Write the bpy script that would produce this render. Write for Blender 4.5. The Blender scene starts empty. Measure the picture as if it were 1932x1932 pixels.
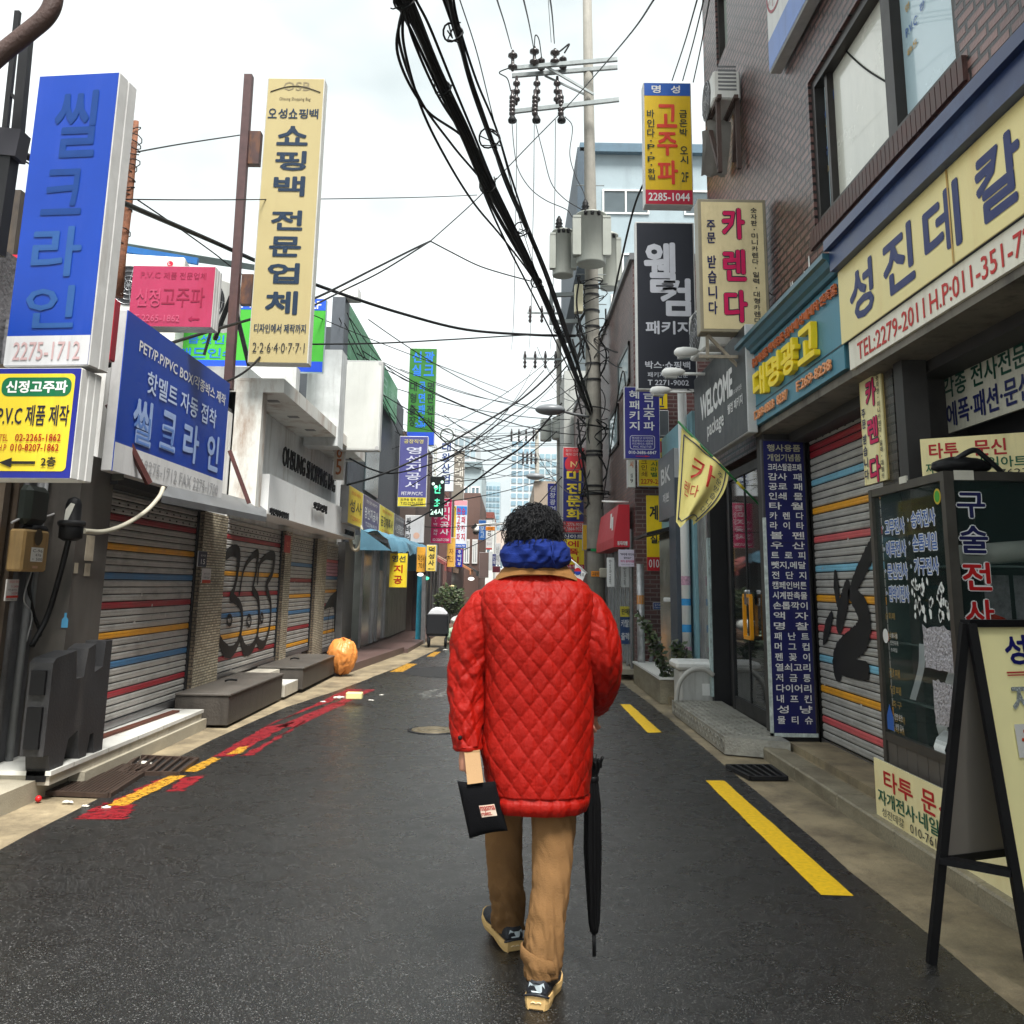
import bpy, math, random
from mathutils import Vector, Matrix, noise
random.seed(7)
C = bpy.context.scene
COL = C.collection
R = math.radians

# ------------------------------------------------------------ camera, sky, sun
CAMH, FPX, PCX, PCY = 1.48, 1786.5, 966.0, 740.6      # eye height and lens in units of a 1932 px wide picture
PITCH = math.atan((1104.5 - PCY) / FPX)
ROLL = R(0.9)
cam_d = bpy.data.cameras.new('camera')
cam = bpy.data.objects.new('camera', cam_d)
COL.objects.link(cam)
cam_d.sensor_width = 36.0
cam_d.lens = 36.0 * FPX / 1932.0
cam_d.shift_y = -(966.0 - PCY) / 1932.0
cam_d.clip_start = 0.05
cam_d.clip_end = 3000
cam.matrix_world = Matrix.Translation((0, 0, CAMH)) @ Matrix.Rotation(R(90) + PITCH, 4, 'X') @ Matrix.Rotation(ROLL, 4, 'Z')
C.camera = cam

SUN_EL, SUN_AZ = 61.0, 158.0                            # azimuth clockwise from +Y
w = bpy.data.worlds.new('World'); C.world = w; w.use_nodes = True
nt = w.node_tree; nt.nodes.clear()
def wn(t): return nt.nodes.new(t)
sky = wn('ShaderNodeTexSky'); sky.sky_type = 'NISHITA'; sky.sun_disc = False
sky.sun_elevation = R(SUN_EL); sky.sun_rotation = R(SUN_AZ); sky.air_density = 1.0; sky.dust_density = 4.0; sky.ozone_density = 1.0
hs = wn('ShaderNodeHueSaturation'); hs.inputs['Saturation'].default_value = 0.0
tc = wn('ShaderNodeTexCoord')
mp = wn('ShaderNodeMapping'); mp.inputs['Scale'].default_value = (1.2, 1.2, 2.2)
ns = wn('ShaderNodeTexNoise'); ns.inputs['Scale'].default_value = 2.3; ns.inputs['Detail'].default_value = 4; ns.inputs['Roughness'].default_value = 0.55
rp = wn('ShaderNodeValToRGB')
rp.color_ramp.elements[0].position = 0.36; rp.color_ramp.elements[0].color = (0.56, 0.63, 0.64, 1)
rp.color_ramp.elements[1].position = 0.62; rp.color_ramp.elements[1].color = (0.86, 0.90, 0.90, 1)
gm = wn('ShaderNodeGamma'); gm.inputs['Gamma'].default_value = 0.35
mx = wn('ShaderNodeMixRGB'); mx.blend_type = 'MULTIPLY'; mx.inputs[0].default_value = 1
bg = wn('ShaderNodeBackground'); bg.inputs['Strength'].default_value = 0.13
ow = wn('ShaderNodeOutputWorld')
nt.links.new(sky.outputs[0], hs.inputs['Color']); nt.links.new(hs.outputs[0], gm.inputs[0])
nt.links.new(tc.outputs['Generated'], mp.inputs[0]); nt.links.new(mp.outputs[0], ns.inputs['Vector'])
nt.links.new(ns.outputs['Fac'], rp.inputs[0])
nt.links.new(gm.outputs[0], mx.inputs[1]); nt.links.new(rp.outputs[0], mx.inputs[2])
nt.links.new(mx.outputs[0], bg.inputs['Color']); nt.links.new(bg.outputs[0], ow.inputs[0])
sd = bpy.data.lights.new('sun', 'SUN'); sd.energy = 1.2; sd.angle = R(20); sd.color = (1.0, 0.97, 0.92)
so = bpy.data.objects.new('sun', sd); COL.objects.link(so)
az = R(SUN_AZ); el = R(SUN_EL)
sv = Vector((math.sin(az) * math.cos(el), math.cos(az) * math.cos(el), math.sin(el)))
so.rotation_euler = sv.to_track_quat('Z', 'Y').to_euler()
so.location = (0, 0, 30)
C.view_settings.view_transform = 'Standard'; C.view_settings.look = 'None'
C.view_settings.exposure = 2.95; C.view_settings.gamma = 1.0
C.view_settings.use_curve_mapping = False

# ------------------------------------------------------------ measuring: picture point -> place in the street
_fw = Vector((0, math.cos(PITCH), math.sin(PITCH))); _up0 = Vector((0, -math.sin(PITCH), math.cos(PITCH))); _rt0 = Vector((1, 0, 0))
_cu = _up0 * math.cos(ROLL) - _rt0 * math.sin(ROLL); _cr = _rt0 * math.cos(ROLL) + _up0 * math.sin(ROLL)
CAMP = Vector((0, 0, CAMH))
def ray(x, y): return _fw + _cr * ((x - PCX) / FPX) - _cu * ((y - PCY) / FPX)
def G(x, y, z=0.0):
    d = ray(x, y); return CAMP + d * ((z - CAMH) / d.z)
def AX(x, y, X):
    d = ray(x, y); return CAMP + d * (X / d.x)
def AY(x, y, Y):
    d = ray(x, y); return CAMP + d * (Y / d.y)

# ------------------------------------------------------------ materials
def S(r, g, b):
    f = lambda c: (c / 255 / 12.92) if c <= 10.3 else ((c / 255 + 0.055) / 1.055) ** 2.4
    return (f(r), f(g), f(b))
_mats = {}
def M(name, col, rough=0.6, metal=0.0, var=0.15, scale=5.0, bump=0.0, bscale=60.0, dirt=0.0, dcol=(0.05, 0.042, 0.035), dstretch=(6, 6, 0.7), spec=0.4, coat=0.0, trans=0.0, emit=None, estr=1.0, dpos=0.52):
    if name in _mats: return _mats[name]
    m = bpy.data.materials.new(name); m.use_nodes = True
    t = m.node_tree; b = t.nodes['Principled BSDF']; L = t.links.new
    b.inputs['Roughness'].default_value = rough; b.inputs['Metallic'].default_value = metal
    b.inputs['Specular IOR Level'].default_value = spec
    b.inputs['Coat Weight'].default_value = coat
    if trans: b.inputs['Transmission Weight'].default_value = trans
    if emit:
        b.inputs['Emission Color'].default_value = (*emit, 1); b.inputs['Emission Strength'].default_value = estr
    tcn = t.nodes.new('ShaderNodeTexCoord')
    n1 = t.nodes.new('ShaderNodeTexNoise'); n1.inputs['Scale'].default_value = scale; n1.inputs['Detail'].default_value = 6; n1.inputs['Roughness'].default_value = 0.65
    L(tcn.outputs['Object'], n1.inputs['Vector'])
    mr = t.nodes.new('ShaderNodeMapRange'); mr.inputs['From Min'].default_value = 0.25; mr.inputs['From Max'].default_value = 0.75
    mr.inputs['To Min'].default_value = 1 - var; mr.inputs['To Max'].default_value = 1 + var
    L(n1.outputs['Fac'], mr.inputs['Value'])
    mul = t.nodes.new('ShaderNodeVectorMath'); mul.operation = 'SCALE'; mul.inputs[0].default_value = col
    L(mr.outputs[0], mul.inputs['Scale'])
    out = mul.outputs[0]
    if dirt > 0:
        mpn = t.nodes.new('ShaderNodeMapping'); mpn.inputs['Scale'].default_value = dstretch
        L(tcn.outputs['Object'], mpn.inputs[0])
        n2 = t.nodes.new('ShaderNodeTexNoise'); n2.inputs['Scale'].default_value = 1.0; n2.inputs['Detail'].default_value = 7; n2.inputs['Roughness'].default_value = 0.7
        L(mpn.outputs[0], n2.inputs['Vector'])
        m2 = t.nodes.new('ShaderNodeMapRange'); m2.inputs['From Min'].default_value = dpos - 0.02; m2.inputs['From Max'].default_value = dpos + 0.22
        m2.inputs['To Max'].default_value = dirt
        L(n2.outputs['Fac'], m2.inputs['Value'])
        mix = t.nodes.new('ShaderNodeMix'); mix.data_type = 'RGBA'; mix.clamp_factor = True
        L(m2.outputs[0], mix.inputs['Factor']); L(out, mix.inputs[6]); mix.inputs[7].default_value = (*dcol, 1)
        out = mix.outputs[2]
    L(out, b.inputs['Base Color'])
    mr3 = t.nodes.new('ShaderNodeMapRange'); mr3.inputs['To Min'].default_value = max(0.02, rough - 0.12); mr3.inputs['To Max'].default_value = min(1, rough + 0.12)
    L(n1.outputs['Fac'], mr3.inputs['Value']); L(mr3.outputs[0], b.inputs['Roughness'])
    if bump > 0:
        n3 = t.nodes.new('ShaderNodeTexNoise'); n3.inputs['Scale'].default_value = bscale; n3.inputs['Detail'].default_value = 4
        L(tcn.outputs['Object'], n3.inputs['Vector'])
        bp = t.nodes.new('ShaderNodeBump'); bp.inputs['Strength'].default_value = bump; bp.inputs['Distance'].default_value = 0.02
        L(n3.outputs['Fac'], bp.inputs['Height']); L(bp.outputs[0], b.inputs['Normal'])
    _mats[name] = m
    return m
def paint(col, tag='', rough=0.45, dirt=0.4, var=0.09):       # printed or painted sign surfaces
    key = 'paint_%d_%d_%d%s' % (int(col[0] * 999), int(col[1] * 999), int(col[2] * 999), tag)
    return M(key, col, rough=rough, var=var, scale=3, dirt=dirt, dcol=(col[0] * 0.45 + 0.03, col[1] * 0.45 + 0.03, col[2] * 0.45 + 0.025), dstretch=(9, 9, 0.8), spec=0.35)
def vinyl(col, tag=''): return M('vinyl_%d_%d_%d%s' % (int(col[0] * 999), int(col[1] * 999), int(col[2] * 999), tag), col, rough=0.45, var=0.08, scale=9, spec=0.3)
def glow(name, col, s):
    return M(name, (0.02, 0.02, 0.02), emit=col, estr=s)
def brick_mat(name, c1, c2, mortar, axis='YZ', bw=0.2, bh=0.065, rough=0.35, ms=0.012, bump=0.6):
    if name in _mats: return _mats[name]
    m = bpy.data.materials.new(name); m.use_nodes = True
    t = m.node_tree; b = t.nodes['Principled BSDF']; L = t.links.new
    tcn = t.nodes.new('ShaderNodeTexCoord'); sp = t.nodes.new('ShaderNodeSeparateXYZ'); cb = t.nodes.new('ShaderNodeCombineXYZ')
    L(tcn.outputs['Object'], sp.inputs[0]); L(sp.outputs['XYZ'.index(axis[0])], cb.inputs[0]); L(sp.outputs['XYZ'.index(axis[1])], cb.inputs[1])
    br = t.nodes.new('ShaderNodeTexBrick'); br.inputs['Scale'].default_value = 1; br.inputs['Brick Width'].default_value = bw; br.inputs['Row Height'].default_value = bh
    br.inputs['Mortar Size'].default_value = ms; br.inputs['Mortar Smooth'].default_value = 0.3; br.inputs['Bias'].default_value = 0.0
    br.inputs['Color1'].default_value = (*c1, 1); br.inputs['Color2'].default_value = (*c2, 1); br.inputs['Mortar'].default_value = (*mortar, 1)
    L(cb.outputs[0], br.inputs['Vector'])
    n = t.nodes.new('ShaderNodeTexNoise'); n.inputs['Scale'].default_value = 1.3; n.inputs['Detail'].default_value = 8; L(tcn.outputs['Object'], n.inputs['Vector'])
    n2 = t.nodes.new('ShaderNodeTexNoise'); n2.inputs['Scale'].default_value = 45; n2.inputs['Detail'].default_value = 3; L(tcn.outputs['Object'], n2.inputs['Vector'])
    mr = t.nodes.new('ShaderNodeMapRange'); mr.inputs['From Min'].default_value = 0.3; mr.inputs['From Max'].default_value = 0.7; mr.inputs['To Min'].default_value = 0.65; mr.inputs['To Max'].default_value = 1.35
    L(n.outputs['Fac'], mr.inputs['Value'])
    sc = t.nodes.new('ShaderNodeVectorMath'); sc.operation = 'SCALE'; L(br.outputs['Color'], sc.inputs[0]); L(mr.outputs[0], sc.inputs['Scale'])
    L(sc.outputs[0], b.inputs['Base Color'])
    ad = t.nodes.new('ShaderNodeMath'); ad.operation = 'MULTIPLY_ADD'; ad.inputs[1].default_value = -1.0; L(br.outputs['Fac'], ad.inputs[0])
    m2 = t.nodes.new('ShaderNodeMath'); m2.operation = 'MULTIPLY'; m2.inputs[1].default_value = 0.35; L(n2.outputs['Fac'], m2.inputs[0]); L(m2.outputs[0], ad.inputs[2])
    bp = t.nodes.new('ShaderNodeBump'); bp.inputs['Strength'].default_value = bump; bp.inputs['Distance'].default_value = 0.012
    L(ad.outputs[0], bp.inputs['Height']); L(bp.outputs[0], b.inputs['Normal'])
    b.inputs['Roughness'].default_value = rough
    _mats[name] = m
    return m
def glass_mat(name, tint, rough=0.04, alpha=0.45):                # reflective pane that still lets one see what is behind
    if name in _mats: return _mats[name]
    m = bpy.data.materials.new(name); m.use_nodes = True
    t = m.node_tree; b = t.nodes['Principled BSDF']
    b.inputs['Base Color'].default_value = (*tint, 1); b.inputs['Roughness'].default_value = rough; b.inputs['Alpha'].default_value = alpha
    b.inputs['Specular IOR Level'].default_value = 0.9
    _mats[name] = m
    return m
def worn_mat(name, col, amount=0.5, scale=14, rough=0.5):         # road paint worn through in patches
    m = bpy.data.materials.new(name); m.use_nodes = True
    t = m.node_tree; b = t.nodes['Principled BSDF']; L = t.links.new
    b.inputs['Roughness'].default_value = rough
    tcn = t.nodes.new('ShaderNodeTexCoord')
    n = t.nodes.new('ShaderNodeTexNoise'); n.inputs['Scale'].default_value = scale; n.inputs['Detail'].default_value = 10; n.inputs['Roughness'].default_value = 0.8
    L(tcn.outputs['Object'], n.inputs['Vector'])
    mr = t.nodes.new('ShaderNodeMapRange'); mr.inputs['From Min'].default_value = amount - 0.05; mr.inputs['From Max'].default_value = amount + 0.05
    L(n.outputs['Fac'], mr.inputs['Value']); L(mr.outputs[0], b.inputs['Alpha'])
    n2 = t.nodes.new('ShaderNodeTexNoise'); n2.inputs['Scale'].default_value = 30; n2.inputs['Detail'].default_value = 6; L(tcn.outputs['Object'], n2.inputs['Vector'])
    m2 = t.nodes.new('ShaderNodeMapRange'); m2.inputs['To Min'].default_value = 0.6; m2.inputs['To Max'].default_value = 1.3; L(n2.outputs['Fac'], m2.inputs['Value'])
    sc = t.nodes.new('ShaderNodeVectorMath'); sc.operation = 'SCALE'; sc.inputs[0].default_value = col; L(m2.outputs[0], sc.inputs['Scale']); L(sc.outputs[0], b.inputs['Base Color'])
    return m

# ------------------------------------------------------------ mesh building
class MB:
    def __init__(s): s.v = []; s.f = []; s.m = []; s.smooth = []
    def face(s, pts, mi=0, sm=False):
        n = len(s.v); s.v += [tuple(p) for p in pts]; s.f.append(tuple(range(n, n + len(pts)))); s.m.append(mi); s.smooth.append(sm); return s
    def box(s, a, b, mi=0, M4=None):
        x0, y0, z0 = [min(a[i], b[i]) for i in range(3)]; x1, y1, z1 = [max(a[i], b[i]) for i in range(3)]
        P = [Vector(p) for p in ((x0, y0, z0), (x1, y0, z0), (x1, y1, z0), (x0, y1, z0), (x0, y0, z1), (x1, y0, z1), (x1, y1, z1), (x0, y1, z1))]
        if M4 is not None: P = [M4 @ p for p in P]
        return s.hexa(P, mi)
    def hexa(s, P, mi=0):
        n = len(s.v); s.v += [tuple(p) for p in P]
        for q in ((0, 3, 2, 1), (4, 5, 6, 7), (0, 1, 5, 4), (1, 2, 6, 5), (2, 3, 7, 6), (3, 0, 4, 7)):
            s.f.append(tuple(n + i for i in q)); s.m.append(mi); s.smooth.append(False)
        return s
    def bbox(s, a, b, r=0.01, mi=0):                              # box with chamfered vertical and horizontal edges
        x0, y0, z0 = a; x1, y1, z1 = b
        def ring(z, d): return [(x0 + r, y0 + d, z), (x1 - r, y0 + d, z), (x1 - d, y0 + r, z), (x1 - d, y1 - r, z), (x1 - r, y1 - d, z), (x0 + r, y1 - d, z), (x0 + d, y1 - r, z), (x0 + d, y0 + r, z)]
        def ringin(z): return [(x0 + r, y0 + r, z), (x1 - r, y0 + r, z), (x1 - r, y0 + r, z), (x1 - r, y1 - r, z), (x1 - r, y1 - r, z), (x0 + r, y1 - r, z), (x0 + r, y1 - r, z), (x0 + r, y0 + r, z)]
        s.loft([ring(z0, r * 0.9), ring(z0 + r, 0), ring(z1 - r, 0), ring(z1, r * 0.9)], mi=mi, sm=False, cap=True); return s
    def loft(s, rings, mi=0, sm=True, cap=True, closed=True):
        n = len(s.v); k = len(rings[0])
        for r_ in rings: s.v += [tuple(p) for p in r_]
        kk = k if closed else k - 1
        for i in range(len(rings) - 1):
            for j in range(kk):
                s.f.append((n + i * k + j, n + i * k + (j + 1) % k, n + (i + 1) * k + (j + 1) % k, n + (i + 1) * k + j)); s.m.append(mi); s.smooth.append(sm)
        if cap and closed:
            s.f.append(tuple(n + j for j in reversed(range(k)))); s.m.append(mi); s.smooth.append(False)
            e = n + (len(rings) - 1) * k
            s.f.append(tuple(e + j for j in range(k))); s.m.append(mi); s.smooth.append(False)
        return s
    def tube(s, pts, r, n=8, mi=0, cap=True, radii=None):
        pts = [Vector(p) for p in pts]; rings = []
        ref = None
        for i, p in enumerate(pts):
            t = (pts[min(i + 1, len(pts) - 1)] - pts[max(i - 1, 0)])
            if t.length < 1e-9: t = Vector((0, 0, 1))
            t.normalize()
            if ref is None:
                ref = Vector((0, 0, 1)) if abs(t.z) < 0.9 else Vector((1, 0, 0))
            a = t.cross(ref)
            if a.length < 1e-6: a = t.cross(Vector((0, 1, 0.1)))
            a.normalize(); b = t.cross(a); ref = -b if (-b).dot(ref) > 0 else b
            rr = radii[i] if radii else r
            rings.append([p + (a * math.cos(2 * math.pi * j / n) + b * math.sin(2 * math.pi * j / n)) * rr for j in range(n)])
        return s.loft(rings, mi, True, cap)
    def bar(s, p, q, w_, h_=None, mi=0, up=(0, 0, 1)):
        h_ = h_ or w_; p = Vector(p); q = Vector(q); t = (q - p).normalized(); u = Vector(up)
        if abs(t.dot(u)) > 0.98: u = Vector((1, 0, 0))
        a = t.cross(u).normalized(); b = a.cross(t).normalized()
        P = []
        for o in (p, q):
            for sa, sb in ((-1, -1), (1, -1), (1, 1), (-1, 1)): P.append(o + a * sa * w_ / 2 + b * sb * h_ / 2)
        return s.hexa([P[0], P[1], P[2], P[3], P[4], P[5], P[6], P[7]], mi)
    def lathe(s, prof, c=(0, 0, 0), n=20, mi=0, M4=None, cap=True):
        rings = []
        for r_, z in prof:
            ring = [Vector((c[0] + r_ * math.cos(2 * math.pi * j / n), c[1] + r_ * math.sin(2 * math.pi * j / n), c[2] + z)) for j in range(n)]
            if M4 is not None: ring = [M4 @ p for p in ring]
            rings.append(ring)
        return s.loft(rings, mi, True, cap)
    def sphere(s, c, r, n=14, mi=0, sc=(1, 1, 1), fn=None):
        rings = []
        for i in range(n + 1):
            th = math.pi * (i + 0.02) / (n + 0.04)
            ring = []
            for j in range(2 * n):
                ph = 2 * math.pi * j / (2 * n)
                d = Vector((math.sin(th) * math.cos(ph), math.sin(th) * math.sin(ph), -math.cos(th)))
                k = fn(d) if fn else 1.0
                ring.append((c[0] + d.x * r * sc[0] * k, c[1] + d.y * r * sc[1] * k, c[2] + d.z * r * sc[2] * k))
            rings.append(ring)
        return s.loft(rings, mi, True, True)
    def build(s, name, mats, root=None, world=True):
        me = bpy.data.meshes.new(name); me.from_pydata(s.v, [], s.f)
        mats = mats if isinstance(mats, (list, tuple)) else [mats]
        for m in mats: me.materials.append(m)
        me.polygons.foreach_set('material_index', s.m); me.polygons.foreach_set('use_smooth', s.smooth)
        me.update()
        o = bpy.data.objects.new(name, me); COL.objects.link(o)
        if root is not None:
            o.parent = root
            if world:
                r_ = root; off = Vector((0, 0, 0))
                while r_ is not None: off += r_.location; r_ = r_.parent
                o.location = -off
        return o
def tag(o, label=None, cat=None, group=None, kind=None):
    if label: o['label'] = label
    if cat: o['category'] = cat
    if group: o['group'] = group
    if kind: o['kind'] = kind
    return o
def thing(name, label, cat, loc=(0, 0, 0), rz=0.0, group=None):
    o = bpy.data.objects.new(name, None); COL.objects.link(o); o.location = loc; o.rotation_euler = (0, 0, rz); o.empty_display_size = 0.2
    return tag(o, label, cat, group)
def single(mb, name, mats, label, cat, group=None):              # a thing that is one mesh
    return tag(mb.build(name, mats), label, cat, group)
def dup(root, loc, label, group=None, rz=None):
    r = root.copy(); COL.objects.link(r); r.location = loc; r['label'] = label
    if rz is not None: r.rotation_euler = (0, 0, rz)
    if group: r['group'] = group
    for ch in list(root.children):
        c = ch.copy(); COL.objects.link(c); c.parent = r
        for g in ch.children:
            d = g.copy(); COL.objects.link(d); d.parent = c
    return r

# ------------------------------------------------------------ lettering
_tx = {}
_ts = bpy.data.scenes.new('lettering_scratch')
def text_geo(s_, bold=0):
    k = s_
    if k in _tx: return _tx[k]
    cu = bpy.data.curves.new('lettering', 'FONT'); cu.body = s_; cu.resolution_u = 2; cu.fill_mode = 'FRONT'
    ob = bpy.data.objects.new('lettering', cu); _ts.collection.objects.link(ob)
    with bpy.context.temp_override(scene=_ts, view_layer=_ts.view_layers[0]): dg = bpy.context.evaluated_depsgraph_get()
    ev = ob.evaluated_get(dg); me = ev.to_mesh()
    vs = [(v.co.x, v.co.y) for v in me.vertices]; fs = [tuple(p.vertices) for p in me.polygons]
    ev.to_mesh_clear(); bpy.data.objects.remove(ob); bpy.data.curves.remove(cu)
    if not vs: vs = [(0, 0), (1, 0), (1, 1)]; fs = []
    x0 = min(v[0] for v in vs); x1 = max(v[0] for v in vs); y0 = min(v[1] for v in vs); y1 = max(v[1] for v in vs)
    _tx[k] = ([((v[0] - x0) / max(1e-6, x1 - x0), (v[1] - y0) / max(1e-6, y1 - y0)) for v in vs], fs)
    return _tx[k]
class Face:                                                     # a flat lettered surface: x across, z up, front towards -y
    def __init__(s, root, w_, h_, y=0.0, x0=None, z0=0.0): s.root = root; s.w = w_; s.h = h_; s.y = y; s.x0 = -w_ / 2 if x0 is None else x0; s.z0 = z0; s.lay = 0
    def P(s, u, v, d): return (s.x0 + u * s.w, s.y - d, s.z0 + (1 - v) * s.h)
    def text(s, items, col, bold=0.02, depth=0.0, name='lettering', label=None, mat=None, lift=0.0, skip=None, outline=0):
        if len(items) > 1:                                      # every line of lettering is a part of its own
            l0 = s.lay; out = []
            for it in items: s.lay = l0; out.append(s.text([it], col, bold, depth, name, label, mat, lift, skip, outline))
            return out
        mb = MB(); d = 0.003 + 0.0014 * s.lay + lift; s.lay += 1
        mt = mat or vinyl(col)
        for it in items:
            st, u0, v0, u1, v1 = it[:5]
            if s.root is None: continue
            if len(it) > 5 and it[5] == 'v':                    # stacked characters
                n = len(st); step = (v1 - v0) / n
                lst = [(c, u0, v0 + i * step + step * 0.08, u1, v0 + (i + 1) * step - step * 0.08) for i, c in enumerate(st) if c != ' ']
            elif len(it) > 5 and it[5] == 'h':                  # evenly spread characters
                n = len(st); step = (u1 - u0) / n
                lst = [(c, u0 + i * step + step * 0.06, v0, u0 + (i + 1) * step - step * 0.06, v1) for i, c in enumerate(st) if c != ' ']
            else: lst = [(st, u0, v0, u1, v1)]
            for c, a, b_, e, g in lst:
                if c in '·.-': 
                    if len(c) == 1:
                        cu_, cv_ = (a + e) / 2, (b_ + g) / 2
                        ru = 0.16 * (e - a) * (1.6 if c == '-' else 0.8); rv = ru * s.w / s.h * (0.4 if c == '-' else 1)
                        a, e, b_, g = cu_ - ru, cu_ + ru, cv_ - rv, cv_ + rv
                vs, fs = text_geo(c)
                hh = (g - b_) * s.h; b0 = bold * .62 * min(hh, (e - a) * s.w * 1.25 / max(1, len(c) * .8)) / 0.9; sh_ = b0 + outline
                k_ = 1 if sh_ < 0.0008 else (8 if hh > 0.07 else 4)
                bu = min(b0 / s.w, (e - a) * .3); bv = min(b0 / s.h, (g - b_) * .3)          # keep the thickened character inside its box
                a, e, b_, g = a + bu, e - bu, b_ + bv, g - bv
                n0 = len(mb.v); nv = len(vs)
                for q_ in range(k_):                            # strokes thickened by laying shifted copies over each other
                    du = 0 if k_ == 1 else sh_ * math.cos(6.2832 * q_ / k_) / s.w; dv = 0 if k_ == 1 else sh_ * math.sin(6.2832 * q_ / k_) / s.h
                    m0 = len(mb.v)
                    for (x, y) in vs: mb.v.append(s.P(a + (e - a) * x + du, g - (g - b_) * y + dv, d + q_ * .00012))
                    for f_ in fs: mb.f.append(tuple(m0 + i for i in f_)); mb.m.append(0); mb.smooth.append(False)
                if depth > 0:
                    edges = {}
                    for f_ in fs:
                        for i in range(len(f_)):
                            e_ = (f_[i], f_[(i + 1) % len(f_)])
                            if (e_[1], e_[0]) in edges: edges.pop((e_[1], e_[0]))
                            else: edges[e_] = 1
                    for q_ in range(k_):
                        m0 = n0 + q_ * nv; n1 = len(mb.v)
                        for i in range(m0, m0 + nv): p = mb.v[i]; mb.v.append((p[0], p[1] + depth, p[2]))
                        for e_ in edges: mb.f.append((m0 + e_[1], m0 + e_[0], n1 + e_[0], n1 + e_[1])); mb.m.append(0); mb.smooth.append(False)
        o = mb.build(name, mt, s.root, world=False)
        if label: o['label'] = label
        return o
    def rect(s, u0, v0, u1, v1, col=None, name='panel', mat=None, r=0.0, lift=0.0, label=None, th=0.0):
        mb = MB(); d = 0.003 + 0.0014 * s.lay + lift; s.lay += 1
        if r <= 0: pts = [s.P(u0, v1, d), s.P(u1, v1, d), s.P(u1, v0, d), s.P(u0, v0, d)]
        else:
            pts = []; ru = r / s.w; rv = r / s.h
            for cu_, cv_, a0 in ((u1 - ru, v1 - rv, -90), (u1 - ru, v0 + rv, 0), (u0 + ru, v0 + rv, 90), (u0 + ru, v1 - rv, 180)):
                for k in range(7):
                    a = R(a0 + k * 15); pts.append(s.P(cu_ + ru * math.cos(a), cv_ - rv * math.sin(a), d))
        mb.face(pts)
        if th > 0: 
            k = len(pts)
            for i in range(k):
                p, q = pts[i], pts[(i + 1) % k]; mb.face([q, p, (p[0], p[1] + th, p[2]), (q[0], q[1] + th, q[2])])
        o = mb.build(name, mat or paint(col), s.root, world=False)
        if label: o['label'] = label
        return o
    def poly(s, pts, col=None, name='emblem', mat=None, lift=0.0):
        mb = MB(); d = 0.003 + 0.0014 * s.lay + lift; s.lay += 1
        mb.face([s.P(u, v, d) for u, v in pts]); return mb.build(name, mat or vinyl(col), s.root, world=False)
    def disc(s, u, v, r, col=None, name='emblem', r2=0, mat=None, a0=0, a1=360):
        mb = MB(); d = 0.003 + 0.0014 * s.lay; s.lay += 1; n = 28
        if r2 <= 0: mb.face([s.P(u + r * math.cos(R(a0 + (a1 - a0) * k / n)) / s.w, v - r * math.sin(R(a0 + (a1 - a0) * k / n)) / s.h, d) for k in range(n)])
        else:
            for k in range(n):
                q = [R(a0 + (a1 - a0) * (k + t) / n) for t in (0, 1)]
                mb.face([s.P(u + rr * math.cos(a) / s.w, v - rr * math.sin(a) / s.h, d) for rr, a in ((r2, q[0]), (r, q[0]), (r, q[1]), (r2, q[1]))])
        return mb.build(name, mat or vinyl(col), s.root, world=False)
    def arrow(s, u0, u1, v, hgt, col, name='arrow'):              # arrow from u0 (tail) to u1 (tip)
        hd = (u1 - u0) * 0.35
        return s.poly([(u0, v + hgt * .28), (u1 - hd, v + hgt * .28), (u1 - hd, v + hgt), (u1, v), (u1 - hd, v - hgt), (u1 - hd, v - hgt * .28), (u0, v - hgt * .28)] if u1 < u0 else
                      [(u0, v - hgt * .28), (u1 - hd, v - hgt * .28), (u1 - hd, v - hgt), (u1, v), (u1 - hd, v + hgt), (u1 - hd, v + hgt * .28), (u0, v + hgt * .28)], col, name)
def board(name, label, w_, h_, th, loc, rz, face, edge, group=None, cat='sign', border=0.02, ribs=0, facemat=None, edgemat=None):
    root = thing(name, label, cat, loc, rz, group)
    em = edgemat or M('edge_%d_%d_%d' % tuple(int(c * 999) for c in edge), edge, rough=0.45, metal=0.0, dirt=0.35, dcol=(0.16, 0.1, 0.06), dstretch=(8, 8, 1.0), dpos=0.56)
    mb = MB()
    if ribs == 0: mb.bbox((-w_ / 2, 0.0, 0), (w_ / 2, th, h_), r=min(0.008, th * 0.3))
    else:
        t = th / ribs
        for k in range(ribs): mb.bbox((-w_ / 2, k * t + 0.002 * (k > 0), 0), (w_ / 2, (k + 1) * t - 0.006, h_), r=0.006)
        mb.box((-w_ / 2 + 0.012, 0.01, 0.012), (w_ / 2 - 0.012, th - 0.02, h_ - 0.012))
    mb.build('cabinet' if th > 0.06 else 'backing', em, root, world=False)
    mb = MB(); b = border
    mb.box((-w_ / 2 + b, -0.003, b), (w_ / 2 - b, 0.006, h_ - b))
    mb.build('face', facemat or paint(face), root, world=False)
    return root, Face(root, w_ - 2 * b, h_ - 2 * b, y=-0.003, x0=-w_ / 2 + b, z0=b)
def sign_y(name, label, px, Y, th, face, edge=(0.55, 0.55, 0.53), yaw=0.0, **k):   # sign standing across the street, facing us
    xl, yt, xr, yb = px; ym = (yt + yb) / 2; xm = (xl + xr) / 2
    a, b, t, bt = AY(xl, ym, Y), AY(xr, ym, Y), AY(xm, yt, Y), AY(xm, yb, Y)
    return board(name, label, b.x - a.x, t.z - bt.z, th, ((a.x + b.x) / 2, Y, bt.z), yaw, face, edge, **k)
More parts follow.
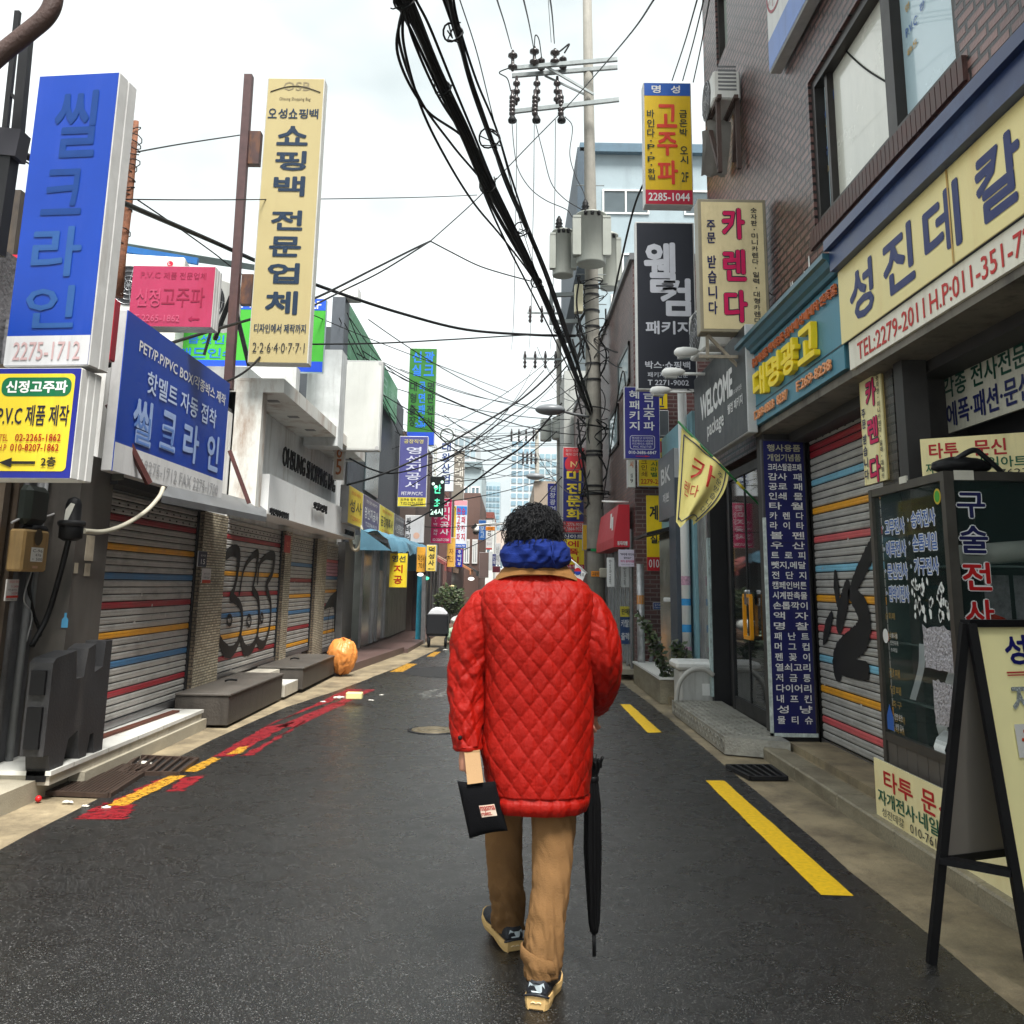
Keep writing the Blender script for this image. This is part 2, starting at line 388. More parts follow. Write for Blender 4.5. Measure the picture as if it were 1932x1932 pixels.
def sign_x(name, label, X, xl, xr, yt, yb, th, face, edge=(0.55, 0.55, 0.53), at='l', **k):    # sign along a wall (X<0 left side, X>0 right side)
    xr_ = xl if at == 'l' else xr
    t, bt = AX(xr_, yt, X), AX(xr_, yb, X); ym = (yt + yb) / 2
    a, b = AX(xl, ym if at == 'l' else ym, X), AX(xr, ym, X)
    y0, y1 = sorted((a.y, b.y))
    return board(name, label, y1 - y0, t.z - bt.z, th, (X, (y0 + y1) / 2, bt.z), R(90) if X < 0 else R(-90), face, edge, **k)
def cr(pts, n=8):                                               # smooth curve through points
    P = [Vector(p) for p in pts]; P = [P[0] * 2 - P[1]] + P + [P[-1] * 2 - P[-2]]; out = []
    for i in range(1, len(P) - 2):
        for k in range(n):
            t = k / n; a, b, c, d = P[i - 1], P[i], P[i + 1], P[i + 2]
            out.append(0.5 * (2 * b + (c - a) * t + (2 * a - 5 * b + 4 * c - d) * t * t + (3 * b - a - 3 * c + d) * t ** 3))
    out.append(P[-2]); return out
# ------------------------------------------------------------ ground and road
def asphalt():
    m = bpy.data.materials.new('wet_asphalt'); m.use_nodes = True
    t = m.node_tree; b = t.nodes['Principled BSDF']; L = t.links.new
    tcn = t.nodes.new('ShaderNodeTexCoord')
    def noise_(sc, det=5, ro=0.6):
        n = t.nodes.new('ShaderNodeTexNoise'); n.inputs['Scale'].default_value = sc; n.inputs['Detail'].default_value = det; n.inputs['Roughness'].default_value = ro
        L(tcn.outputs['Object'], n.inputs['Vector']); return n
    n1 = noise_(0.9, 6); n2 = noise_(110, 4, 0.7); n3 = noise_(5, 6)
    v = t.nodes.new('ShaderNodeTexVoronoi'); v.inputs['Scale'].default_value = 250; L(tcn.outputs['Object'], v.inputs['Vector'])
    mr = t.nodes.new('ShaderNodeMapRange'); mr.inputs['From Min'].default_value = 0.3; mr.inputs['From Max'].default_value = 0.7; mr.inputs['To Min'].default_value = 0.005; mr.inputs['To Max'].default_value = 0.012
    L(n1.outputs['Fac'], mr.inputs['Value'])
    mr2 = t.nodes.new('ShaderNodeMapRange'); mr2.inputs['From Min'].default_value = 0.3; mr2.inputs['From Max'].default_value = 0.7; mr2.inputs['To Min'].default_value = 0.45; mr2.inputs['To Max'].default_value = 1.5
    L(n2.outputs['Fac'], mr2.inputs['Value'])
    mu = t.nodes.new('ShaderNodeMath'); mu.operation = 'MULTIPLY'; L(mr.outputs[0], mu.inputs[0]); L(mr2.outputs[0], mu.inputs[1])
    sp = t.nodes.new('ShaderNodeSeparateColor'); L(v.outputs['Color'], sp.inputs[0])
    gt = t.nodes.new('ShaderNodeMapRange'); gt.inputs['From Min'].default_value = 0.91; gt.inputs['From Max'].default_value = 1.0; gt.inputs['To Max'].default_value = 0.15
    L(sp.outputs[0], gt.inputs['Value'])
    ad = t.nodes.new('ShaderNodeMath'); ad.operation = 'ADD'; L(mu.outputs[0], ad.inputs[0]); L(gt.outputs[0], ad.inputs[1])
    cb = t.nodes.new('ShaderNodeCombineColor')
    for i, k in enumerate((1.0, 0.99, 0.97)):
        q = t.nodes.new('ShaderNodeMath'); q.operation = 'MULTIPLY'; q.inputs[1].default_value = k; L(ad.outputs[0], q.inputs[0]); L(q.outputs[0], cb.inputs[i])
    vc = t.nodes.new('ShaderNodeTexVoronoi'); vc.feature = 'DISTANCE_TO_EDGE'; vc.inputs['Scale'].default_value = 0.55
    wv = t.nodes.new('ShaderNodeVectorMath'); wv.operation = 'MULTIPLY_ADD'; wv.inputs[1].default_value = (0.5, 0.5, 0); n4 = noise_(2.2, 8, 0.7); L(n4.outputs['Color'], wv.inputs[0]); L(tcn.outputs['Object'], wv.inputs[2]); L(wv.outputs[0], vc.inputs['Vector'])
    ck = t.nodes.new('ShaderNodeMapRange'); ck.inputs['From Min'].default_value = 0.0; ck.inputs['From Max'].default_value = 0.007; ck.inputs['To Min'].default_value = 0.75; ck.inputs['To Max'].default_value = 0.0; L(vc.outputs['Distance'], ck.inputs['Value'])
    cm = t.nodes.new('ShaderNodeMapRange'); cm.inputs['From Min'].default_value = 0.5; cm.inputs['From Max'].default_value = 0.6; L(n1.outputs['Fac'], cm.inputs['Value'])
    cf = t.nodes.new('ShaderNodeMath'); cf.operation = 'MULTIPLY'; L(ck.outputs[0], cf.inputs[0]); L(cm.outputs[0], cf.inputs[1])
    cx = t.nodes.new('ShaderNodeMix'); cx.data_type = 'RGBA'; L(cf.outputs[0], cx.inputs['Factor']); L(cb.outputs[0], cx.inputs[6]); cx.inputs[7].default_value = (0.004, 0.004, 0.004, 1)
    L(cx.outputs[2], b.inputs['Base Color'])
    r_ = t.nodes.new('ShaderNodeMapRange'); r_.inputs['From Min'].default_value = 0.3; r_.inputs['From Max'].default_value = 0.7; r_.inputs['To Min'].default_value = 0.20; r_.inputs['To Max'].default_value = 0.38
    L(n3.outputs['Fac'], r_.inputs['Value']); L(r_.outputs[0], b.inputs['Roughness'])
    b.inputs['Specular IOR Level'].default_value = 0.6
    h = t.nodes.new('ShaderNodeMath'); h.operation = 'MULTIPLY_ADD'; h.inputs[1].default_value = 0.6; L(v.outputs['Distance'], h.inputs[0]); L(n2.outputs['Fac'], h.inputs[2])
    bp = t.nodes.new('ShaderNodeBump'); bp.inputs['Strength'].default_value = 0.35; bp.inputs['Distance'].default_value = 0.006
    L(h.outputs[0], bp.inputs['Height']); L(bp.outputs[0], b.inputs['Normal'])
    return m
m_conc = M('concrete', S(140, 127, 102), rough=0.6, var=0.35, scale=2.2, bump=0.35, bscale=70, dirt=0.75, dcol=(0.07, 0.055, 0.038), dstretch=(2.5, 2.0, 2.5), dpos=0.44)
m_conc2 = M('concrete_pale', S(160, 153, 136), rough=0.6, var=0.2, scale=3, bump=0.2, bscale=80, dirt=0.6, dcol=(0.13, 0.11, 0.075), dstretch=(1.5, 1.5, 2), dpos=0.47)
m_gran = M('granite', S(140, 132, 112), rough=0.55, var=0.35, scale=60, bump=0.3, bscale=90, dirt=0.7, dcol=(0.09, 0.07, 0.045), dstretch=(2, 2, 6), dpos=0.46)
m_dark = M('dark_metal', (0.012, 0.012, 0.0135), rough=0.5, var=0.3, spec=.25)
m_black = M('black_plastic', (0.005, 0.005, 0.006), rough=0.55, var=0.3, spec=.2)
m_steel = M('brushed_steel', (0.32, 0.32, 0.33), rough=0.33, metal=0.9, var=0.2, scale=8)
m_grey = M('grey_paint', (0.16, 0.165, 0.17), rough=0.5, var=0.2, dirt=0.4)
m_white = M('white_paint', (0.72, 0.72, 0.70), rough=0.5, var=0.05, dirt=0.45, dcol=(0.3, 0.25, 0.18), dpos=0.56)
m_rust = M('rust', (0.16, 0.06, 0.028), rough=0.8, var=0.5, scale=14, bump=0.4)
m_maroon = M('maroon_steel', (0.065, 0.032, 0.032), rough=0.6, var=0.3, scale=9, dirt=0.5, dcol=(0.13, 0.05, 0.02), dpos=0.58)
m_wire = M('cable_sheath', (0.003, 0.003, 0.0035), rough=0.55, var=0.2, spec=.2)
m_wood = M('dark_wood', (0.05, 0.043, 0.036), rough=0.55, var=0.4, scale=3, bump=0.3, bscale=40, dirt=0.6, dcol=(0.012, 0.01, 0.009), dstretch=(14, 14, 1.0))

mb = MB(); mb.face([(-90, -30, -0.03), (90, -30, -0.03), (90, 255, -0.03), (-90, 255, -0.03)])
tag(mb.build('ground', M('ground_concrete', (0.16, 0.15, 0.135), rough=0.8, var=0.3, scale=1.0)), kind='structure')
LE = [(-12, -2.82), (9.5, -2.80), (12, -2.66), (14, -2.36), (16, -2.16), (18, -1.95), (20, -1.83), (22.5, -1.66), (27, -1.5), (36, -1.35), (60, -1.3), (140, -1.2)]
RE = [(-12, 1.87), (12, 1.87), (16, 1.80), (19, 1.66), (24, 1.58), (36, 1.5), (140, 1.4)]
def lerp(T, y):
    for (a, xa), (b, xb) in zip(T, T[1:]):
        if a <= y <= b: return xa + (xb - xa) * (y - a) / (b - a)
    return T[-1][1]
ys = sorted(set([-12 + i * 0.5 for i in range(104)] + [a for a, _ in LE] + [a for a, _ in RE]))
mb = MB()
for a, b in zip(ys, ys[1:]):
    def jx(T, y, s): return lerp(T, y) + 0.025 * s * noise.noise((y * 2.3, s * 7.1, 0))
    mb.face([(jx(LE, a, -1), a, 0), (jx(RE, a, 1), a, 0), (jx(RE, b, 1), b, 0), (jx(LE, b, -1), b, 0)])
m_road = asphalt()
tag(mb.build('road', m_road), kind='structure')
mb = MB(); mb.face([(-4.2, -12, -0.008), (-1.0, -12, -0.008), (-1.0, 60, -0.008), (-4.2, 60, -0.008)]); mb.face([(1.2, -12, -0.008), (3.2, -12, -0.008), (3.2, 60, -0.008), (1.2, 60, -0.008)])
tag(mb.build('gutter', m_conc), kind='structure')
# pavements and kerbs
mb = MB(); mb.box((-4.2, -2, -0.02), (-3.2, 7.35, 0.13)); mb.box((-4.2, 7.355, -0.02), (-3.08, 10.2, 0.095)); mb.box((-4.2, 10.205, -0.02), (-3.2, 13.4, 0.05))
tag(mb.build('left_pavement', m_conc2), kind='structure')
mb = MB(); mb.box((-4.2, 13.405, -0.02), (-3.0, 16.0, 0.06)); mb.hexa([(-4.2, 16.005, -0.02), (-2.72, 16.005, -0.02), (-2.28, 21.5, -0.02), (-4.2, 21.5, -0.02), (-4.2, 16.005, 0.12), (-2.72, 16.005, 0.12), (-2.28, 21.5, 0.12), (-4.2, 21.5, 0.12)])
mb.hexa([(-4.2, 21.505, -0.02), (-2.2, 21.505, -0.02), (-1.7, 60, -0.02), (-4.2, 60, -0.02), (-4.2, 21.505, 0.08), (-2.2, 21.505, 0.08), (-1.7, 60, 0.08), (-4.2, 60, 0.08)])
tag(mb.build('red_pavement', M('red_paver', (0.10, 0.062, 0.055), rough=0.5, var=0.35, scale=6, bump=0.3)), kind='structure')
mb = MB()
y = -2.0
while y < 8.9:
    L_ = min(1.0, 8.95 - y); mb.bbox((2.30, y + 0.003, -0.02), (2.50, y + L_ - 0.003, 0.095), r=0.012); y += 1.0
tag(mb.build('kerb', m_gran), kind='structure')
mb = MB(); mb.box((2.50, -2, -0.02), (3.6, 8.85, 0.075)); mb.box((2.55, 6.9, 0.075), (3.6, 9.0, 0.135)); mb.box((2.1, 12.8, -0.02), (3.6, 60, 0.09)); mb.box((2.42, 8.955, -0.02), (3.6, 12.79, 0.10))
tag(mb.build('right_pavement', m_conc), kind='structure')
# painted markings
m_yel = worn_mat('yellow_road_paint', S(222, 180, 8), 0.345, 12); m_yel2 = worn_mat('worn_yellow_paint', S(190, 140, 36), 0.47, 26); m_red = worn_mat('red_road_paint', S(128, 14, 26), 0.455, 16)
def mark(quads, name, mat, z=0.004):
    mb = MB()
    for q in quads: mb.face([(*G(x, y)[:2], z) for x, y in q])
    tag(mb.build(name, mat), kind='structure')
def wx(a, b, c, d, n=30, s=0.012, seed=0):                       # hand painted strip between two ground lines, ragged edge
    out = []
    A, B, Cc, D_ = [G(*p) for p in (a, b, c, d)]
    for i in range(n):
        q = []
        for t in (i / n, (i + 1) / n):
            l = A.lerp(D_, t); r_ = B.lerp(Cc, t); k = s * noise.noise((t * 9, seed, 0)); k2 = s * noise.noise((t * 9, seed + 5, 0))
            k *= 1 + .8 * noise.noise((t * 40, seed, 3)); q.append((l + Vector((k, k, 0)), r_ + Vector((k2, k2, 0))))
        out.append([q[0][0], q[0][1], q[1][1], q[1][0]])
    return out
def strip(name, mat, pts, z=0.002, **k):
    mb = MB()
    for i, p in enumerate(pts):
        for q in wx(*p, seed=i * 3.3, **k): mb.face([(v.x, v.y, z) for v in q])
    tag(mb.build(name, mat), kind='structure')
strip('yellow_line', m_yel, [((1331, 1473), (1366, 1473), (1611, 1691), (1549, 1689)), ((1170, 1329), (1189, 1329), (1248, 1382), (1222, 1383))], s=0.006)
strip('worn_yellow_line', m_yel2, [((198, 1521), (236, 1521), (352, 1464), (322, 1463)), ((343, 1456), (372, 1457), (415, 1432), (400, 1429)), ((430, 1424), (456, 1422), (470, 1408), (450, 1410)), ((735, 1268), (760, 1268), (787, 1253), (768, 1252)), ((804, 1239), (819, 1239), (832, 1230), (819, 1230))], z=0.0035, s=0.02)
strip('red_line', m_red, [((690, 1301), (707, 1301), (560, 1372), (520, 1372)), ((656, 1300), (690, 1301), (520, 1360), (500, 1372)), ((560, 1372), (575, 1360), (480, 1425), (450, 1427)), ((500, 1372), (556, 1362), (440, 1427), (400, 1428)),
    ((137, 1546), (236, 1546), (256, 1520), (200, 1514)), ((190, 1522), (212, 1522), (325, 1466), (290, 1474)), ((310, 1494), (340, 1494), (385, 1463), (345, 1468))], s=0.05)
mb = MB()                                                        # patches and the faint white remains of an old marking
c0 = AY(1326, 1268, 1); 
for q in ([(1221, 1275), (1262, 1276), (1268, 1250), (1234, 1256)],): pass
P0 = [G(1221 + dx, y) for dx, y in ()]
pc = G(868, 1268)
ring = [(pc.x + 1.02 * math.cos(t * 2 * math.pi / 24), pc.y + 1.15 * math.sin(t * 2 * math.pi / 24), 0.003) for t in range(24)]
mb.face(ring); tag(mb.build('asphalt_patch', M('fresh_asphalt', (0.012, 0.012, 0.013), rough=0.55, var=0.3, scale=40, bump=0.4, bscale=120)), kind='structure')
strip('old_white_marking', worn_mat('worn_white', (0.5, 0.5, 0.46), 0.56, 16), [((786, 1311), (806, 1311), (832, 1300), (812, 1302)), ((795, 1316), (815, 1316), (815, 1308), (800, 1308)), ((818, 1316), (835, 1316), (860, 1299), (845, 1299))], z=0.003)

# manhole, grates, kerbside bits
t = thing('manhole_cover', 'rusty round manhole cover in the wet road left of the walking person', 'manhole', G(818, 1378.5))
c = t.location
mb = MB(); mb.lathe([(0.27, -0.01), (0.27, 0.008), (0.235, 0.008), (0.235, -0.01)], c, 32); mb.build('rim', m_dark, t)
mb = MB(); mb.lathe([(0.005, 0.009), (0.06, 0.011), (0.062, 0.006), (0.11, 0.006), (0.112, 0.011), (0.16, 0.011), (0.162, 0.006), (0.2, 0.006), (0.202, 0.011), (0.228, 0.011), (0.228, 0.0)], c, 32, cap=False); mb.build('lid', M('iron_cover', (0.17, 0.14, 0.09), rough=0.5, metal=0.4, var=0.5, scale=30), t)
def grate(name, label, a, b, cc, d, n, mat, tilt=0):
    A, B, Cc, D_ = [G(*p) for p in (a, b, cc, d)]
    t = thing(name, label, 'drain grate', (A + Cc) / 2)
    up = Vector((0, 0, 0.03))
    mb = MB()
    for p, q in ((A, B), (B, Cc), (Cc, D_), (D_, A)): mb.bar(p + up * .5, q + up * .5, 0.03, 0.03)
    mb.build('frame', mat, t)
    mb = MB(); mb.face([p + Vector((0, 0, 0.004)) for p in (A, B, Cc, D_)]); mb.build('pit_shade', M('pit_shade_black', (0.006, 0.006, 0.006), rough=0.9), t)  # flat black sheet; the shade under the bars is put into its colour
    mb = MB()
    for i in range(1, n):
        k = i / n; mb.bar(A.lerp(B, k) + up * .6, D_.lerp(Cc, k) + up * .6, 0.02, 0.025)
    mb.build('bars', mat, t)
m_rg = M('rusty_iron', (0.05, 0.032, 0.024), rough=0.5, metal=0.3, var=0.5, scale=20)
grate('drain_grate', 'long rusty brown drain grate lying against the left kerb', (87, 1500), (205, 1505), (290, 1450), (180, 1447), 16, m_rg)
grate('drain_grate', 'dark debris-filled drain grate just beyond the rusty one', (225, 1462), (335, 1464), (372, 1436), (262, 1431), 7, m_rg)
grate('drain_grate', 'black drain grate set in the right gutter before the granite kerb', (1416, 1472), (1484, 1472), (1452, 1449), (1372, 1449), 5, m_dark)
rl = random.Random(3)
for i, (x, y, r_) in enumerate([(272, 1442, .05), (214, 1456, .04), (200, 1525, .03), (128, 1515, .03), (160, 1522, .025), (640, 1318, .06), (700, 1322, .03), (720, 1312, .03), (610, 1325, .03), (840, 1227, .05), (895, 1228, .0), (1460, 1370, .0)]):
    if not r_: continue
    p = G(x, y, 0.06 if 600 < x < 730 else 0.0)
    mb = MB(); mb.sphere((p.x, p.y, p.z + r_ * .2), r_ * .7, 9, sc=(1.5, 1, .35), fn=lambda d: 1 + 0.8 * noise.noise(d * 2.6 + Vector((i, 0, 0))))
    tag(mb.build('litter', M('paper_litter', (0.6, 0.58, 0.52), rough=0.8, var=0.2)), 'small crumpled scrap of pale paper litter lying along the left gutter', 'litter', 'paper scraps in the left gutter')
single(MB().sphere((G(72, 1513).x, G(72, 1513).y, 0.02), 0.022, 8), 'ball', M('red_ball', S(180, 20, 25), rough=0.4), 'little red ball lying beside the left end of the rusty grate', 'ball')
p = G(737 * 0 + 668, 1319, 0.06)
single(MB().bbox((p.x - .1, p.y - .05, 0.06), (p.x + .1, p.y + .08, 0.14), r=.01), 'carton', M('cream_card', S(225, 215, 150), rough=0.7), 'small cream carton dropped on the pavement before the white steps', 'carton')
# ------------------------------------------------------------ left side: nearest grey shop
XL = -3.5
m_stucco = M('grey_stucco', (0.15, 0.15, 0.16), rough=0.8, var=0.45, scale=2.4, bump=0.5, bscale=25, dirt=0.7, dcol=(0.03, 0.028, 0.028), dstretch=(3, 3, 0.8), dpos=0.45)
m_pillar = M('brown_panel', (0.082, 0.074, 0.066), rough=0.5, var=0.2, dirt=0.4, dcol=(0.03, 0.027, 0.025))
t = thing('shop_building', 'grey rendered shop front with a lit doorway at the left edge', 'building', (-4.5, 5, 0))
mb = MB(); mb.box((-8, 6.95, -0.02), (-3.62, 8.0, 3.4)); mb.box((-8, 2.0, -0.02), (-3.85, 6.945, 3.4)); mb.box((-8.0, 6.95, 3.401), (-4.0, 12.0, 4.0))
mb.build('wall', m_stucco, t)
mb = MB(); mb.box((-3.80, 6.72, 0.12), (-3.58, 6.80, 3.0)); mb.box((-3.72, 6.87, 0.12), (-3.56, 6.93, 3.2)); mb.build('door_frame', M('bronze_frame', (0.10, 0.075, 0.055), rough=0.4, metal=0.5, var=0.3), t)
mb = MB(); mb.box((-3.84, 3.0, 0.14), (-3.79, 6.715, 2.9)); d = mb.build('door', M('lit_white_door', (0.78, 0.82, 0.78), rough=0.3, var=0.06), t)
mb = MB(); mb.tube([(-3.6, 6.99, 0.14), (-3.6, 6.99, 2.6)], 0.05, 10); mb.build('downpipe', m_stucco, t)
mb = MB(); mb.tube([(-3.57, 7.2, 0.16), (-3.57, 7.2, 2.2)], 0.028, 8); mb.tube([(-3.57, 7.28, 1.1), (-3.57, 7.28, 2.2)], 0.02, 8); mb.build('conduit', m_grey, t)
rr = random.Random(5)
def loops(pts, r, name, mat, root): MB().tube(cr(pts, 8), r, 6).build(name, mat, root)
q = lambda x, y, X=-3.55: AX(x, y, X)
loops([q(110, 1010), q(100, 1090), q(97, 1150), q(88, 1200), q(82, 1226), q(75, 1190), q(62, 1155), q(55, 1110), q(60, 1080)], 0.014, 'wire_loop', m_wire, t)
loops([q(42, 1005), q(68, 1030), q(60, 1075), q(45, 1130), q(60, 1160), q(50, 1210)], 0.006, 'wire_loop', M('pale_wire', (0.3, 0.3, 0.3), rough=0.5), t)
loops([q(22, 986), q(55, 972), q(85, 975), q(115, 964)], 0.009, 'wire_loop', _mats['pale_wire'], t)
loops([q(62, 945), q(52, 975), q(57, 1005), q(70, 1030)], 0.006, 'wire_loop', _mats['pale_wire'], t)
# electricity meter and boxes on the grey wall
a, b = AX(40, 1078, -3.44), AX(95, 1003, -3.44)
t = thing('meter_box', 'tan electricity meter box with a numbered white label on grey wall', 'meter box', (-3.44, (a.y + b.y) / 2, a.z), R(90))
hw = (b.y - a.y) / 2; hh = b.z - a.z
MB().bbox((-hw, 0, 0), (hw, 0.12, hh), r=0.015).build('cabinet', M('tan_enamel', S(150, 122, 78), rough=0.45, var=0.25, dirt=0.6, dcol=(0.05, 0.035, 0.02)), t, world=False)
fc = Face(t, 2 * hw, hh); fc.rect(.28, .42, .78, .76, (0.7, 0.7, 0.66), 'number_plate')
fc.text([('C-96', .34, .46, .74, .535), ('476', .46, .565, .70, .635), ('500', .5, .665, .76, .735), ('-', .34, .665, .42, .735)], (0.02, 0.02, 0.02), 0.03)
fc.rect(.38, .86, .6, .92, (0.5, 0.3, 0.2), 'latch'); fc.disc(.5, .17, .06, (0.06, 0.045, 0.03), 'stain')
a, b = AX(52, 988, -3.48), AX(99, 922, -3.48); hw = (b.y - a.y) / 2
t = thing('junction_box', 'dark green junction box above the meter box', 'junction box', (-3.48, (a.y + b.y) / 2, a.z), R(90))
MB().bbox((-hw, 0, 0), (hw, 0.15, b.z - a.z), r=0.04).build('body', M('dark_green_enamel', (0.022, 0.028, 0.024), rough=0.4, var=0.3), t, world=False)
MB().bbox((-hw * .5, -.02, -.06), (hw * .9, 0.12, -0.002), r=0.02).build('gland', m_black, t, world=False)
c0 = AX(136, 985, -3.3)
t = thing('conduit_head', 'black weatherproof cable head with a white paint smear beside the pillar', 'cable head', c0)
MB().lathe([(0.05, -.14), (0.085, -.12), (0.085, -.02), (0.06, 0.0), (0.058, 0.13), (0.045, 0.17), (0.01, 0.19)], c0, 16).build('cap', m_black, t)
MB().lathe([(0.095, -.03), (0.1, -.015), (0.1, 0.0), (0.09, 0.01)], c0, 16).build('collar', m_dark, t)
MB().tube(cr([c0 + Vector((0, -.02, -.12)), c0 + Vector((-.05, 0, -.4)), c0 + Vector((-.12, 0.02, -.7)), c0 + Vector((-.15, -0.1, -.9))]), 0.022, 8).build('cable', m_wire, t)
mb = MB(); mb.face([c0 + Vector((x, -0.06 - 0.001, z)) for x, z in ((-.035, -.0), (-.01, 0.0), (.02, .08), (.035, .13), (.005, .14), (-.03, .09))]); mb.build('paint_smear', M('smear', (0.6, 0.6, 0.55)), t)
single(MB().tube(cr([AX(158, 1002, -3.28), AX(195, 1003, -3.25), AX(235, 990, -3.2), AX(275, 965, -3.15), AX(300, 938, -3.1), AX(308, 920, -3.1)], 14), 0.02, 8), 'flexible_conduit', M('pale_hose', (0.36, 0.34, 0.27), rough=0.6, var=0.2, scale=200), 'pale ribbed flexible conduit drooping from the canopy to the black cable head', 'conduit')
def flyer(label, X, x0, y0, x1, y1, base, bands, cat='flyer'):
    a, b = AX(x0, y1, X), AX(x1, y0, X); hw = abs(b.y - a.y)
    rt, fc = board('flyer', label, hw, b.z - a.z, 0.006, (X, (a.y + b.y) / 2, a.z), R(90) if X < 0 else R(-90), base, base, cat=cat, border=0.002)
    return rt, fc
rt, fc = flyer('small red and white price flyer stuck on the door frame', -3.545, 8, 1093, 36, 1134, (0.62, 0.6, 0.58), [])
fc.text([('11,000', .35, .28, .95, .4), ('14,500', .45, .6, .95, .72)], S(170, 30, 60), .02); fc.text([('커튼·블라인드', .1, .44, .9, .56)], (.03, .03, .03), .02); fc.rect(0, .76, 1, .87, S(200, 50, 30)); fc.text([('010-7508-1213', .05, .9, .95, .98)], (.03, .03, .03), .02); fc.text([('사다리 이사', .1, .04, .9, .18)], S(200, 40, 40), .02)

# brown pillar, bottle sticker, plastic barrier
t = thing('pillar', 'brown metal-clad pillar at the near end of the shutter row', 'pillar', (-3.5, 7.75, 0))
MB().box((-3.9, 7.42, 0.1), (-3.36, 8.02, 2.45)).build('cladding', m_pillar, t)
mb = MB(); mb.box((-3.357, 7.44, 1.52), (-3.353, 7.5, 1.60)); mb.box((-3.357, 7.6, 1.62), (-3.353, 7.75, 1.82)); mb.box((-3.357, 7.62, 1.5), (-3.353, 7.72, 1.6)); mb.build('torn_sticker', M('peeling_paper', (0.38, 0.33, 0.25), rough=0.8, var=0.3), t)
mb = MB(); p = AY(123, 1169, 7.415)
pr = [(-.025, -.06), (.025, -.06), (.025, .0), (.009, .02), (.009, .05), (-.009, .05), (-.009, .02), (-.025, 0)]
mb.face([(p.x + a, 7.413, p.z + b) for a, b in pr]); single(mb, 'sticker', vinyl(S(80, 150, 190)), 'blue bottle-shaped sticker on the brown pillar', 'sticker')
t = thing('plastic_barrier', 'dark grey moulded plastic barrier leaning before the first striped shutter', 'barrier', (-3.2, 7.3, 0.13))
m_bar = M('barrier_plastic', (0.022, 0.022, 0.024), rough=0.6, var=0.3, scale=5, bump=0.2, dirt=0.5, dcol=(0.08, 0.075, 0.07))
mb = MB(); z0 = 0.2
def bx(y0, y1, a, b, x0=-3.40, x1=-3.12): mb.box((x0, y0, a), (x1, y1, b))
Y0, Y1, ZT = 6.75, 7.72, 0.97
prof = [(Y0, 0.30), (Y0 + .08, 0.30), (Y0 + .12, 0.15), (Y0 + .3, 0.15), (Y0 + .36, .36), (Y0 + .5, .40), (Y0 + .58, .17), (Y0 + .62, .15), (Y0 + .68, .17), (Y0 + .72, .34), (Y0 + .78, .34), (Y0 + .83, .15), (Y1, .15), (Y1, ZT + .04), (Y1 - .12, ZT + .04), (Y1 - .14, ZT - .15), (Y1 - .28, ZT - .18), (Y1 - .3, ZT + .03), (Y1 - .42, ZT), (Y1 - .46, ZT - .2), (Y1 - .58, ZT - .2), (Y1 - .62, ZT), (Y0 + .05, ZT - .03), (Y0, ZT - .06)]
ra = [(-3.12, y, z) for y, z in prof]; rb = [(-3.28, y, z) for y, z in prof]
mb.loft([rb, ra], sm=False); mb.build('shell', m_bar, t)
for z0_, z1_ in ((.35, .62), (.7, .86)): MB().box((-3.25, Y0 - 0.03, z0_), (-3.15, Y0, z1_)).build('rib', m_black, t)
MB().box((-3.27, Y0 + .1, 0.12), (-3.14, Y0 + .3, 0.2)).build('foot', m_black, t)

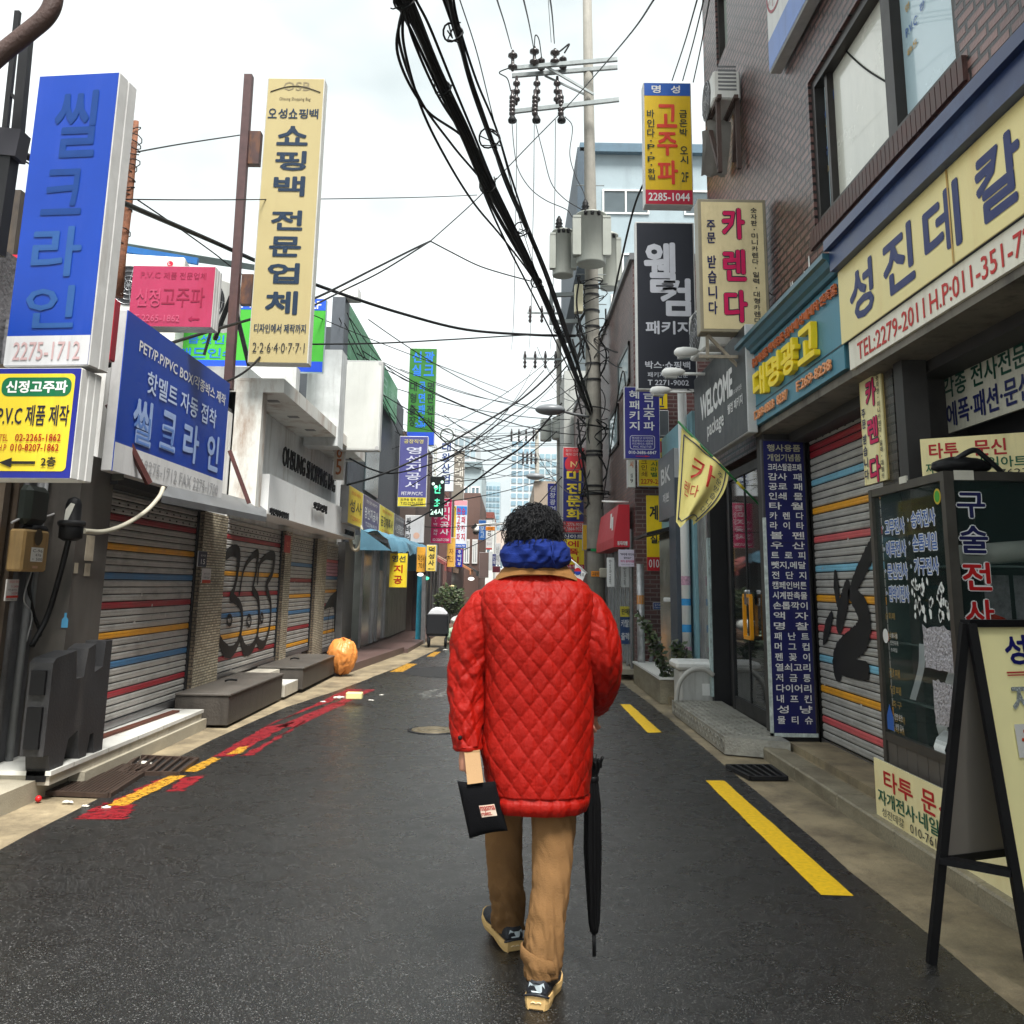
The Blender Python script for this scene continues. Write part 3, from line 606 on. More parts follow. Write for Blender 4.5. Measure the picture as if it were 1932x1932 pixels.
# ------------------------------------------------------------ left row: white shop building with four striped shutters
m_slat = M('shutter_steel', (0.42, 0.41, 0.385), rough=0.42, metal=0.15, var=0.2, scale=3, dirt=0.5, dcol=(0.09, 0.085, 0.075), dstretch=(3, 3, 9), dpos=0.5)
def st(c, n): return M('slat_' + n, c, rough=0.4, var=0.2, scale=4, dirt=0.35, dcol=(0.1, 0.09, 0.08), dstretch=(3, 3, 9), dpos=0.54)
SL = {'r': st(S(150, 30, 42), 'red'), 'y': st(S(222, 155, 30), 'yellow'), 'b': st(S(62, 115, 158), 'blue'), 'p': st(S(200, 90, 92), 'pink'), 'l': st(S(120, 180, 205), 'light_blue'), 'm': st(S(185, 130, 150), 'mauve')}
def shutter(root, y0, y1, z0, z1, X, sgn, stripes, name='shutter', slat=0.064):
    """slatted roller door in the plane X, facing sgn; stripes maps slat index from the top to a colour"""
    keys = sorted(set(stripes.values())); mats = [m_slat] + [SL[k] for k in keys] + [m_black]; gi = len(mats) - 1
    mb = MB(); n = int((z1 - z0) / slat); top = z1
    prof = [(0.0, 0.0), (0.005, 0.05), (0.011, 0.15), (0.013, 0.32), (0.0105, 0.46), (0.013, 0.6), (0.011, 0.78), (0.003, 0.88)]
    for i in range(n):
        mi = keys.index(stripes[i]) + 1 if i in stripes else 0
        za = top - i * slat
        for (d0, f0), (d1, f1) in zip(prof, prof[1:] + [(0.0, 1.0)]):
            a, b = za - f0 * slat, za - f1 * slat
            P = [(X + sgn * d0, y0, a), (X + sgn * d0, y1, a), (X + sgn * d1, y1, b), (X + sgn * d1, y0, b)]
            mb.face(P if sgn < 0 else P[::-1], gi if f1 == 1.0 else mi)  # last strip of each slat is black: shade of the gap put into colour
    o = mb.build(name, mats, root)
    mb = MB()
    for i in (1, 2, 3):
        for k in range(int((y1 - y0) / 0.2)):
            yy = y0 + 0.1 + k * 0.2 + (0.1 if i == 2 else 0); za = top - (i + .5) * slat
            if i in stripes: continue
            mb.box((X + sgn * 0.0128, yy, za - .008), (X + sgn * 0.0145, yy + .04, za + .008))
    if mb.v: mb.build('vent_slots', m_black, o)
    mb = MB(); mb.box((X - .02, y0, z0), (X + sgn * 0.03, y1, top - n * slat)); mb.build('bottom_rail', m_steel, o)
    for ya_, yb_ in ((y0 - .05, y0 - .002), (y1 + .002, y1 + .05)): MB().box((X - .03, ya_, z0), (X + sgn * .03, yb_, z1)).build('guide_rail', m_dark, o)
    return o
def every(order, first, step, n): return {first + i * step: order[i % len(order)] for i in range(n)}
def stroke(pts, wd, X, sgn, mb):                                 # spray-painted ribbon on a wall plane
    P = cr([AX(x, y, X) for x, y in pts], 8); ws = wd if isinstance(wd, list) else [wd] * len(pts)
    for i in range(len(P) - 1):
        def nv(j):
            a = P[max(j - 1, 0)]; b = P[min(j + 1, len(P) - 1)]; d = (b - a); n = Vector((0, -d.z, d.y)); n.normalize()
            k = j / (len(P) - 1) * (len(ws) - 1); k0 = int(k); k1 = min(k0 + 1, len(ws) - 1); ww = ws[k0] + (ws[k1] - ws[k0]) * (k - k0)
            return n * ww * (0.5 + 0.12 * noise.noise((j * .7, pts[0][0], 0)))
        a, b = nv(i), nv(i + 1)
        mb.face([P[i] - a, P[i] + a, P[i + 1] + b, P[i + 1] - b])
    for e in (0, len(P) - 1):
        ww = (ws[0] if e == 0 else ws[-1]) / 2 * 0.95
        mb.face([P[e] + Vector((0.0006, ww * math.cos(k * .5236), ww * math.sin(k * .5236))) for k in range(12)])
m_spray = worn_mat('spray_paint', (0.003, 0.003, 0.0035), 0.24, 30, 0.6)
W_ = (0.72, 0.72, 0.71)
def yat(x, y, X): return AX(x, y, X).y
t = thing('shop_building', 'low white shop building with four striped roller shutters and a rusty cornice', 'building', (-4.5, 14, 0))
bW = t
m_wall = M('white_plaster', (0.74, 0.75, 0.74), rough=0.7, var=0.08, dirt=0.6, dcol=(0.30, 0.26, 0.2), dstretch=(5, 5, 0.5), dpos=0.5)
YA, YB = 12.3, 19.6                                               # the recessed white fascia part
mb = MB(); mb.box((-8, 8.021, 2.25), (-3.52, YA - .004, 3.55)); mb.box((-8, YA, 2.25), (-3.52, 21.0, 4.28)); mb.box((-8, 8.021, -0.02), (-3.6, 21.0, 2.249))
mb.build('wall', m_wall, t)
mb = MB(); mb.box((-7.9, 8.03, 3.551), (-3.53, YA - .01, 3.60)); mb.build('roof_edge', M('roof_metal', (0.04, 0.042, 0.047), rough=0.5), t)
# shutters
S1 = (yat(168, 1200, XL), yat(352, 1200, XL)); S2 = (yat(408, 1150, XL), yat(520, 1150, XL)); S3 = (yat(537, 1130, XL), yat(584, 1130, XL)); S4 = (yat(606, 1120, XL), yat(668, 1120, XL))
for (a, b), z0, stp in ((S1, 0.2, every('ryb', 3, 4, 7)), (S2, 0.33, every('ryryb'[:0] + 'rby' * 0 + 'r', 3, 30, 1) | {10: 'y', 14: 'r', 18: 'b', 22: 'y', 26: 'r'}), (S3, 0.33, {7: 'b', 11: 'r', 15: 'y', 19: 'b', 23: 'r', 27: 'y'}), (S4, 0.2, {5: 'p', 6: 'm', 7: 'm', 8: 'm', 9: 'm', 10: 'b', 14: 'y', 18: 'r', 22: 'b', 26: 'y'})):
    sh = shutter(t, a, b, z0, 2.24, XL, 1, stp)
    if (a, b) == S2:
        mb = MB(); X = XL + .0185
        w_ = 0.06
        stroke([(408, 1100), (418, 1062), (436, 1040), (450, 1045), (448, 1080), (442, 1110), (436, 1125)], [.06, .09, .14, .17, .1, .09, .14], X, 1, mb)
        stroke([(436, 1125), (452, 1140), (457, 1160), (455, 1190), (448, 1215), (436, 1230), (424, 1225), (414, 1205), (411, 1180), (411, 1160)], [.12, .1, .09, .09, .1, .15, .16, .1, .08, .07], X + .001, 1, mb)
        stroke([(452, 1120), (460, 1075), (474, 1052), (486, 1045), (484, 1075), (478, 1105), (479, 1115), (487, 1130), (489, 1160), (485, 1200), (474, 1224), (462, 1226), (455, 1205)], [.06, .06, .08, .13, .08, .07, .12, .1, .09, .09, .13, .15, .1], X + .002, 1, mb)
        stroke([(486, 1100), (490, 1065), (503, 1050), (517, 1050), (514, 1080), (505, 1098), (504, 1112), (511, 1140), (509, 1180), (500, 1212), (491, 1216), (485, 1205)], [.06, .06, .09, .15, .1, .1, .12, .08, .08, .1, .13, .1], X + .003, 1, mb)
        for cx_, cy_, rx, ry in ((433, 1170, 4.5, 9), (470, 1171, 4, 10), (494, 1166, 2.5, 8)):
            stroke([(cx_ + rx * math.cos(k * .7), cy_ + ry * math.sin(k * .7)) for k in range(10)], .045, X + .004, 1, mb)
        mb.build('graffiti', m_spray, sh)
    if (a, b) == S4:
        mb = MB(); X = XL + .0185
        stroke([(656, 1085), (648, 1108), (640, 1122)], [.02, .1, .16], X, 1, mb); stroke([(612, 1148), (624, 1135), (636, 1130), (648, 1126), (652, 1132)], [.05, .22, .35, .3, .05], X + .001, 1, mb)
        stroke([(632, 1130), (634, 1150), (633, 1170), (631, 1190)], [.3, .34, .3, .06], X + .002, 1, mb); stroke([(648, 1150), (650, 1175), (648, 1193)], [.1, .2, .03], X + .001, 1, mb)
        stroke([(622, 1150), (618, 1180), (616, 1205)], [.05, .04, .03], X + .003, 1, mb); stroke([(628, 1160), (626, 1210)], .03, X + .003, 1, mb); stroke([(662, 1170), (662, 1190)], .07, X + .003, 1, mb); stroke([(640, 1060), (650, 1075), (656, 1088)], [.25, .15, .03], X + .002, 1, mb)
        mb.build('graffiti', m_spray, sh)
m_mosaic = brick_mat('mosaic_tile', S(215, 205, 180), S(165, 152, 126), S(90, 82, 68), 'YZ', 0.055, 0.03, 0.5, 0.006, 0.8)
m_mosaic2 = brick_mat('dark_tile', S(96, 84, 68), S(120, 106, 86), S(44, 38, 32), 'XZ', 0.16, 0.04, 0.6, 0.006, 0.8)
for y0, y1, lit in ((S1[1] + .052, S2[0] - .052, 1), (S2[1] + .052, S3[0] - .052, 1), (S3[1] + .052, S4[0] - .052, 1)):
    mb = MB(); mb.box((-3.7, y0, .2), (-3.42, y1, 2.248)); o = mb.build('pillar', [m_mosaic, m_mosaic2], t)
    o.data.polygons[2].material_index = 1
# old sticker flecks on the steel, house number plates on the pillars
def flecks(root, X, sgn, pts, seed):
    rr = random.Random(seed)
    for (x, y) in pts:
        p = AX(x, y, X); s_ = rr.uniform(.012, .035)
        MB().face([p + Vector((sgn * .0004, s_ * math.cos(a) * rr.uniform(.5, 1.2), s_ * .8 * math.sin(a) * rr.uniform(.5, 1.2))) for a in [k * .9 for k in range(7)]]).build('sticker_fleck', M('sticker_fleck_m', (.5, .49, .46), rough=.7, var=.4, scale=40), root)
flecks(t, XL + .0165, 1, [(232, 1158), (243, 1166), (236, 1171), (248, 1156), (254, 1175), (300, 1158), (312, 1160), (287, 1142), (262, 1205), (248, 1286), (262, 1282), (303, 1262), (268, 1122), (440, 1166), (478, 1168), (465, 1240), (436, 1262), (556, 1098), (554, 1142)], 3)
t2, fc = sign_x('house_number', 'small dark blue house number plate on the tiled pillar between the first two shutters', -3.41, 374, 390, 1039, 1069, .012, S(20, 28, 52), (.4, .4, .42), border=.004); fc.text([('15', .28, .5, .78, .85)], W_, .03); fc.text([('을지로', .2, .2, .8, .34)], W_, .01)
t2, fc = sign_x('flyer', 'white and red flyer hanging crooked under the house number plate', -3.405, 381, 397, 1072, 1100, .004, (.6, .58, .56), (.6, .6, .6), border=.0); fc.rect(0, .78, 1, 1, S(190, 60, 40), 'band'); fc.text([('반찬', .15, .3, .85, .46), ('배달', .15, .54, .85, .7)], (.05, .05, .05), .03)
t2, fc = sign_x('wall_plate', 'red plate on the narrow pillar right of the looped graffiti', -3.41, 537, 548, 1009, 1042, .012, S(176, 40, 34), (.4, .3, .3), border=.0); fc.text([('인', .25, .35, .75, .65)], S(220, 120, 100), .03)
# fascia, cornice and lettering
m_corn = M('rusty_white_metal', (0.62, 0.62, 0.58), rough=0.5, var=0.1, dirt=1.0, dcol=(0.20, 0.08, 0.02), dstretch=(2.2, 2.2, 0.7), dpos=0.52)
zc = AX(537, 716, -2.9).z; y0 = AX(537, 716, -2.9).y; y1 = yat(690, 838, -2.9)
mb = MB(); mb.box((-3.52, y0, zc - .17), (-2.9, y1, zc)); mb.box((-3.9, y0 - 0.02, zc - 2.3 + .4), (-3.50, y0 - .004, zc + .002)); mb.box((-3.85, y0 - 0.003, zc - .02), (-2.905, y1, zc + .012)); mb.build('cornice', m_corn, t); MB().box((-3.9, y0 - .02, 2.36), (-3.16, y0 + .22, zc - .174)).build('end_wall', m_corn, t)
mb = MB()
for k in range(6): yy = y0 + .5 + k * (y1 - y0 - .9) / 5; mb.box((-3.25, yy, zc - .176), (-3.1, yy + .16, zc - .171))
mb.build('downlight', m_grey, t)
zb = AX(507, 970, -3.12).z; zt = AX(507, 893, -3.12).z; yb0 = yat(507, 930, -3.12); yb1 = yat(671, 985, -3.12)
mb = MB(); mb.box((-3.9, yb0, zb), (-3.12, yb1, zt)); fb = mb.build('fascia_box', M('white_panel', (0.80, 0.81, 0.80), rough=0.45, var=0.05, dirt=0.5, dcol=(0.25, 0.12, 0.05), dstretch=(2, 2, 1.2), dpos=0.6), t)
mb = MB(); mb.box((-3.6, y0 - .0, zt + .004), (-3.50, y1 - .2, zc - .174)); mb.build('fascia_panel', m_wall, t)
def wall_text(X, xl, xr, yt, yb, at, s_, bold, depth, root, name='lettering', mat=m_black):
    h0 = AX(xl if at == 'l' else xr, yt, X); h1 = AX(xl if at == 'l' else xr, yb, X); a = yat(xl, yt, X); b = yat(xr, yt, X)
    lo, hi = sorted((a, b))
    f_ = Face(root, hi - lo, h0.z - h1.z, x0=0.0)
    o = f_.text([(s_, 0, 0, 1, 1)], (0, 0, 0), bold, depth=depth, name=name, mat=mat)
    o.location = Vector((X, lo if X < 0 else hi, h1.z)) - root.location; o.rotation_euler = (0, 0, R(90) if X < 0 else R(-90))
    return o
wall_text(-3.42, 536, 637, 840, 879, 'l', 'OHSUNG SHOPPING BAG', .004, .02, t)
wall_text(-3.06, 594, 618, 945, 961, 'l', '오성쇼핑백', .01, .03, t); wall_text(-3.07, 511, 546, 957, 971, 'l', '디자인에서 제작까지', .01, .02, t); wall_text(-3.07, 652, 668, 998, 1008, 'l', '2264-0771', .01, .02, t)
# raised white tiled step, wooden step boxes
m_tile = brick_mat('white_marble_tile', (0.66, 0.66, 0.62), (0.6, 0.6, 0.56), (0.22, 0.2, 0.16), 'XY', 0.6, 0.6, 0.3, 0.005, 0.1)
m_tilef = M('tile_riser', (0.46, 0.43, 0.36), rough=0.4, var=0.2, scale=3, dirt=0.5)
t = thing('doorstep', 'white tiled step in front of the nearest striped shutter', 'step', (-3.3, 8.6, 0))
MB().box((-3.6, 6.85, 0.16), (-3.10, 10.15, 0.19)).build('tread', m_tile, t); MB().box((-3.6, 6.87, 0.0951), (-3.115, 10.13, 0.1595)).build('riser', m_tilef, t)
MB().bar((-3.36, 8.1, 0.2), (-3.30, 9.9, 0.2), .07, .02).build('threshold_plank', M('red_brown_plank', S(80, 40, 26), rough=0.6, var=0.3), t)
def woodbox(label, y0, y1, X0, X1, z0, z1):
    t = thing('wooden_step', label, 'step', ((X0 + X1) / 2, y0, 0))
    MB().bbox((X0, y0, z0), (X1, y1, z1 - .025), r=.006).build('body', m_wood, t)
    MB().bbox((X0, y0 - .015, z1 - .0245), (X1 + .015, y1 + .015, z1), r=.006).build('tread', M('worn_plank', (0.075, 0.067, 0.058), rough=0.5, var=0.4, scale=4, bump=0.2), t)
    MB().tube(cr([(X0 + .2, y0 + (y1 - y0) * .45, z1 + .02), (X0 + .25, y0 + (y1 - y0) * .45, z1 + .035), (X0 + .3, y0 + (y1 - y0) * .5, z1 + .02)]), .012, 6).build('handle', m_black, t)
woodbox('dark wooden step box in front of the shutter with black loop graffiti', 10.25, 12.62, -3.44, -2.88, 0.02, 0.335)
woodbox('dark wooden step box reaching as far as the orange refuse bag', 13.5, 16.0, -3.44, -2.80, 0.04, 0.335)
t = thing('doorstep', 'pair of white tiled steps between the two dark wooden step boxes', 'step', (-3.2, 13, 0))
MB().box((-3.44, 12.7, 0.03), (-2.86, 13.47, 0.17)).build('lower_step', [m_tilef], t); MB().box((-3.44, 12.72, 0.1702), (-3.12, 13.47, 0.31)).build('upper_step', [m_tilef], t)
MB().box((-3.43, 12.71, 0.1705), (-2.86, 13.46, 0.178)).build('tread', m_tile, t)
# grey canopy strip with red-brown struts
t = thing('canopy', 'bent grey sheet-metal canopy strip under the blue wall sign', 'canopy', (-3.2, 9.5, 2.3))
A, B, Cc, D_ = AX(325, 907, -3.28), AX(503, 955, -3.28), AX(503, 977, -2.95), AX(305, 937, -2.95)
mb = MB(); mb.hexa([A, B, Cc, D_, A + Vector((0, 0, .012)), B + Vector((0, 0, .012)), Cc + Vector((0, 0, .012)), D_ + Vector((0, 0, .012))]); mb.face([D_, Cc, Cc - Vector((0, 0, .05)), D_ - Vector((0, 0, .05))])
mb.build('sheet', M('galvanised', (0.15, 0.155, 0.16), rough=0.45, metal=0.5, var=0.3, scale=3), t)
mb = MB(); mb.box((-3.52, 7.95, 2.26), (-3.30, 10.9, 2.36)); mb.build('beam', m_dark, t)
for lab, a, b in (('red-brown steel strut in front of the blue wall sign', (205, 762, -3.3), (281, 912, -3.05)), ('red-brown steel strut between the blue wall sign and the white fascia', (433, 850, -3.3), (470, 950, -3.05))):
    p, q = AX(*a[:2], a[2]), AX(*b[:2], b[2]); single(MB().bar(p, q, .045), 'strut', M('red_oxide', (0.07, 0.022, 0.02), rough=0.55, var=0.3), lab, 'strut')

# ------------------------------------------------------------ signs on the left, near to far
BLUE = S(0, 45, 106)
W = W_
m_bluef = M('sun_faded_blue', S(14, 58, 152), rough=0.4, var=0.12, scale=1.2, dirt=0.3, dcol=S(60, 80, 170), dstretch=(4, 4, .6), spec=.35)
t, fc = sign_y('projecting_sign', 'tall blue projecting sign with ghost marks of removed letters', (34, 139, 202, 691), 6.0, .24, BLUE, (0.5, 0.5, 0.49), yaw=R(-7), border=.006, ribs=2, facemat=m_bluef)
fc.rect(0, .905, 1, 1, (0.52, 0.52, 0.53), 'band', th=.001)
fc.text([('씰', .26, .06, .80, .30), ('크', .22, .34, .72, .50)], S(10, 54, 118), .03, name='ghost_letters')
fc.text([('라', .18, .54, .78, .71), ('인', .18, .74, .78, .88)], S(38, 78, 136), .03, name='ghost_letters')
fc.text([('2275-1712', .1, .925, .9, .985)], S(180, 152, 152), .02)
t, fc = sign_y('projecting_sign', 'yellow and navy projecting sign with green name band below the tall blue one', (-40, 694, 148, 903), 5.96, .26, S(28, 36, 128), (0.6, 0.6, 0.58), yaw=R(-5), border=.004, ribs=3)
YEL = S(214, 190, 48)
fc.rect(.03, .05, .95, .94, YEL, 'panel', r=.03); fc.rect(.17, .085, .92, .26, S(10, 100, 62), 'name_band', r=.05)
fc.text([('신정고주파', .22, .115, .88, .23)], (0.75, .75, .73), .05)
fc.text([('P.V.C 제품 제작', .17, .34, .93, .53)], (.012, .012, .03), .03); fc.text([('TEL', .215, .61, .31, .67), ('02-2265-1862', .385, .605, .87, .67), ('H.P', .215, .70, .305, .76), ('010-8207-1862', .345, .695, .86, .76)], S(150, 20, 20), .03)
fc.arrow(.63, .245, .865, .045, (.012, .012, .012)); fc.text([('2층', .69, .81, .85, .90)], (.012, .012, .012), .045)
t, fc = sign_x('wall_sign', 'small cream sign with a red telephone number under the yellow projecting sign', -3.58, 20, 156, 866, 900, .05, S(225, 200, 110), (0.3, .35, .5), at='r', border=.0)
fc.rect(0, .82, 1, 1, S(60, 110, 180), 'band'); fc.text([('FAX :', .45, .2, .64, .72)], (.02, .02, .02), .03); fc.text([('2265-5682', .67, .15, .98, .7)], S(160, 40, 30), .03)
t, fc = sign_y('projecting_sign', 'faded pink projecting sign with a small left arrow', (246, 502, 403, 617), 8.8, .22, S(190, 54, 96), (0.55, .55, .54), border=.004, ribs=3, facemat=M('faded_pink', S(160, 44, 80), rough=.45, var=.1, dirt=.7, dcol=S(150, 18, 50), dstretch=(3, 3, .5), dpos=.5))
fc.text([('제품 전문업체', .38, .1, .9, .22), ('고주파', .38, .35, .9, .68)], S(130, 22, 54), .01); fc.text([('P.V.C', .1, .1, .34, .2)], S(148, 38, 70), .0); fc.arrow(.86, .72, .87, .045, S(140, 20, 60))
fc.text([('신정', .07, .37, .36, .68)], S(170, 64, 94), .01); fc.text([('T.2265-1862', .07, .81, .62, .92)], S(180, 84, 110), .0)
t, fc = sign_x('wall_sign', 'wide blue wall sign with streaked white lettering above the nearest shutter', -3.15, 226, 433, 573, 893, .09, BLUE, (0.42, .42, .42), border=.004, facemat=_mats['sun_faded_blue'])
fc.rect(0, .825, 1, 1, (0.62, .62, .62), 'band', th=.001)
fc.text([('PET/P.P/PVC BOX/각종박스 제작', .10, .12, .955, .215)], W, .03); fc.text([('핫멜트 자동 접착', .18, .29, .86, .44)], S(190, 205, 230), .025)
fc.text([('씰', .10, .49, .25, .79), ('크', .32, .49, .46, .76), ('라', .53, .49, .69, .78), ('인', .78, .49, .92, .78)], S(150, 172, 214), .05); fc.text([('씰', .11, .60, .24, .785), ('크', .33, .6, .45, .755)], S(95, 130, 195), .02)
fc.text([('T.2275-1712 FAX 2275-1700', .16, .875, .94, .955)], (.36, .36, .37), .02)
# rusty frame posts behind the signs
t = thing('sign_post', 'grey steel post standing between the pink sign and the tall blue sign', 'post', AY(224, 900, 7.7)); mb = MB(); mb.tube([AY(222, 905, 7.7), AY(221, 610, 7.7)], .05, 8); mb.build('shaft', M('mossy_post', (0.05, 0.055, 0.045), rough=.7, var=.4, dirt=.6, dcol=(.12, .1, .04)), t)
mb = MB(); mb.tube([AY(217, 600, 7.72), AY(240, 600, 7.72)], .03, 8); mb.build('bracket', m_dark, t)
a = AY(218, 690, 8.2); b = AY(244, 596, 8.2)
t = thing('sign_bracket_box', 'lavender grey bracket box stained by a rust streak beside the pink sign', 'bracket', a)
MB().box(a, b + Vector((0, .3, 0))).build('box', M('lavender_grey', (.33, .33, .38), rough=.5), t); MB().box(((a.x + b.x) / 2 - .012, a.y - .003, a.z + .06), ((a.x + b.x) / 2 + .012, a.y - .001, b.z)).build('rust_streak', m_rust, t)
t, fc = sign_y('projecting_sign', 'narrow red sign showing as a strip behind the tall blue sign', (150, 563, 213, 678), 7.0, .1, S(178, 20, 48), S(150, 25, 45), border=0.0)
t, fc = sign_y('projecting_sign', 'red sign with white strokes cut by the left picture edge', (-60, 480, 24, 640), 7.6, .12, S(190, 30, 50), (.5, .5, .5), border=.0)
fc.text([('신', .5, .08, .95, .55)], W, .05); fc.rect(0, .72, 1, 1, (.6, .6, .58), 'band'); fc.text([('광고', .3, .76, .96, .95)], (.02, .02, .05), .04)
a, b = AY(-40, 500, 9.0), AY(40, 358, 9.0)
single(MB().box(a, b + Vector((0, .15, 0))), 'rusted_panel', M('rust_panel', (0.045, .036, .03), rough=.7, var=.5, scale=3, dirt=.8, dcol=(.12, .08, .04), dstretch=(3, 3, 1)), 'rust-mottled dark panel at the left edge behind the blue sign', 'panel')
# tall stand at the far left with a rusty pipe over it
t = thing('sign_post', 'dark steel sign post with open twin rails at the upper left edge', 'post', AY(0, 330, 5.2))
mb = MB(); mb.bar(AY(-14, 480, 5.2), AY(12, 300, 5.2), .1, .1); mb.build('shaft', m_dark, t)
mb = MB(); mb.bar(AY(13, 300, 5.2), AY(24, 250, 5.2), .12, .16); mb.build('sleeve', M('dark_violet_steel', (.03, .028, .036), rough=.5), t)
mb = MB(); mb.bar(AY(10, 245, 5.2), AY(34, 22, 5.2), .03); mb.bar(AY(34, 250, 5.2), AY(52, 60, 5.2), .055); mb.bar(AY(22, 178, 5.2), AY(32, 190, 5.2), .02); mb.build('rail', m_dark, t)
single(MB().tube(cr([AY(-80, 176, 4.9), AY(0, 104, 4.9), AY(52, 62, 4.9), AY(88, 30, 4.9), AY(102, -5, 4.9), AY(100, -60, 4.9)], 8), .052, 14), 'drain_pipe', M('rusty_brown_pipe', (.06, .034, .028), rough=.6, var=.4, bump=.3), 'rusty brown bent pipe crossing the upper left corner', 'pipe')
# rusty pole with wires wound round it
t = thing('wire_pole', 'rusty old pole wound with wires behind the tall blue sign', 'pole', AY(222, 560, 9.6))
MB().tube([AY(222, 560, 9.6), AY(229, 480, 9.6), AY(243, 380, 9.6), AY(251, 300, 9.6), AY(257, 229, 9.6)], .04, 8, radii=[.06, .055, .045, .035, .03]).build('shaft', m_rust, t)
mb = MB(); rr = random.Random(2)
for i in range(26):
    k = i / 26; c0 = AY(257 - 34 * k, 235 + 240 * k, 9.6); rr_ = .05 + .05 * rr.random()
    if rr.random() < .7: mb.tube([c0 + Vector((rr_ * math.cos(a), rr_ * math.sin(a), .03 * math.sin(a + i))) for a in [j * .7 for j in range(10)]], .006, 5)
mb.build('wire_winding', m_wire, t)
# shopping bag maker's sign on its maroon post
t = thing('sign_post', 'maroon steel post carrying the tall cream sign', 'post', AY(425, 730, 11.6))
MB().bar(AY(431, 735, 11.6), AY(470, 143, 11.6), .105, .105, up=(0, 1, 0)).build('shaft', m_maroon, t)
mb = MB(); 
m_rm = M('rusty_maroon', (.06, .03, .028), rough=.7, var=.4, dirt=.9, dcol=(.2, .08, .02), dstretch=(5, 5, 2), dpos=.5)
for (x0, y0, x1, y1) in ((462, 247, 492, 308), (452, 517, 478, 573)): a, b = AY(x0, y1, 11.62), AY(x1, y0, 11.62); MB().box(a, b + Vector((0, .12, 0))).build('bracket', m_rm, t)
mb = MB(); mb.bar(AY(385, 670, 11.9), AY(408, 590, 11.9), .03); mb.bar(AY(446, 590, 11.8), AY(470, 690, 11.8), .05); mb.bar(AY(436, 560, 11.8), AY(405, 640, 12.2), .05); mb.build('brace', m_dark, t)
CREAM = S(166, 152, 108)
t, fc = sign_y('projecting_sign', 'tall cream projecting sign with big navy stacked letters on the maroon post', (486, 147, 597, 686), 11.5, .2, CREAM, (.5, .5, .46), border=.012, facemat=M('cream_face', S(166, 152, 108), rough=.45, var=.06, scale=1.5, dirt=.25, dcol=S(150, 130, 90)))
DN = S(20, 40, 62)
fc.text([('OSB', .28, .012, .76, .045)], S(130, 118, 92), .01); fc.text([('Ohsung Shopping Bag', .22, .07, .78, .085)], S(60, 50, 40), 0)
mb = MB(); pts = [fc.P(.05 + .9 * k / 12, .05 - .022 * math.sin(math.pi * k / 12), .006) for k in range(13)]; mb.tube(pts, .006, 5); mb.build('arc', M('arc_dark', S(60, 54, 42)), t, world=False)
fc.text([('오성쇼핑백', .02, .112, .95, .148, 'h')], DN, .03)
fc.text([(c, .22, a, .78, b) for c, a, b in (('쇼', .176, .247), ('핑', .267, .338), ('백', .358, .43), ('전', .48, .55), ('문', .572, .642), ('업', .664, .735), ('체', .76, .84))], DN, .055)
fc.text([('디자인에서 제작까지', .06, .872, .95, .902)], DN, .03); fc.text([('2·2·6·4·0·7·7·1', .06, .935, .95, .968)], (.02, .02, .022), .012)
# roofs behind
t = thing('house', 'white walled house with dark green sheet roof and blue gutter behind the pink sign', 'building', (-6.5, 15, 0))
A, B = AY(160, 470, 14.6), AY(365, 500, 14.6)
MB().box((A.x, 14.6, 3), (B.x - .2, 19, B.z - .05)).build('wall', M('cream_wall', (.5, .49, .44), rough=.7), t)
mb = MB(); a, b = AY(150, 458, 14.3), AY(376, 496, 14.3); mb.hexa([a, b, b + Vector((0, 4, 1.2)), a + Vector((0, 4, 1.2)), a + Vector((0, 0, .12)), b + Vector((0, 0, .12)), b + Vector((0, 4, 1.32)), a + Vector((0, 4, 1.32))]); mb.build('roof', M('green_sheet', (.03, .05, .045), rough=.5, var=.4, scale=6), t)
MB().bar(a + Vector((0, -.06, 0)), b + Vector((0, -.06, 0)), .08, .1).build('gutter', M('blue_gutter', S(30, 90, 150), rough=.4), t)
# air conditioner units behind
def acunit(label, loc, rz, w_=.85, h_=.62, d=.32, logo=False, group=None):
    t = thing('air_conditioner', label, 'air conditioner', loc, rz, group)
    MB().bbox((-w_ / 2, 0, 0), (w_ / 2, d, h_), r=.02).build('casing', M('ac_white', (.62, .62, .59), rough=.45, var=.06, dirt=.4, dcol=(.3, .27, .2)), t, world=False)
    fm = Face(t, w_, h_); o = fm.disc(.34, .5, .25, (.03, .03, .033), 'fan_grille')
    mb = MB()
    for k in range(4): mb.tube([(-.16 * w_ + .05 * (k + 1) * math.cos(a * .35), -.012, h_ / 2 + .06 * (k + 1) * math.sin(a * .35)) for a in range(19)], .004, 5)
    for k in range(9): a = k * .698; mb.bar((-.16 * w_, -.012, h_ / 2), (-.16 * w_ + .24 * math.cos(a), -.012, h_ / 2 + .24 * math.sin(a)), .006)
    mb.build('fan_guard', m_steel, t, world=False)
    if logo: fm.disc(.82, .12, .035, S(190, 30, 60), 'logo'); fm.text([('L', .80, .09, .825, .14)], W, .01); fm.text([('LG', .78, .18, .86, .225)], (.1, .1, .1), .02)
    mb = MB()
    for k in range(7): mb.box((w_ / 2, .06, h_ * .3 + k * .05), (w_ / 2 + .003, d - .05, h_ * .3 + k * .05 + .025))
    mb.build('side_vent', m_grey, t, world=False)
    return t
p = AY(262, 600, 11.0); acunit('white air conditioner with a round red logo behind the pink sign', (p.x, 11.0, p.z), R(8), .95, .80, logo=True)
p = AY(408, 610, 12.0); acunit('white air conditioner showing its round grille right of the pink sign', (p.x, 12.0, p.z), R(60), .85, .62)
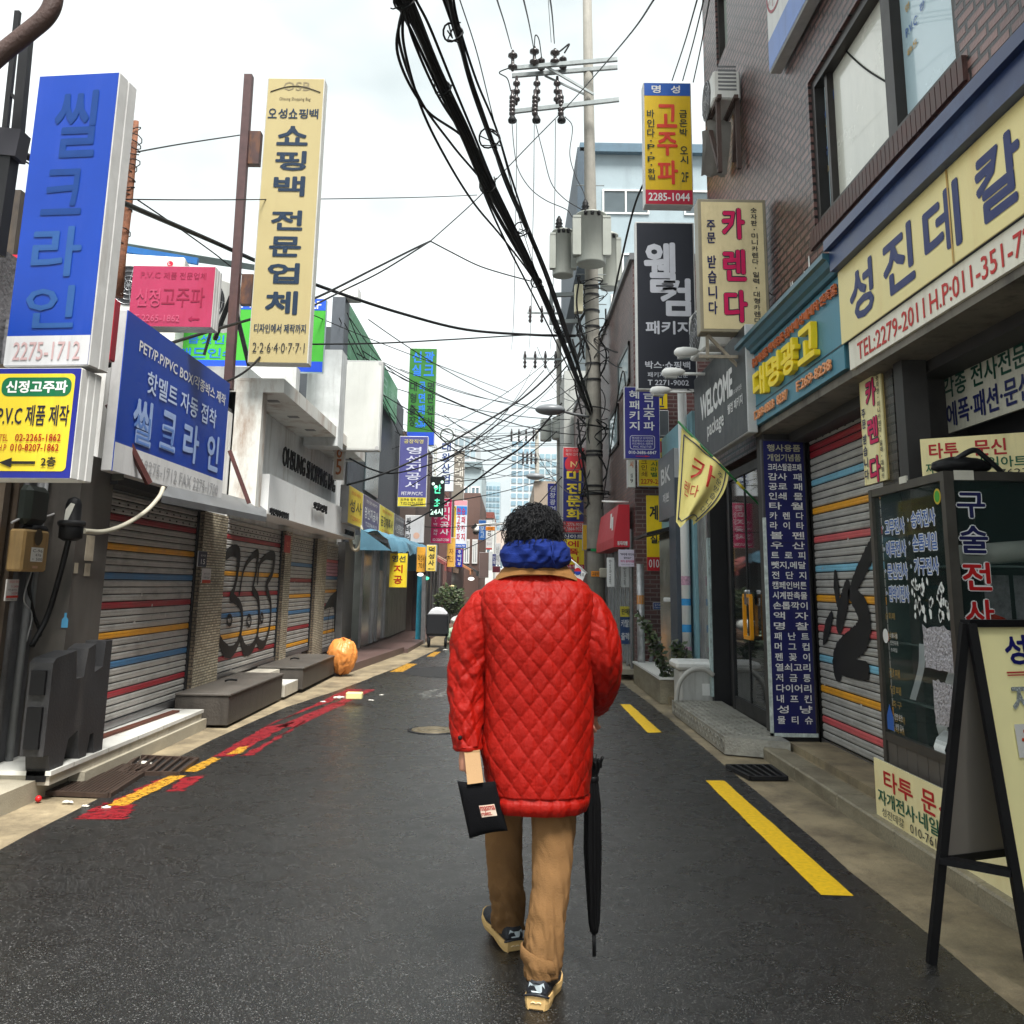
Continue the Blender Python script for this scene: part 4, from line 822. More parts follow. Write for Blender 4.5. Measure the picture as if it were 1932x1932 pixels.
# green print shop billboard behind the cream sign
t, fc = sign_y('billboard', 'bright green billboard with blue lettering behind the cream sign', (322, 562, 612, 700), 15.0, .12, S(62, 158, 48), (.4, .5, .55), border=.0)
fc.rect(0, 0, 1, .16, S(30, 80, 190), 'band'); fc.rect(0, .86, 1, 1, S(24, 70, 190), 'band'); fc.text([('인쇄 후가공', .4, .02, .75, .14), ('2F', .9, .03, .97, .14)], W, .03)
fc.text([('실크인쇄', .05, .2, .44, .33, 'h'), ('금박인쇄', .05, .36, .44, .48, 'h'), ('▶옵셋인쇄', .03, .52, .44, .64, 'h'), ('패드인쇄', .05, .7, .44, .83, 'h')], S(30, 100, 190), .02)
# ------------------------------------------------------------ left side, middle distance
def corrug(root, name, mat, X, y0, y1, z0, z1, pitch=.18, depth=.04):
    mb = MB(); n = int((y1 - y0) / pitch); pr = []
    for i in range(n):
        a = y0 + i * pitch
        pr += [(X, a), (X, a + pitch * .55), (X - depth, a + pitch * .6), (X - depth, a + pitch * .95)]
    pr.append((X, y1))
    for (xa, ya), (xb, yb) in zip(pr, pr[1:]): mb.face([(xa, ya, z0), (xb, yb, z0), (xb, yb, z1), (xa, ya, z1)])
    return mb.build(name, mat, root)
t = thing('building', 'dark ribbed metal building with a long green banner across its top', 'building', (-5, 24, 0))
m_rib = M('dark_ribbed', (.045, .052, .06), rough=.5, var=.25, dirt=.5, dcol=(.02, .024, .03))
MB().box((-9, 21.01, 0), (-3.5, 29.5, 6.9)).box((-9, 19.8, 4.3), (-3.5, 21.0, 6.9)).build('wall', m_rib, t); corrug(t, 'cladding', m_rib, -3.42, 19.8, 29.5, 2.3, 6.9)
MB().box((-3.41, 22.0, 3.6), (-3.38, 24.2, 5.1)).build('window', M('dim_window', (.05, .07, .075), rough=.15), t)
mb = MB()
for x0, x1, c in ((0, 0, 0),): mb.box((-3.55, 19.6, .1), (-3.35, 21.6, 2.3)); 
mb.build('shopfront', M('dim_front', (.10, .10, .098), rough=.4, var=.3), t)
a = yat(678, 1150, -3.2); b = yat(724, 1150, -3.2)
gt = M('front_glass_green', (.16, .18, .17), rough=.12, var=.3, scale=2)
MB().box((-3.7, a, .12), (-3.2, b, 2.5)).build('glazed_front', gt, t)
for k in (0, .45, .62, .97): MB().box((-3.2, a + (b - a) * k, .12), (-3.15, a + (b - a) * k + .06, 2.5)).build('mullion', m_steel, t)
a2, b2 = yat(731, 1150, -3.1), yat(781, 1150, -3.1)
MB().box((-3.6, b + .3, .12), (-3.12, b2 + 3.5, 2.4)).build('side_wall', M('stained_plaster', (.26, .26, .22), rough=.7, var=.3, scale=2, dirt=.8, dcol=(.08, .08, .07), dstretch=(4, 4, .8)), t)
t, fc = sign_x('banner', 'long green perforated banner with pale lettering high on the dark ribbed building', -3.3, 652, 755, 560, 664, .05, S(110, 168, 132), S(90, 150, 115), border=.0, facemat=M('green_banner', S(64, 122, 84), rough=.5, var=.2, scale=.6, dirt=.7, dcol=S(150, 190, 165), dstretch=(.5, .5, .5), dpos=.5))
fc.text([('신광실크', .35, .2, .75, .8), ('실크스크린', .78, .3, .98, .6)], S(140, 178, 158), .02); fc.text([('인쇄전문', .03, .1, .3, .4), ('대형현수막', .03, .5, .3, .8)], S(96, 146, 116), .01)
# grey upright slab and blank white sign
a, b = AY(612, 850, 17.2), AY(640, 560, 17.2)
t = thing('signpost_column', 'flat slate-grey upright column rising between the cream sign and the blank white sign', 'column', a)
MB().box(a, b + Vector((.12, .5, 0))).build('slab', M('slate_paint', (.075, .085, .1), rough=.5, var=.15), t); MB().box((b.x - .02, a.y, b.z), (b.x + .35, a.y + .4, b.z + .2)).build('cap', m_white, t)
t, fc = sign_y('projecting_sign', 'blank white box sign with rounded metal corners', (644, 680, 719, 850), 16.6, .22, (.62, .63, .6), (.45, .46, .45), border=.03, facemat=M('blank_panel', (.58, .59, .56), rough=.5, var=.1, scale=1.5, dirt=.4, dcol=(.4, .4, .35)))
for u, v in ((.0, .0), (1, 0), (0, 1), (1, 1)): fc.disc(u * .96 + .02, v * .98 + .01, .035, (.4, .4, .4), 'bolt')
t, fc = sign_y('projecting_sign', 'small stained box sign with worn orange marks left of the blank white sign', (630, 824, 650, 905), 17.0, .12, (.5, .46, .4), border=.01); fc.text([('8', .2, .1, .8, .5), ('5', .2, .52, .8, .9)], S(150, 80, 30), .04)
# white roof parapet behind the fascia
single(MB().box(AY(428, 745, 14.2), AY(560, 692, 14.2) + Vector((0, .25, 0))), 'parapet', M('ribbed_white', (.55, .56, .55), rough=.5, var=.1, dirt=.4), 'white ribbed parapet on the roof behind the rusty cornice', 'parapet')
single(MB().box(AY(572, 840, 15.5), AY(646, 660, 15.5) + Vector((0, .5, 0))), 'chimney_block', M('weathered_white', (.5, .52, .52), rough=.7, var=.3, scale=2, dirt=.6, dcol=(.2, .2, .19)), 'weathered white rooftop wall behind the rusty cornice', 'wall')
# row of fascia signs
segs = [(657, 684, S(222, 196, 60), (.03, .03, .03), '성사', 'yellow fascia sign with two black letters next to the white fascia'), (685, 716, S(92, 88, 118), (.7, .7, .7), '영선지공사', 'purple fascia sign with white lettering in the row above the blue tarp'), (717, 744, S(222, 205, 70), (.03, .03, .03), '금강제록사', 'yellow fascia sign glowing greenish at its end above the blue tarp'), (745, 765, S(84, 84, 90), (.62, .62, .62), '시선종합광고', 'dark grey fascia sign at the far end of the row above the blue tarp')]
z1 = AX(657, 913, -3.0).z; z0 = AX(657, 987, -3.0).z
for x0, x1, c, tcx, s_, lab in segs:
    ya, yb = yat(x0, 950, -3.0), yat(x1, 960, -3.0)
    t, fc = board('fascia_sign', lab, yb - ya - .03, z1 - z0, .16, (-3.0, (ya + yb) / 2, z0), R(90), c, (.3, .3, .3), border=.01)
    fc.text([(s_, .08, .32, .92, .68)], tcx, .03); fc.text([('전문제작', .15, .1, .85, .2)], tcx if tcx[0] > .1 else S(190, 90, 30), .01); fc.text([('T.2274-9112', .15, .78, .85, .9)], tcx if tcx[0] > .1 else S(190, 60, 30), .01)
t = thing('awning', 'crumpled light blue tarpaulin awning over the glass shopfronts', 'awning', (-2.8, 22, 2.2))
mt = M('blue_tarp', S(80, 122, 142), rough=.55, var=.15, scale=3, bump=.3, bscale=8, dirt=.4, dcol=S(52, 82, 100))
P0, P1 = AX(676, 999, -3.0), AX(785, 1029, -3.0); n = 60; mb = MB(); rings = []
for i in range(n + 1):
    k = i / n; p = P0.lerp(P1, k); ring = []
    for j in range(9):
        v = j / 8; d = noise.noise((k * 14, v * 3, 2)) * .09 + noise.noise((k * 40, v * 5, 7)) * .04
        ring.append((p.x + .05 + v * .62 + d * .4, p.y, p.z + .02 - (v ** 1.6) * .24 - (.18 if j == 8 else 0) + d))
    rings.append(ring)
mb.loft(rings, closed=False, cap=False); 
e_ = rings[0]; mb.face([e_[0]] + [e_[-1], (e_[0][0], e_[0][1], e_[-1][2])])
mb.build('tarp', mt, t)
a, b = AY(770, 1077, 26.4), AY(787, 1029, 26.4); MB().box((a.x - .25, a.y, a.z), (b.x, a.y + .1, b.z)).build('end_flap', mt, t)
c0 = AY(671, 1012, 19.2); single(MB().tube([c0 + Vector((.12 * math.sin(a * .45), .02 * a * .3, .28 * math.cos(a * .45))) for a in range(30)], .03, 7), 'hose_coil', M('cream_hose', (.5, .46, .34), rough=.5), 'coil of cream hose hanging at the corner of the white fascia box', 'hose')
t, fc = sign_y('projecting_sign', 'yellow hanging sign with red letters under the blue tarp', (735, 1044, 768, 1108), 20.2, .1, S(222, 196, 40), (.3, .3, .2), border=.0)
fc.text([('영선', .08, .06, .92, .26, 'h')], (.04, .05, .04), .04); fc.text([('지', .25, .34, .75, .58), ('공', .25, .66, .75, .9)], S(165, 40, 20), .045)
# orange refuse bag
def bag(name, label, c, rx, ry, rz_, mat, seed, knot=True):
    t = thing(name, label, 'refuse bag', c)
    mb = MB()
    def f_(d):
        an = math.atan2(d.y, d.x); ca, sa = math.cos(an), math.sin(an)
        k = 1 + .16 * noise.noise((ca * 1.4 + seed, sa * 1.4, d.z * 1.1)) + .10 * noise.noise((ca * 3.5, sa * 3.5 + seed, d.z * 2.2)) + .07 * (.5 - abs(noise.noise((ca * 4.2, sa * 4.2, d.z * 5 + seed)))) + .10 * (.35 - abs(noise.noise((ca * 3.2 + d.z, sa * 3.2, d.z * 3.4 + seed * 2)))) + .06 * (.3 - abs(noise.noise((ca * 7, sa * 7 + d.z * 2, d.z * 6)))) + .02 * noise.noise((ca * 14, sa * 14, d.z * 14))
        return k * (1 - .42 * max(0, d.z) ** 1.3) * (1 + .06 * min(0, d.z))
    mb.sphere((c[0], c[1], c[2] + rz_), 1.0, 44, sc=(rx, ry, rz_), fn=f_)
    mb.build('sack', mat, t)
    if knot:
        mb = MB(); [mb.loft([[(c[0] + .04 + (.03 + .05 * kk) * math.cos(a) * (1 + .4 * noise.noise((a * 2, kk, seed))), c[1] + (.03 + .04 * kk) * math.sin(a), c[2] + 2 * rz_ * (.60 + .16 * kk) + .03 * math.sin(a * 3 + kk)) for a in [q_ * .35 for q_ in range(18)]] for kk in (0, .35, .7, 1.0, 1.25)], cap=False)]; mb.build('knot', mat, t)
    return t
p = G(640, 1277, .0)
bag('refuse_bag', 'crumpled orange refuse bag beside the far wooden step box', (p.x + .0, p.y + .2, .03), .24, .23, .34, M('orange_plastic', S(206, 132, 66), rough=.4, var=.2, scale=5, bump=.5, bscale=20, spec=.4), 3.1)
# handcart with a white cover, sacks and a potted bush
p = G(824, 1222)
t = thing('handcart', 'black handcart loaded under a white plastic cover', 'cart', (p.x, p.y, 0)); x, y = p.x, p.y
mk = M('cart_black', (.008, .009, .012), rough=.5)
MB().bbox((x - .27, y, .30), (x + .25, y + .6, .78), r=.02).build('box', mk, t)
for s_ in (-.2, .2):
    mb = MB(); M4 = Matrix.Translation((x + s_, y + .1, .12)) @ Matrix.Rotation(R(90), 4, 'Y'); mb.lathe([(.03, -.03), (.1, -.03), (.12, -.01), (.12, .01), (.1, .03), (.03, .03)], n=16, M4=M4); mb.build('wheel', m_black, t)
mb = MB(); mb.box((x - .24, y + .02, .1), (x - .2, y + .05, .3)); mb.box((x + .2, y + .02, .1), (x + .24, y + .05, .3)); mb.box((x - .25, y + .02, .26), (x + .24, y + .6, .299)); mb.build('chassis', mk, t)
mb = MB(); rings = []
for i in range(13):
    k = i / 12; rings.append([(x - .23 + .44 * j / 12, y + .02 + k * .5, .785 + .15 * (math.sin(math.pi * j / 12) ** .6) * (.55 + .45 * math.sin(math.pi * (k * .8 + .1))) + .03 * noise.noise((j * .6, k * 5, 3))) for j in range(13)])
mb.loft(rings, closed=False, cap=False); mb.face([r_ for r_ in rings[0]] ); mb.build('cover', M('white_sheet', (.7, .72, .75), rough=.5, bump=.2), t)
p2 = G(856, 1216); bag('sack', 'pale green sack lying right of the black handcart', (p2.x + .08, p2.y + .5, .0), .33, .35, .26, M('pale_green_sack', S(170, 195, 165), rough=.5, bump=.3, bscale=10), 8.2, False)
bag('sack', 'white-topped sack stacked behind the pale green sack', (p2.x + .1, p2.y + 1.6, .35), .25, .25, .2, M('white_sack', S(220, 225, 220), rough=.5, bump=.3, bscale=10), 5.2, False)
def foliage(name, root, c, rx, ry, rz_, n, size, mats, seed=1):
    rr = random.Random(seed); mb = MB()
    for i in range(n):
        while True:
            d = Vector((rr.uniform(-1, 1), rr.uniform(-1, 1), rr.uniform(-1, 1)))
            if .25 < d.length < 1 and rr.random() < d.length: break
        k = 1 + .35 * noise.noise(d * 2.2 + Vector((seed, 0, 0)))
        p = Vector((c[0] + d.x * rx * k, c[1] + d.y * ry * k, c[2] + d.z * rz_ * k)); s_ = size * rr.uniform(.6, 1.3)
        u = Vector((rr.uniform(-1, 1), rr.uniform(-1, 1), rr.uniform(-.6, 1))).normalized(); v = u.orthogonal().normalized()
        mb.face([p, p + u * s_ * .5 + v * s_ * .25, p + u * s_, p + u * s_ * .5 - v * s_ * .25], rr.randrange(len(mats)))
    return mb.build(name, mats, root)
LEAF = [M('leaf_dark', (.022, .04, .014), rough=.5), M('leaf_mid', (.04, .065, .02), rough=.5), M('leaf_olive', (.06, .07, .03), rough=.5)]
p = G(842, 1206)
t = thing('potted_bush', 'dark green potted bush standing behind the black handcart', 'plant', (p.x - .05, p.y + 2, 0)); c0 = t.location
MB().lathe([(.16, 0), (.2, .1), (.22, .35), (.2, .35)], c0, 14).build('pot', M('clay', (.12, .07, .045), rough=.7), t)
MB().tube([c0 + Vector((0, 0, .3)), c0 + Vector((.02, 0, .9))], .03, 6).build('stem', m_wood, t)
foliage('crown', t, (c0.x, c0.y, 1.02), .42, .4, .42, 1400, .11, LEAF, 4)

# projecting signs further along the left side
def ps(label, px, Y, face, items=(), edge=(.5, .5, .5), th=.14, border=.01, bands=(), **k):
    t, fc = sign_y('projecting_sign', label, px, Y, th, face, edge, border=border, **k)
    for u0, v0, u1, v1, c in bands: fc.rect(u0, v0, u1, v1, c, 'band')
    for c, b, its in items: fc.text(its, c, b)
    return t, fc
CB = S(40, 110, 210); K = (.02, .022, .025); MG = S(190, 18, 84)
ps('tall green projecting sign with blue and black columns of letters', (770, 657, 822, 840), 27, S(44, 108, 38), [(CB, .035, [('신실', .1, .02, .44, .30, 'v'), ('광크', .54, .02, .92, .30, 'v'), ('곡면패도', .38, .34, .62, .82, 'v')]), (S(20, 42, 30), .035, [('대형출장', .05, .34, .3, .82, 'v'), ('명판전사', .7, .34, .95, .82, 'v')]), (CB, .03, [('2,3F', .28, .775, .72, .83)])], bands=[(0, .87, 1, 1, S(28, 70, 180))])
PU = S(76, 76, 132)
ps('purple projecting sign with a yellow foot and stacked lilac letters', (752, 823, 806, 956), 22.3, PU, [(S(200, 190, 120), .02, [('공장직영', .14, .04, .84, .1)]), (S(196, 198, 216), .03, [('영선지공사', .24, .14, .78, .76, 'v')]), ((.62, .62, .66), .02, [('PET.PP.PVC.PC', .12, .795, .88, .845)]), (K, .02, [('도무송 접착 전문', .1, .885, .9, .925), ('T.02-2273-0152', .1, .94, .9, .98)])], bands=[(0, .875, 1, 1, S(205, 190, 60))], edge=(.6, .6, .6))
ps('white projecting sign with a round emblem and navy stacked letters', (816, 806, 857, 927), 29, S(215, 222, 226), [(S(38, 60, 120), .035, [('대왕산업', .42, .22, .84, .9, 'v')]), (S(150, 140, 110), .01, [('스텐레스규격', .04, .25, .2, .9, 'v')])])[1].disc(.64, .12, .22, (.1, .12, .1), r2=.18)
ps('grey-brown projecting sign with pale rounded letters beyond the white one', (853, 850, 876, 945), 33, S(128, 122, 112), [(S(214, 210, 200), .02, [('우래옥', .2, .1, .9, .75, 'v')])])
t, fc = ps('black LED sign with green glowing letters in front of the magenta sign', (811, 899, 838, 975), 25, (.004, .008, .008), edge=(.01, .012, .012))
gl = glow('led_green', (.1, 1.0, .5), .22); gw = glow('led_white', (.7, 1.0, .85), .22)
fc.text([('안', .25, .2, .8, .42), ('초', .3, .55, .75, .75)], None, .03, mat=gl); fc.text([('24시', .05, .8, .95, .97)], None, .03, mat=gw); fc.disc(.2, .18, .04, mat=gw); fc.disc(.85, .13, .04, mat=gw); fc.disc(.4, .25, .035, mat=gw)
ps('magenta projecting sign with white stacked letters', (813, 940, 852, 1025), 30, MG, [((.72, .68, .7), .035, [('한미지공사', .45, .02, .9, .84, 'v')]), ((.72, .6, .66), .02, [('공·박·제작', .12, .4, .32, .84, 'v')]), ((.72, .68, .7), .02, [('02-2267-2780', .1, .9, .92, .96)])])
ps('white framed projecting sign with red columns of letters over a blue foot', (856, 944, 881, 1034), 33, S(205, 215, 225), [(S(180, 30, 60), .03, [('승패카지', .58, .14, .88, .86, 'v'), ('현고주파', .22, .14, .5, .86, 'v')]), ((.7, .7, .7), .01, [('010-9004-7909', .08, .94, .92, .985)])], bands=[(0, 0, 1, .1, S(225, 150, 160)), (.18, .12, 1, .3, S(40, 120, 200)), (0, .12, .16, .92, S(200, 170, 50)), (0, .92, 1, 1, S(30, 90, 180))])
t, fc = sign_y('wall_sign', 'light grey gabled sign board with black stacked letters at the end of the fascia row', (764, 972, 800, 1024), 27, .1, (.5, .5, .51), border=.01); fc.text([('싸바리', .03, .05, .3, .97, 'v')], K, .05); fc.disc(.62, .75, .09, S(200, 160, 140))
t, fc = sign_y('banner', 'orange-yellow weathered banner folded beside the yellow arrow sign', (786, 1032, 803, 1079), 23.2, .05, S(225, 165, 60), border=.0, yaw=R(25)); fc.text([('덕성사', .1, .3, .9, .6, 'h'), ('701', .2, .65, .8, .85)], S(60, 50, 20), .03)
t, fc = ps('yellow projecting sign with black stacked letters and a left arrow', (804, 1028, 823, 1078), 23, S(228, 200, 90), [(K, .05, [('덕성사', .2, .04, .85, .82, 'v')])], th=.35, edge=(.55, .55, .53)); fc.arrow(.85, .15, .92, .03, K)
ps('ochre projecting sign with thin brown letters', (843, 1014, 859, 1070), 30.5, S(214, 165, 72), [(S(140, 80, 30), .01, [('자인', .25, .35, .8, .85, 'v')])], bands=[(0, .75, .05, 1, S(170, 20, 60))])
ps('royal blue projecting sign with white stacked letters below the white framed one', (860, 1036, 873, 1070), 31.5, S(24, 50, 150), [((.72, .72, .74), .03, [('주비니루', .25, .04, .78, .96, 'v')])], edge=S(160, 30, 60))
ps('blue signboard hung behind the surveillance camera', (903, 981, 917, 1019), 42, S(36, 92, 160), [((.5, .6, .7), .01, [('문고', .2, .3, .8, .9, 'v')])])
t, fc = ps('white signboard with bold black marks beyond the surveillance camera', (917, 981, 929, 1037), 44, S(222, 224, 224), [(K, .06, [('마그다', .25, .08, .8, .58, 'v')]), ((.2, .2, .2), .0, [('디오스', .1, .62, .9, .7), ('명함 스티커', .1, .76, .9, .86)])]); fc.rect(0, .95, 1, 1, S(200, 60, 50), 'band')
ps('mauve-brown signboard hanging low in the distance', (904, 1042, 922, 1090), 46, S(112, 94, 90)); ps('narrow white signboard beside the mauve-brown one', (922, 1040, 929, 1076), 46.5, S(220, 222, 222))
ps('narrow indigo signboard with white lettering in the distance', (928, 1045, 936, 1068), 48, S(50, 56, 120), [((.6, .6, .66), .03, [('인쇄', .15, .1, .85, .9, 'v')])]); ps('pale signboard with grey lettering in the distance', (933, 1025, 944, 1066), 52, S(205, 205, 205), [((.3, .3, .3), .02, [('상패', .2, .1, .8, .9, 'v')])]); ps('dark red signboard low in the distance', (929, 1068, 944, 1080), 50, S(96, 30, 44))
ps('small orange box sign under the surveillance camera arm', (916, 993, 934, 1001), 41, S(225, 130, 20), [(S(120, 60, 10), .03, [('간판', .2, .2, .8, .8)])])
# surveillance camera on its arm
t = thing('security_camera', 'white dome surveillance camera hanging from a long horizontal arm', 'camera', AY(960, 987, 38)); MB().tube([AY(902, 991, 38), AY(975, 986, 38)], .05, 8).build('arm', m_white, t)
c0 = AY(898, 1003, 38); MB().lathe([(.02, .3), (.09, .28), (.13, .1), (.13, .0)], c0, 16).build('housing', m_white, t); MB().sphere((c0.x, c0.y, c0.z), .13, 8).build('dome', M('dome_glass', (.01, .01, .012), rough=.1), t)
MB().bar(AY(890, 997, 37.9), AY(899, 989, 37.9), .1, .1).build('lens_barrel', m_dark, t)
# ------------------------------------------------------------ right side: brick building and its shopfronts
XB = 2.72
m_brick = brick_mat('glazed_red_brick', S(88, 60, 58), S(118, 86, 80), (.008, .007, .007), 'YZ', .23, .08, .32, .017, 1.0)
m_brickx = brick_mat('glazed_red_brick_end', S(104, 60, 52), S(128, 78, 70), (.02, .017, .016), 'XZ', .21, .072, .36, .011, .9)
wz0, wz1 = AX(1537, 435, XB).z, AX(1530, 147, XB).z; wy1, wy0 = yat(1531, 300, XB), yat(1762, 176, XB) - .35
sy1, sy0 = yat(1351, 80, XB), yat(1373, 80, XB); sz0, sz1 = AX(1351, 132, XB).z, AX(1351, 25, XB).z + .3
YE = yat(1337, 300, XB)
t = thing('brick_building', 'dark glazed red-brick building along the right with a big papered window', 'building', (4, 7, 0)); bR = t
def bw(y0, y1, z0, z1): 
    mb = MB(); mb.box((XB, y0, z0), (XB + .35, y1, z1)); return mb
mb = MB()
for y0, y1, z0, z1 in ((-2, wy0, 3.0, 13), (wy0, wy1, 3.0, wz0), (wy0, wy1, wz1, 13), (wy1, sy0, 3.0, 13), (sy0, sy1, 3.0, sz0), (sy0, sy1, sz1, 13), (sy1, YE, 3.0, 13)): mb.box((XB, y0, z0), (XB + .35, y1, z1))
mb.build('wall', m_brick, t)
MB().box((XB + .01, YE + .0005, 0.1), (9, YE + .2, 13)).build('end_wall', m_brickx, t)
MB().box((XB + .36, -2, 0), (9, YE - .01, 12.9)).build('core', m_dark, t)
m_bronze = M('bronze_window_frame', (.03, .026, .024), rough=.4, metal=.4, var=.2)
m_paper = M('papered_glass', S(208, 208, 196), rough=.25, var=.06, scale=1.2, dirt=.3, dcol=S(150, 150, 138), dstretch=(2, 2, .6), coat=.6)
m_paper2 = M('blue_papered_glass', S(176, 200, 208), rough=.25, var=.06, scale=1.2, coat=.6)
w1 = MB(); X0 = XB + .03
for y0, y1, z0, z1 in ((wy0, wy1, wz0, wz0 + .09), (wy0, wy1, wz1 - .09, wz1), (wy1 - .09, wy1, wz0 + .09, wz1 - .09), (wy0, wy0 + .09, wz0 + .09, wz1 - .09)): w1.box((X0, y0 + .001, z0 + .001), (X0 + .14, y1 - .001, z1 - .001))
ym1, ym2 = yat(1575, 330, XB + .1), yat(1695, 200, XB + .1)
w1.box((X0 + .03, ym1 - .04, wz0 + .09), (X0 + .13, ym1 + .02, wz1 - .09)); w1.box((X0 + .01, ym2 - .1, wz0 + .09), (X0 + .13, ym2 + .06, wz1 - .09))
fr = w1.build('window_frame', m_bronze, t)
for y0, y1, mt in ((ym1 + .021, wy1 - .091, m_paper2), (ym2 + .061, ym1 - .041, m_paper), (wy0 + .091, ym2 - .101, m_paper2)):
    pn = MB().box((X0 + .09, y0, wz0 + .091), (X0 + .11, y1, wz1 - .091)).build('pane', mt, fr)
mb = MB(); mb.tube(cr([AX(1588, 88, X0 + .085), AX(1612, 112, X0 + .085), AX(1640, 135, X0 + .085), AX(1688, 164, X0 + .085)]), .008, 5); mb.build('crack_tape', m_wire, fr)
def wtext(X, xl, xr, yt, yb, s_, col, bold, root, name='lettering', at='l', mat=None, depth=0):
    return wall_text(X, xl, xr, yt, yb, at, s_, bold, depth, root, name, mat or vinyl(col))
for x0, x1, y0, y1, s_, c in ((1553, 1562, 215, 232, '비', S(60, 96, 160)), (1566, 1574, 180, 198, '인', S(60, 96, 160)), (1553, 1575, 232, 250, 'o.9요', S(150, 130, 90)), (1556, 1576, 282, 300, '수정', S(60, 90, 150)), (1558, 1576, 312, 330, '실크', S(150, 130, 90)), (1709, 1732, 56, 74, 'P.V.C', S(60, 96, 160)), (1712, 1722, 96, 108, '8', S(180, 150, 90)), (1722, 1731, 82, 95, '5', S(180, 150, 90)), (1708, 1716, 12, 28, '명', S(180, 150, 90)), (1735, 1745, 10, 26, '판', S(60, 96, 160))): wtext(X0 + .086, x0, x1, y0, y1, s_, c, .03, t, 'window_lettering')
mb = MB(); n = int((wy1 - wy0 + .2) / .075)
for i in range(n): y_ = wy0 - .1 + i * .075; mb.box((XB - .03, y_ + .005, wz0 - .17), (XB + .02, y_ + .07, wz0 - .002))
mb.box((XB - .02, wy0 - .1, wz0 - .168), (XB + .019, wy1 + .1, wz0 - .006)); mb.build('window_sill', M('sill_brick', S(74, 48, 44), rough=.5, var=.4, scale=9), t)
w2 = MB()
for y0, y1, z0, z1 in ((sy0, sy1, sz0, sz0 + .06), (sy0, sy1, sz1 - .06, sz1), (sy1 - .06, sy1, sz0, sz1), (sy0, sy0 + .06, sz0, sz1)): w2.box((X0, y0 + .001, z0 + .001), (X0 + .14, y1 - .001, z1 - .001))
f2 = w2.build('window_frame', m_bronze, t); MB().box((X0 + .08, sy0 + .06, sz0 + .06), (X0 + .1, sy1 - .06, sz1 - .06)).build('pane', M('dull_pane', (.36, .40, .36), rough=.1), f2)
mb = MB(); rr = random.Random(9)
for i in range(26):
    k = rr.random(); x_ = 1480 + 180 * k; y_ = 560 - 190 * k + rr.uniform(-12, 16); p = AX(x_, y_, XB - .004)
    s_ = rr.uniform(.014, .05); mb.face([p + Vector((0, s_ * math.cos(a) * .5, s_ * 1.6 * math.sin(a) * rr.uniform(.7, 1.3))) for a in [j * 1.05 for j in range(6)]])
mb.build('paint_splash', M('white_splash', (.75, .75, .73), rough=.6), t)
# ground floor: piers, recesses
XS = 2.93
mb = MB(); mb.box((2.50, 9.28, .1), (3.3, 9.56, 3.0)); mb.box((2.62, 6.3, .1), (3.2, 6.62, 3.0)); mb.box((2.56, 6.06, .14), (2.72, 6.2, 3.0)); mb.box((2.74, -2, 2.9), (3.3, 9.25, 3.1)); mb.build('pier', M('dark_pier', (.035, .033, .032), rough=.6, var=.4, scale=3), t)
mb = MB(); mb.box((2.6, 6.32, 2.0), (2.619, 6.6, 3.0)); mb.build('pier_brick', brick_mat('dark_pier_brick', (.03, .026, .024), (.045, .036, .032), (.012, .012, .012), 'YZ', .2, .065), t)
mb = MB(); mb.box((3.4, 1, .1), (3.45, 6.3, 3.0)); mb.build('shop_back_wall', M('shop_dark', (.03, .032, .032), rough=.6), t)
y0, y1 = 6.64, 9.17
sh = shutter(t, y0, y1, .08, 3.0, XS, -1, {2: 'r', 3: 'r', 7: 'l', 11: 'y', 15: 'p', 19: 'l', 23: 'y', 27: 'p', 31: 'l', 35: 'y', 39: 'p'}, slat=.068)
mb = MB(); X = XS - .0185
stroke([(1652, 1025), (1640, 1045), (1624, 1078), (1610, 1108)], [0.165, 0.165, 0.165, 0.135], X, -1, mb)
stroke([(1576, 1084), (1578, 1108), (1581, 1138)], [0.090, 0.150, 0.090], X - .0006, -1, mb); stroke([(1599, 1106), (1594, 1130), (1588, 1155), (1583, 1180)], [0.135, 0.195, 0.195, 0.165], X - .0009, -1, mb); stroke([(1569, 1160), (1562, 1182), (1556, 1204), (1553, 1216)], [0.075, 0.150, 0.105, 0.015], X - .0012, -1, mb)
stroke([(1604, 1118), (1617, 1135), (1628, 1155), (1631, 1180), (1624, 1202), (1608, 1216), (1590, 1228), (1580, 1246), (1580, 1262)], [0.135, 0.195, 0.255, 0.270, 0.270, 0.255, 0.225, 0.225, 0.240], X - .0015, -1, mb)
P4 = [AX(x, y, X - .002) for x, y in ((1577, 1246), (1590, 1240), (1610, 1243), (1634, 1247), (1640, 1256), (1639, 1284), (1620, 1283), (1596, 1277), (1580, 1270))]; mb.face(P4)
mb.build('graffiti', m_spray, sh); flecks(t, XS - .0165, -1, [(1552, 1072), (1566, 1190), (1600, 1018), (1575, 1262), (1612, 1095), (1556, 1290), (1590, 965), (1625, 1330), (1545, 1140), (1608, 1362)], 8)
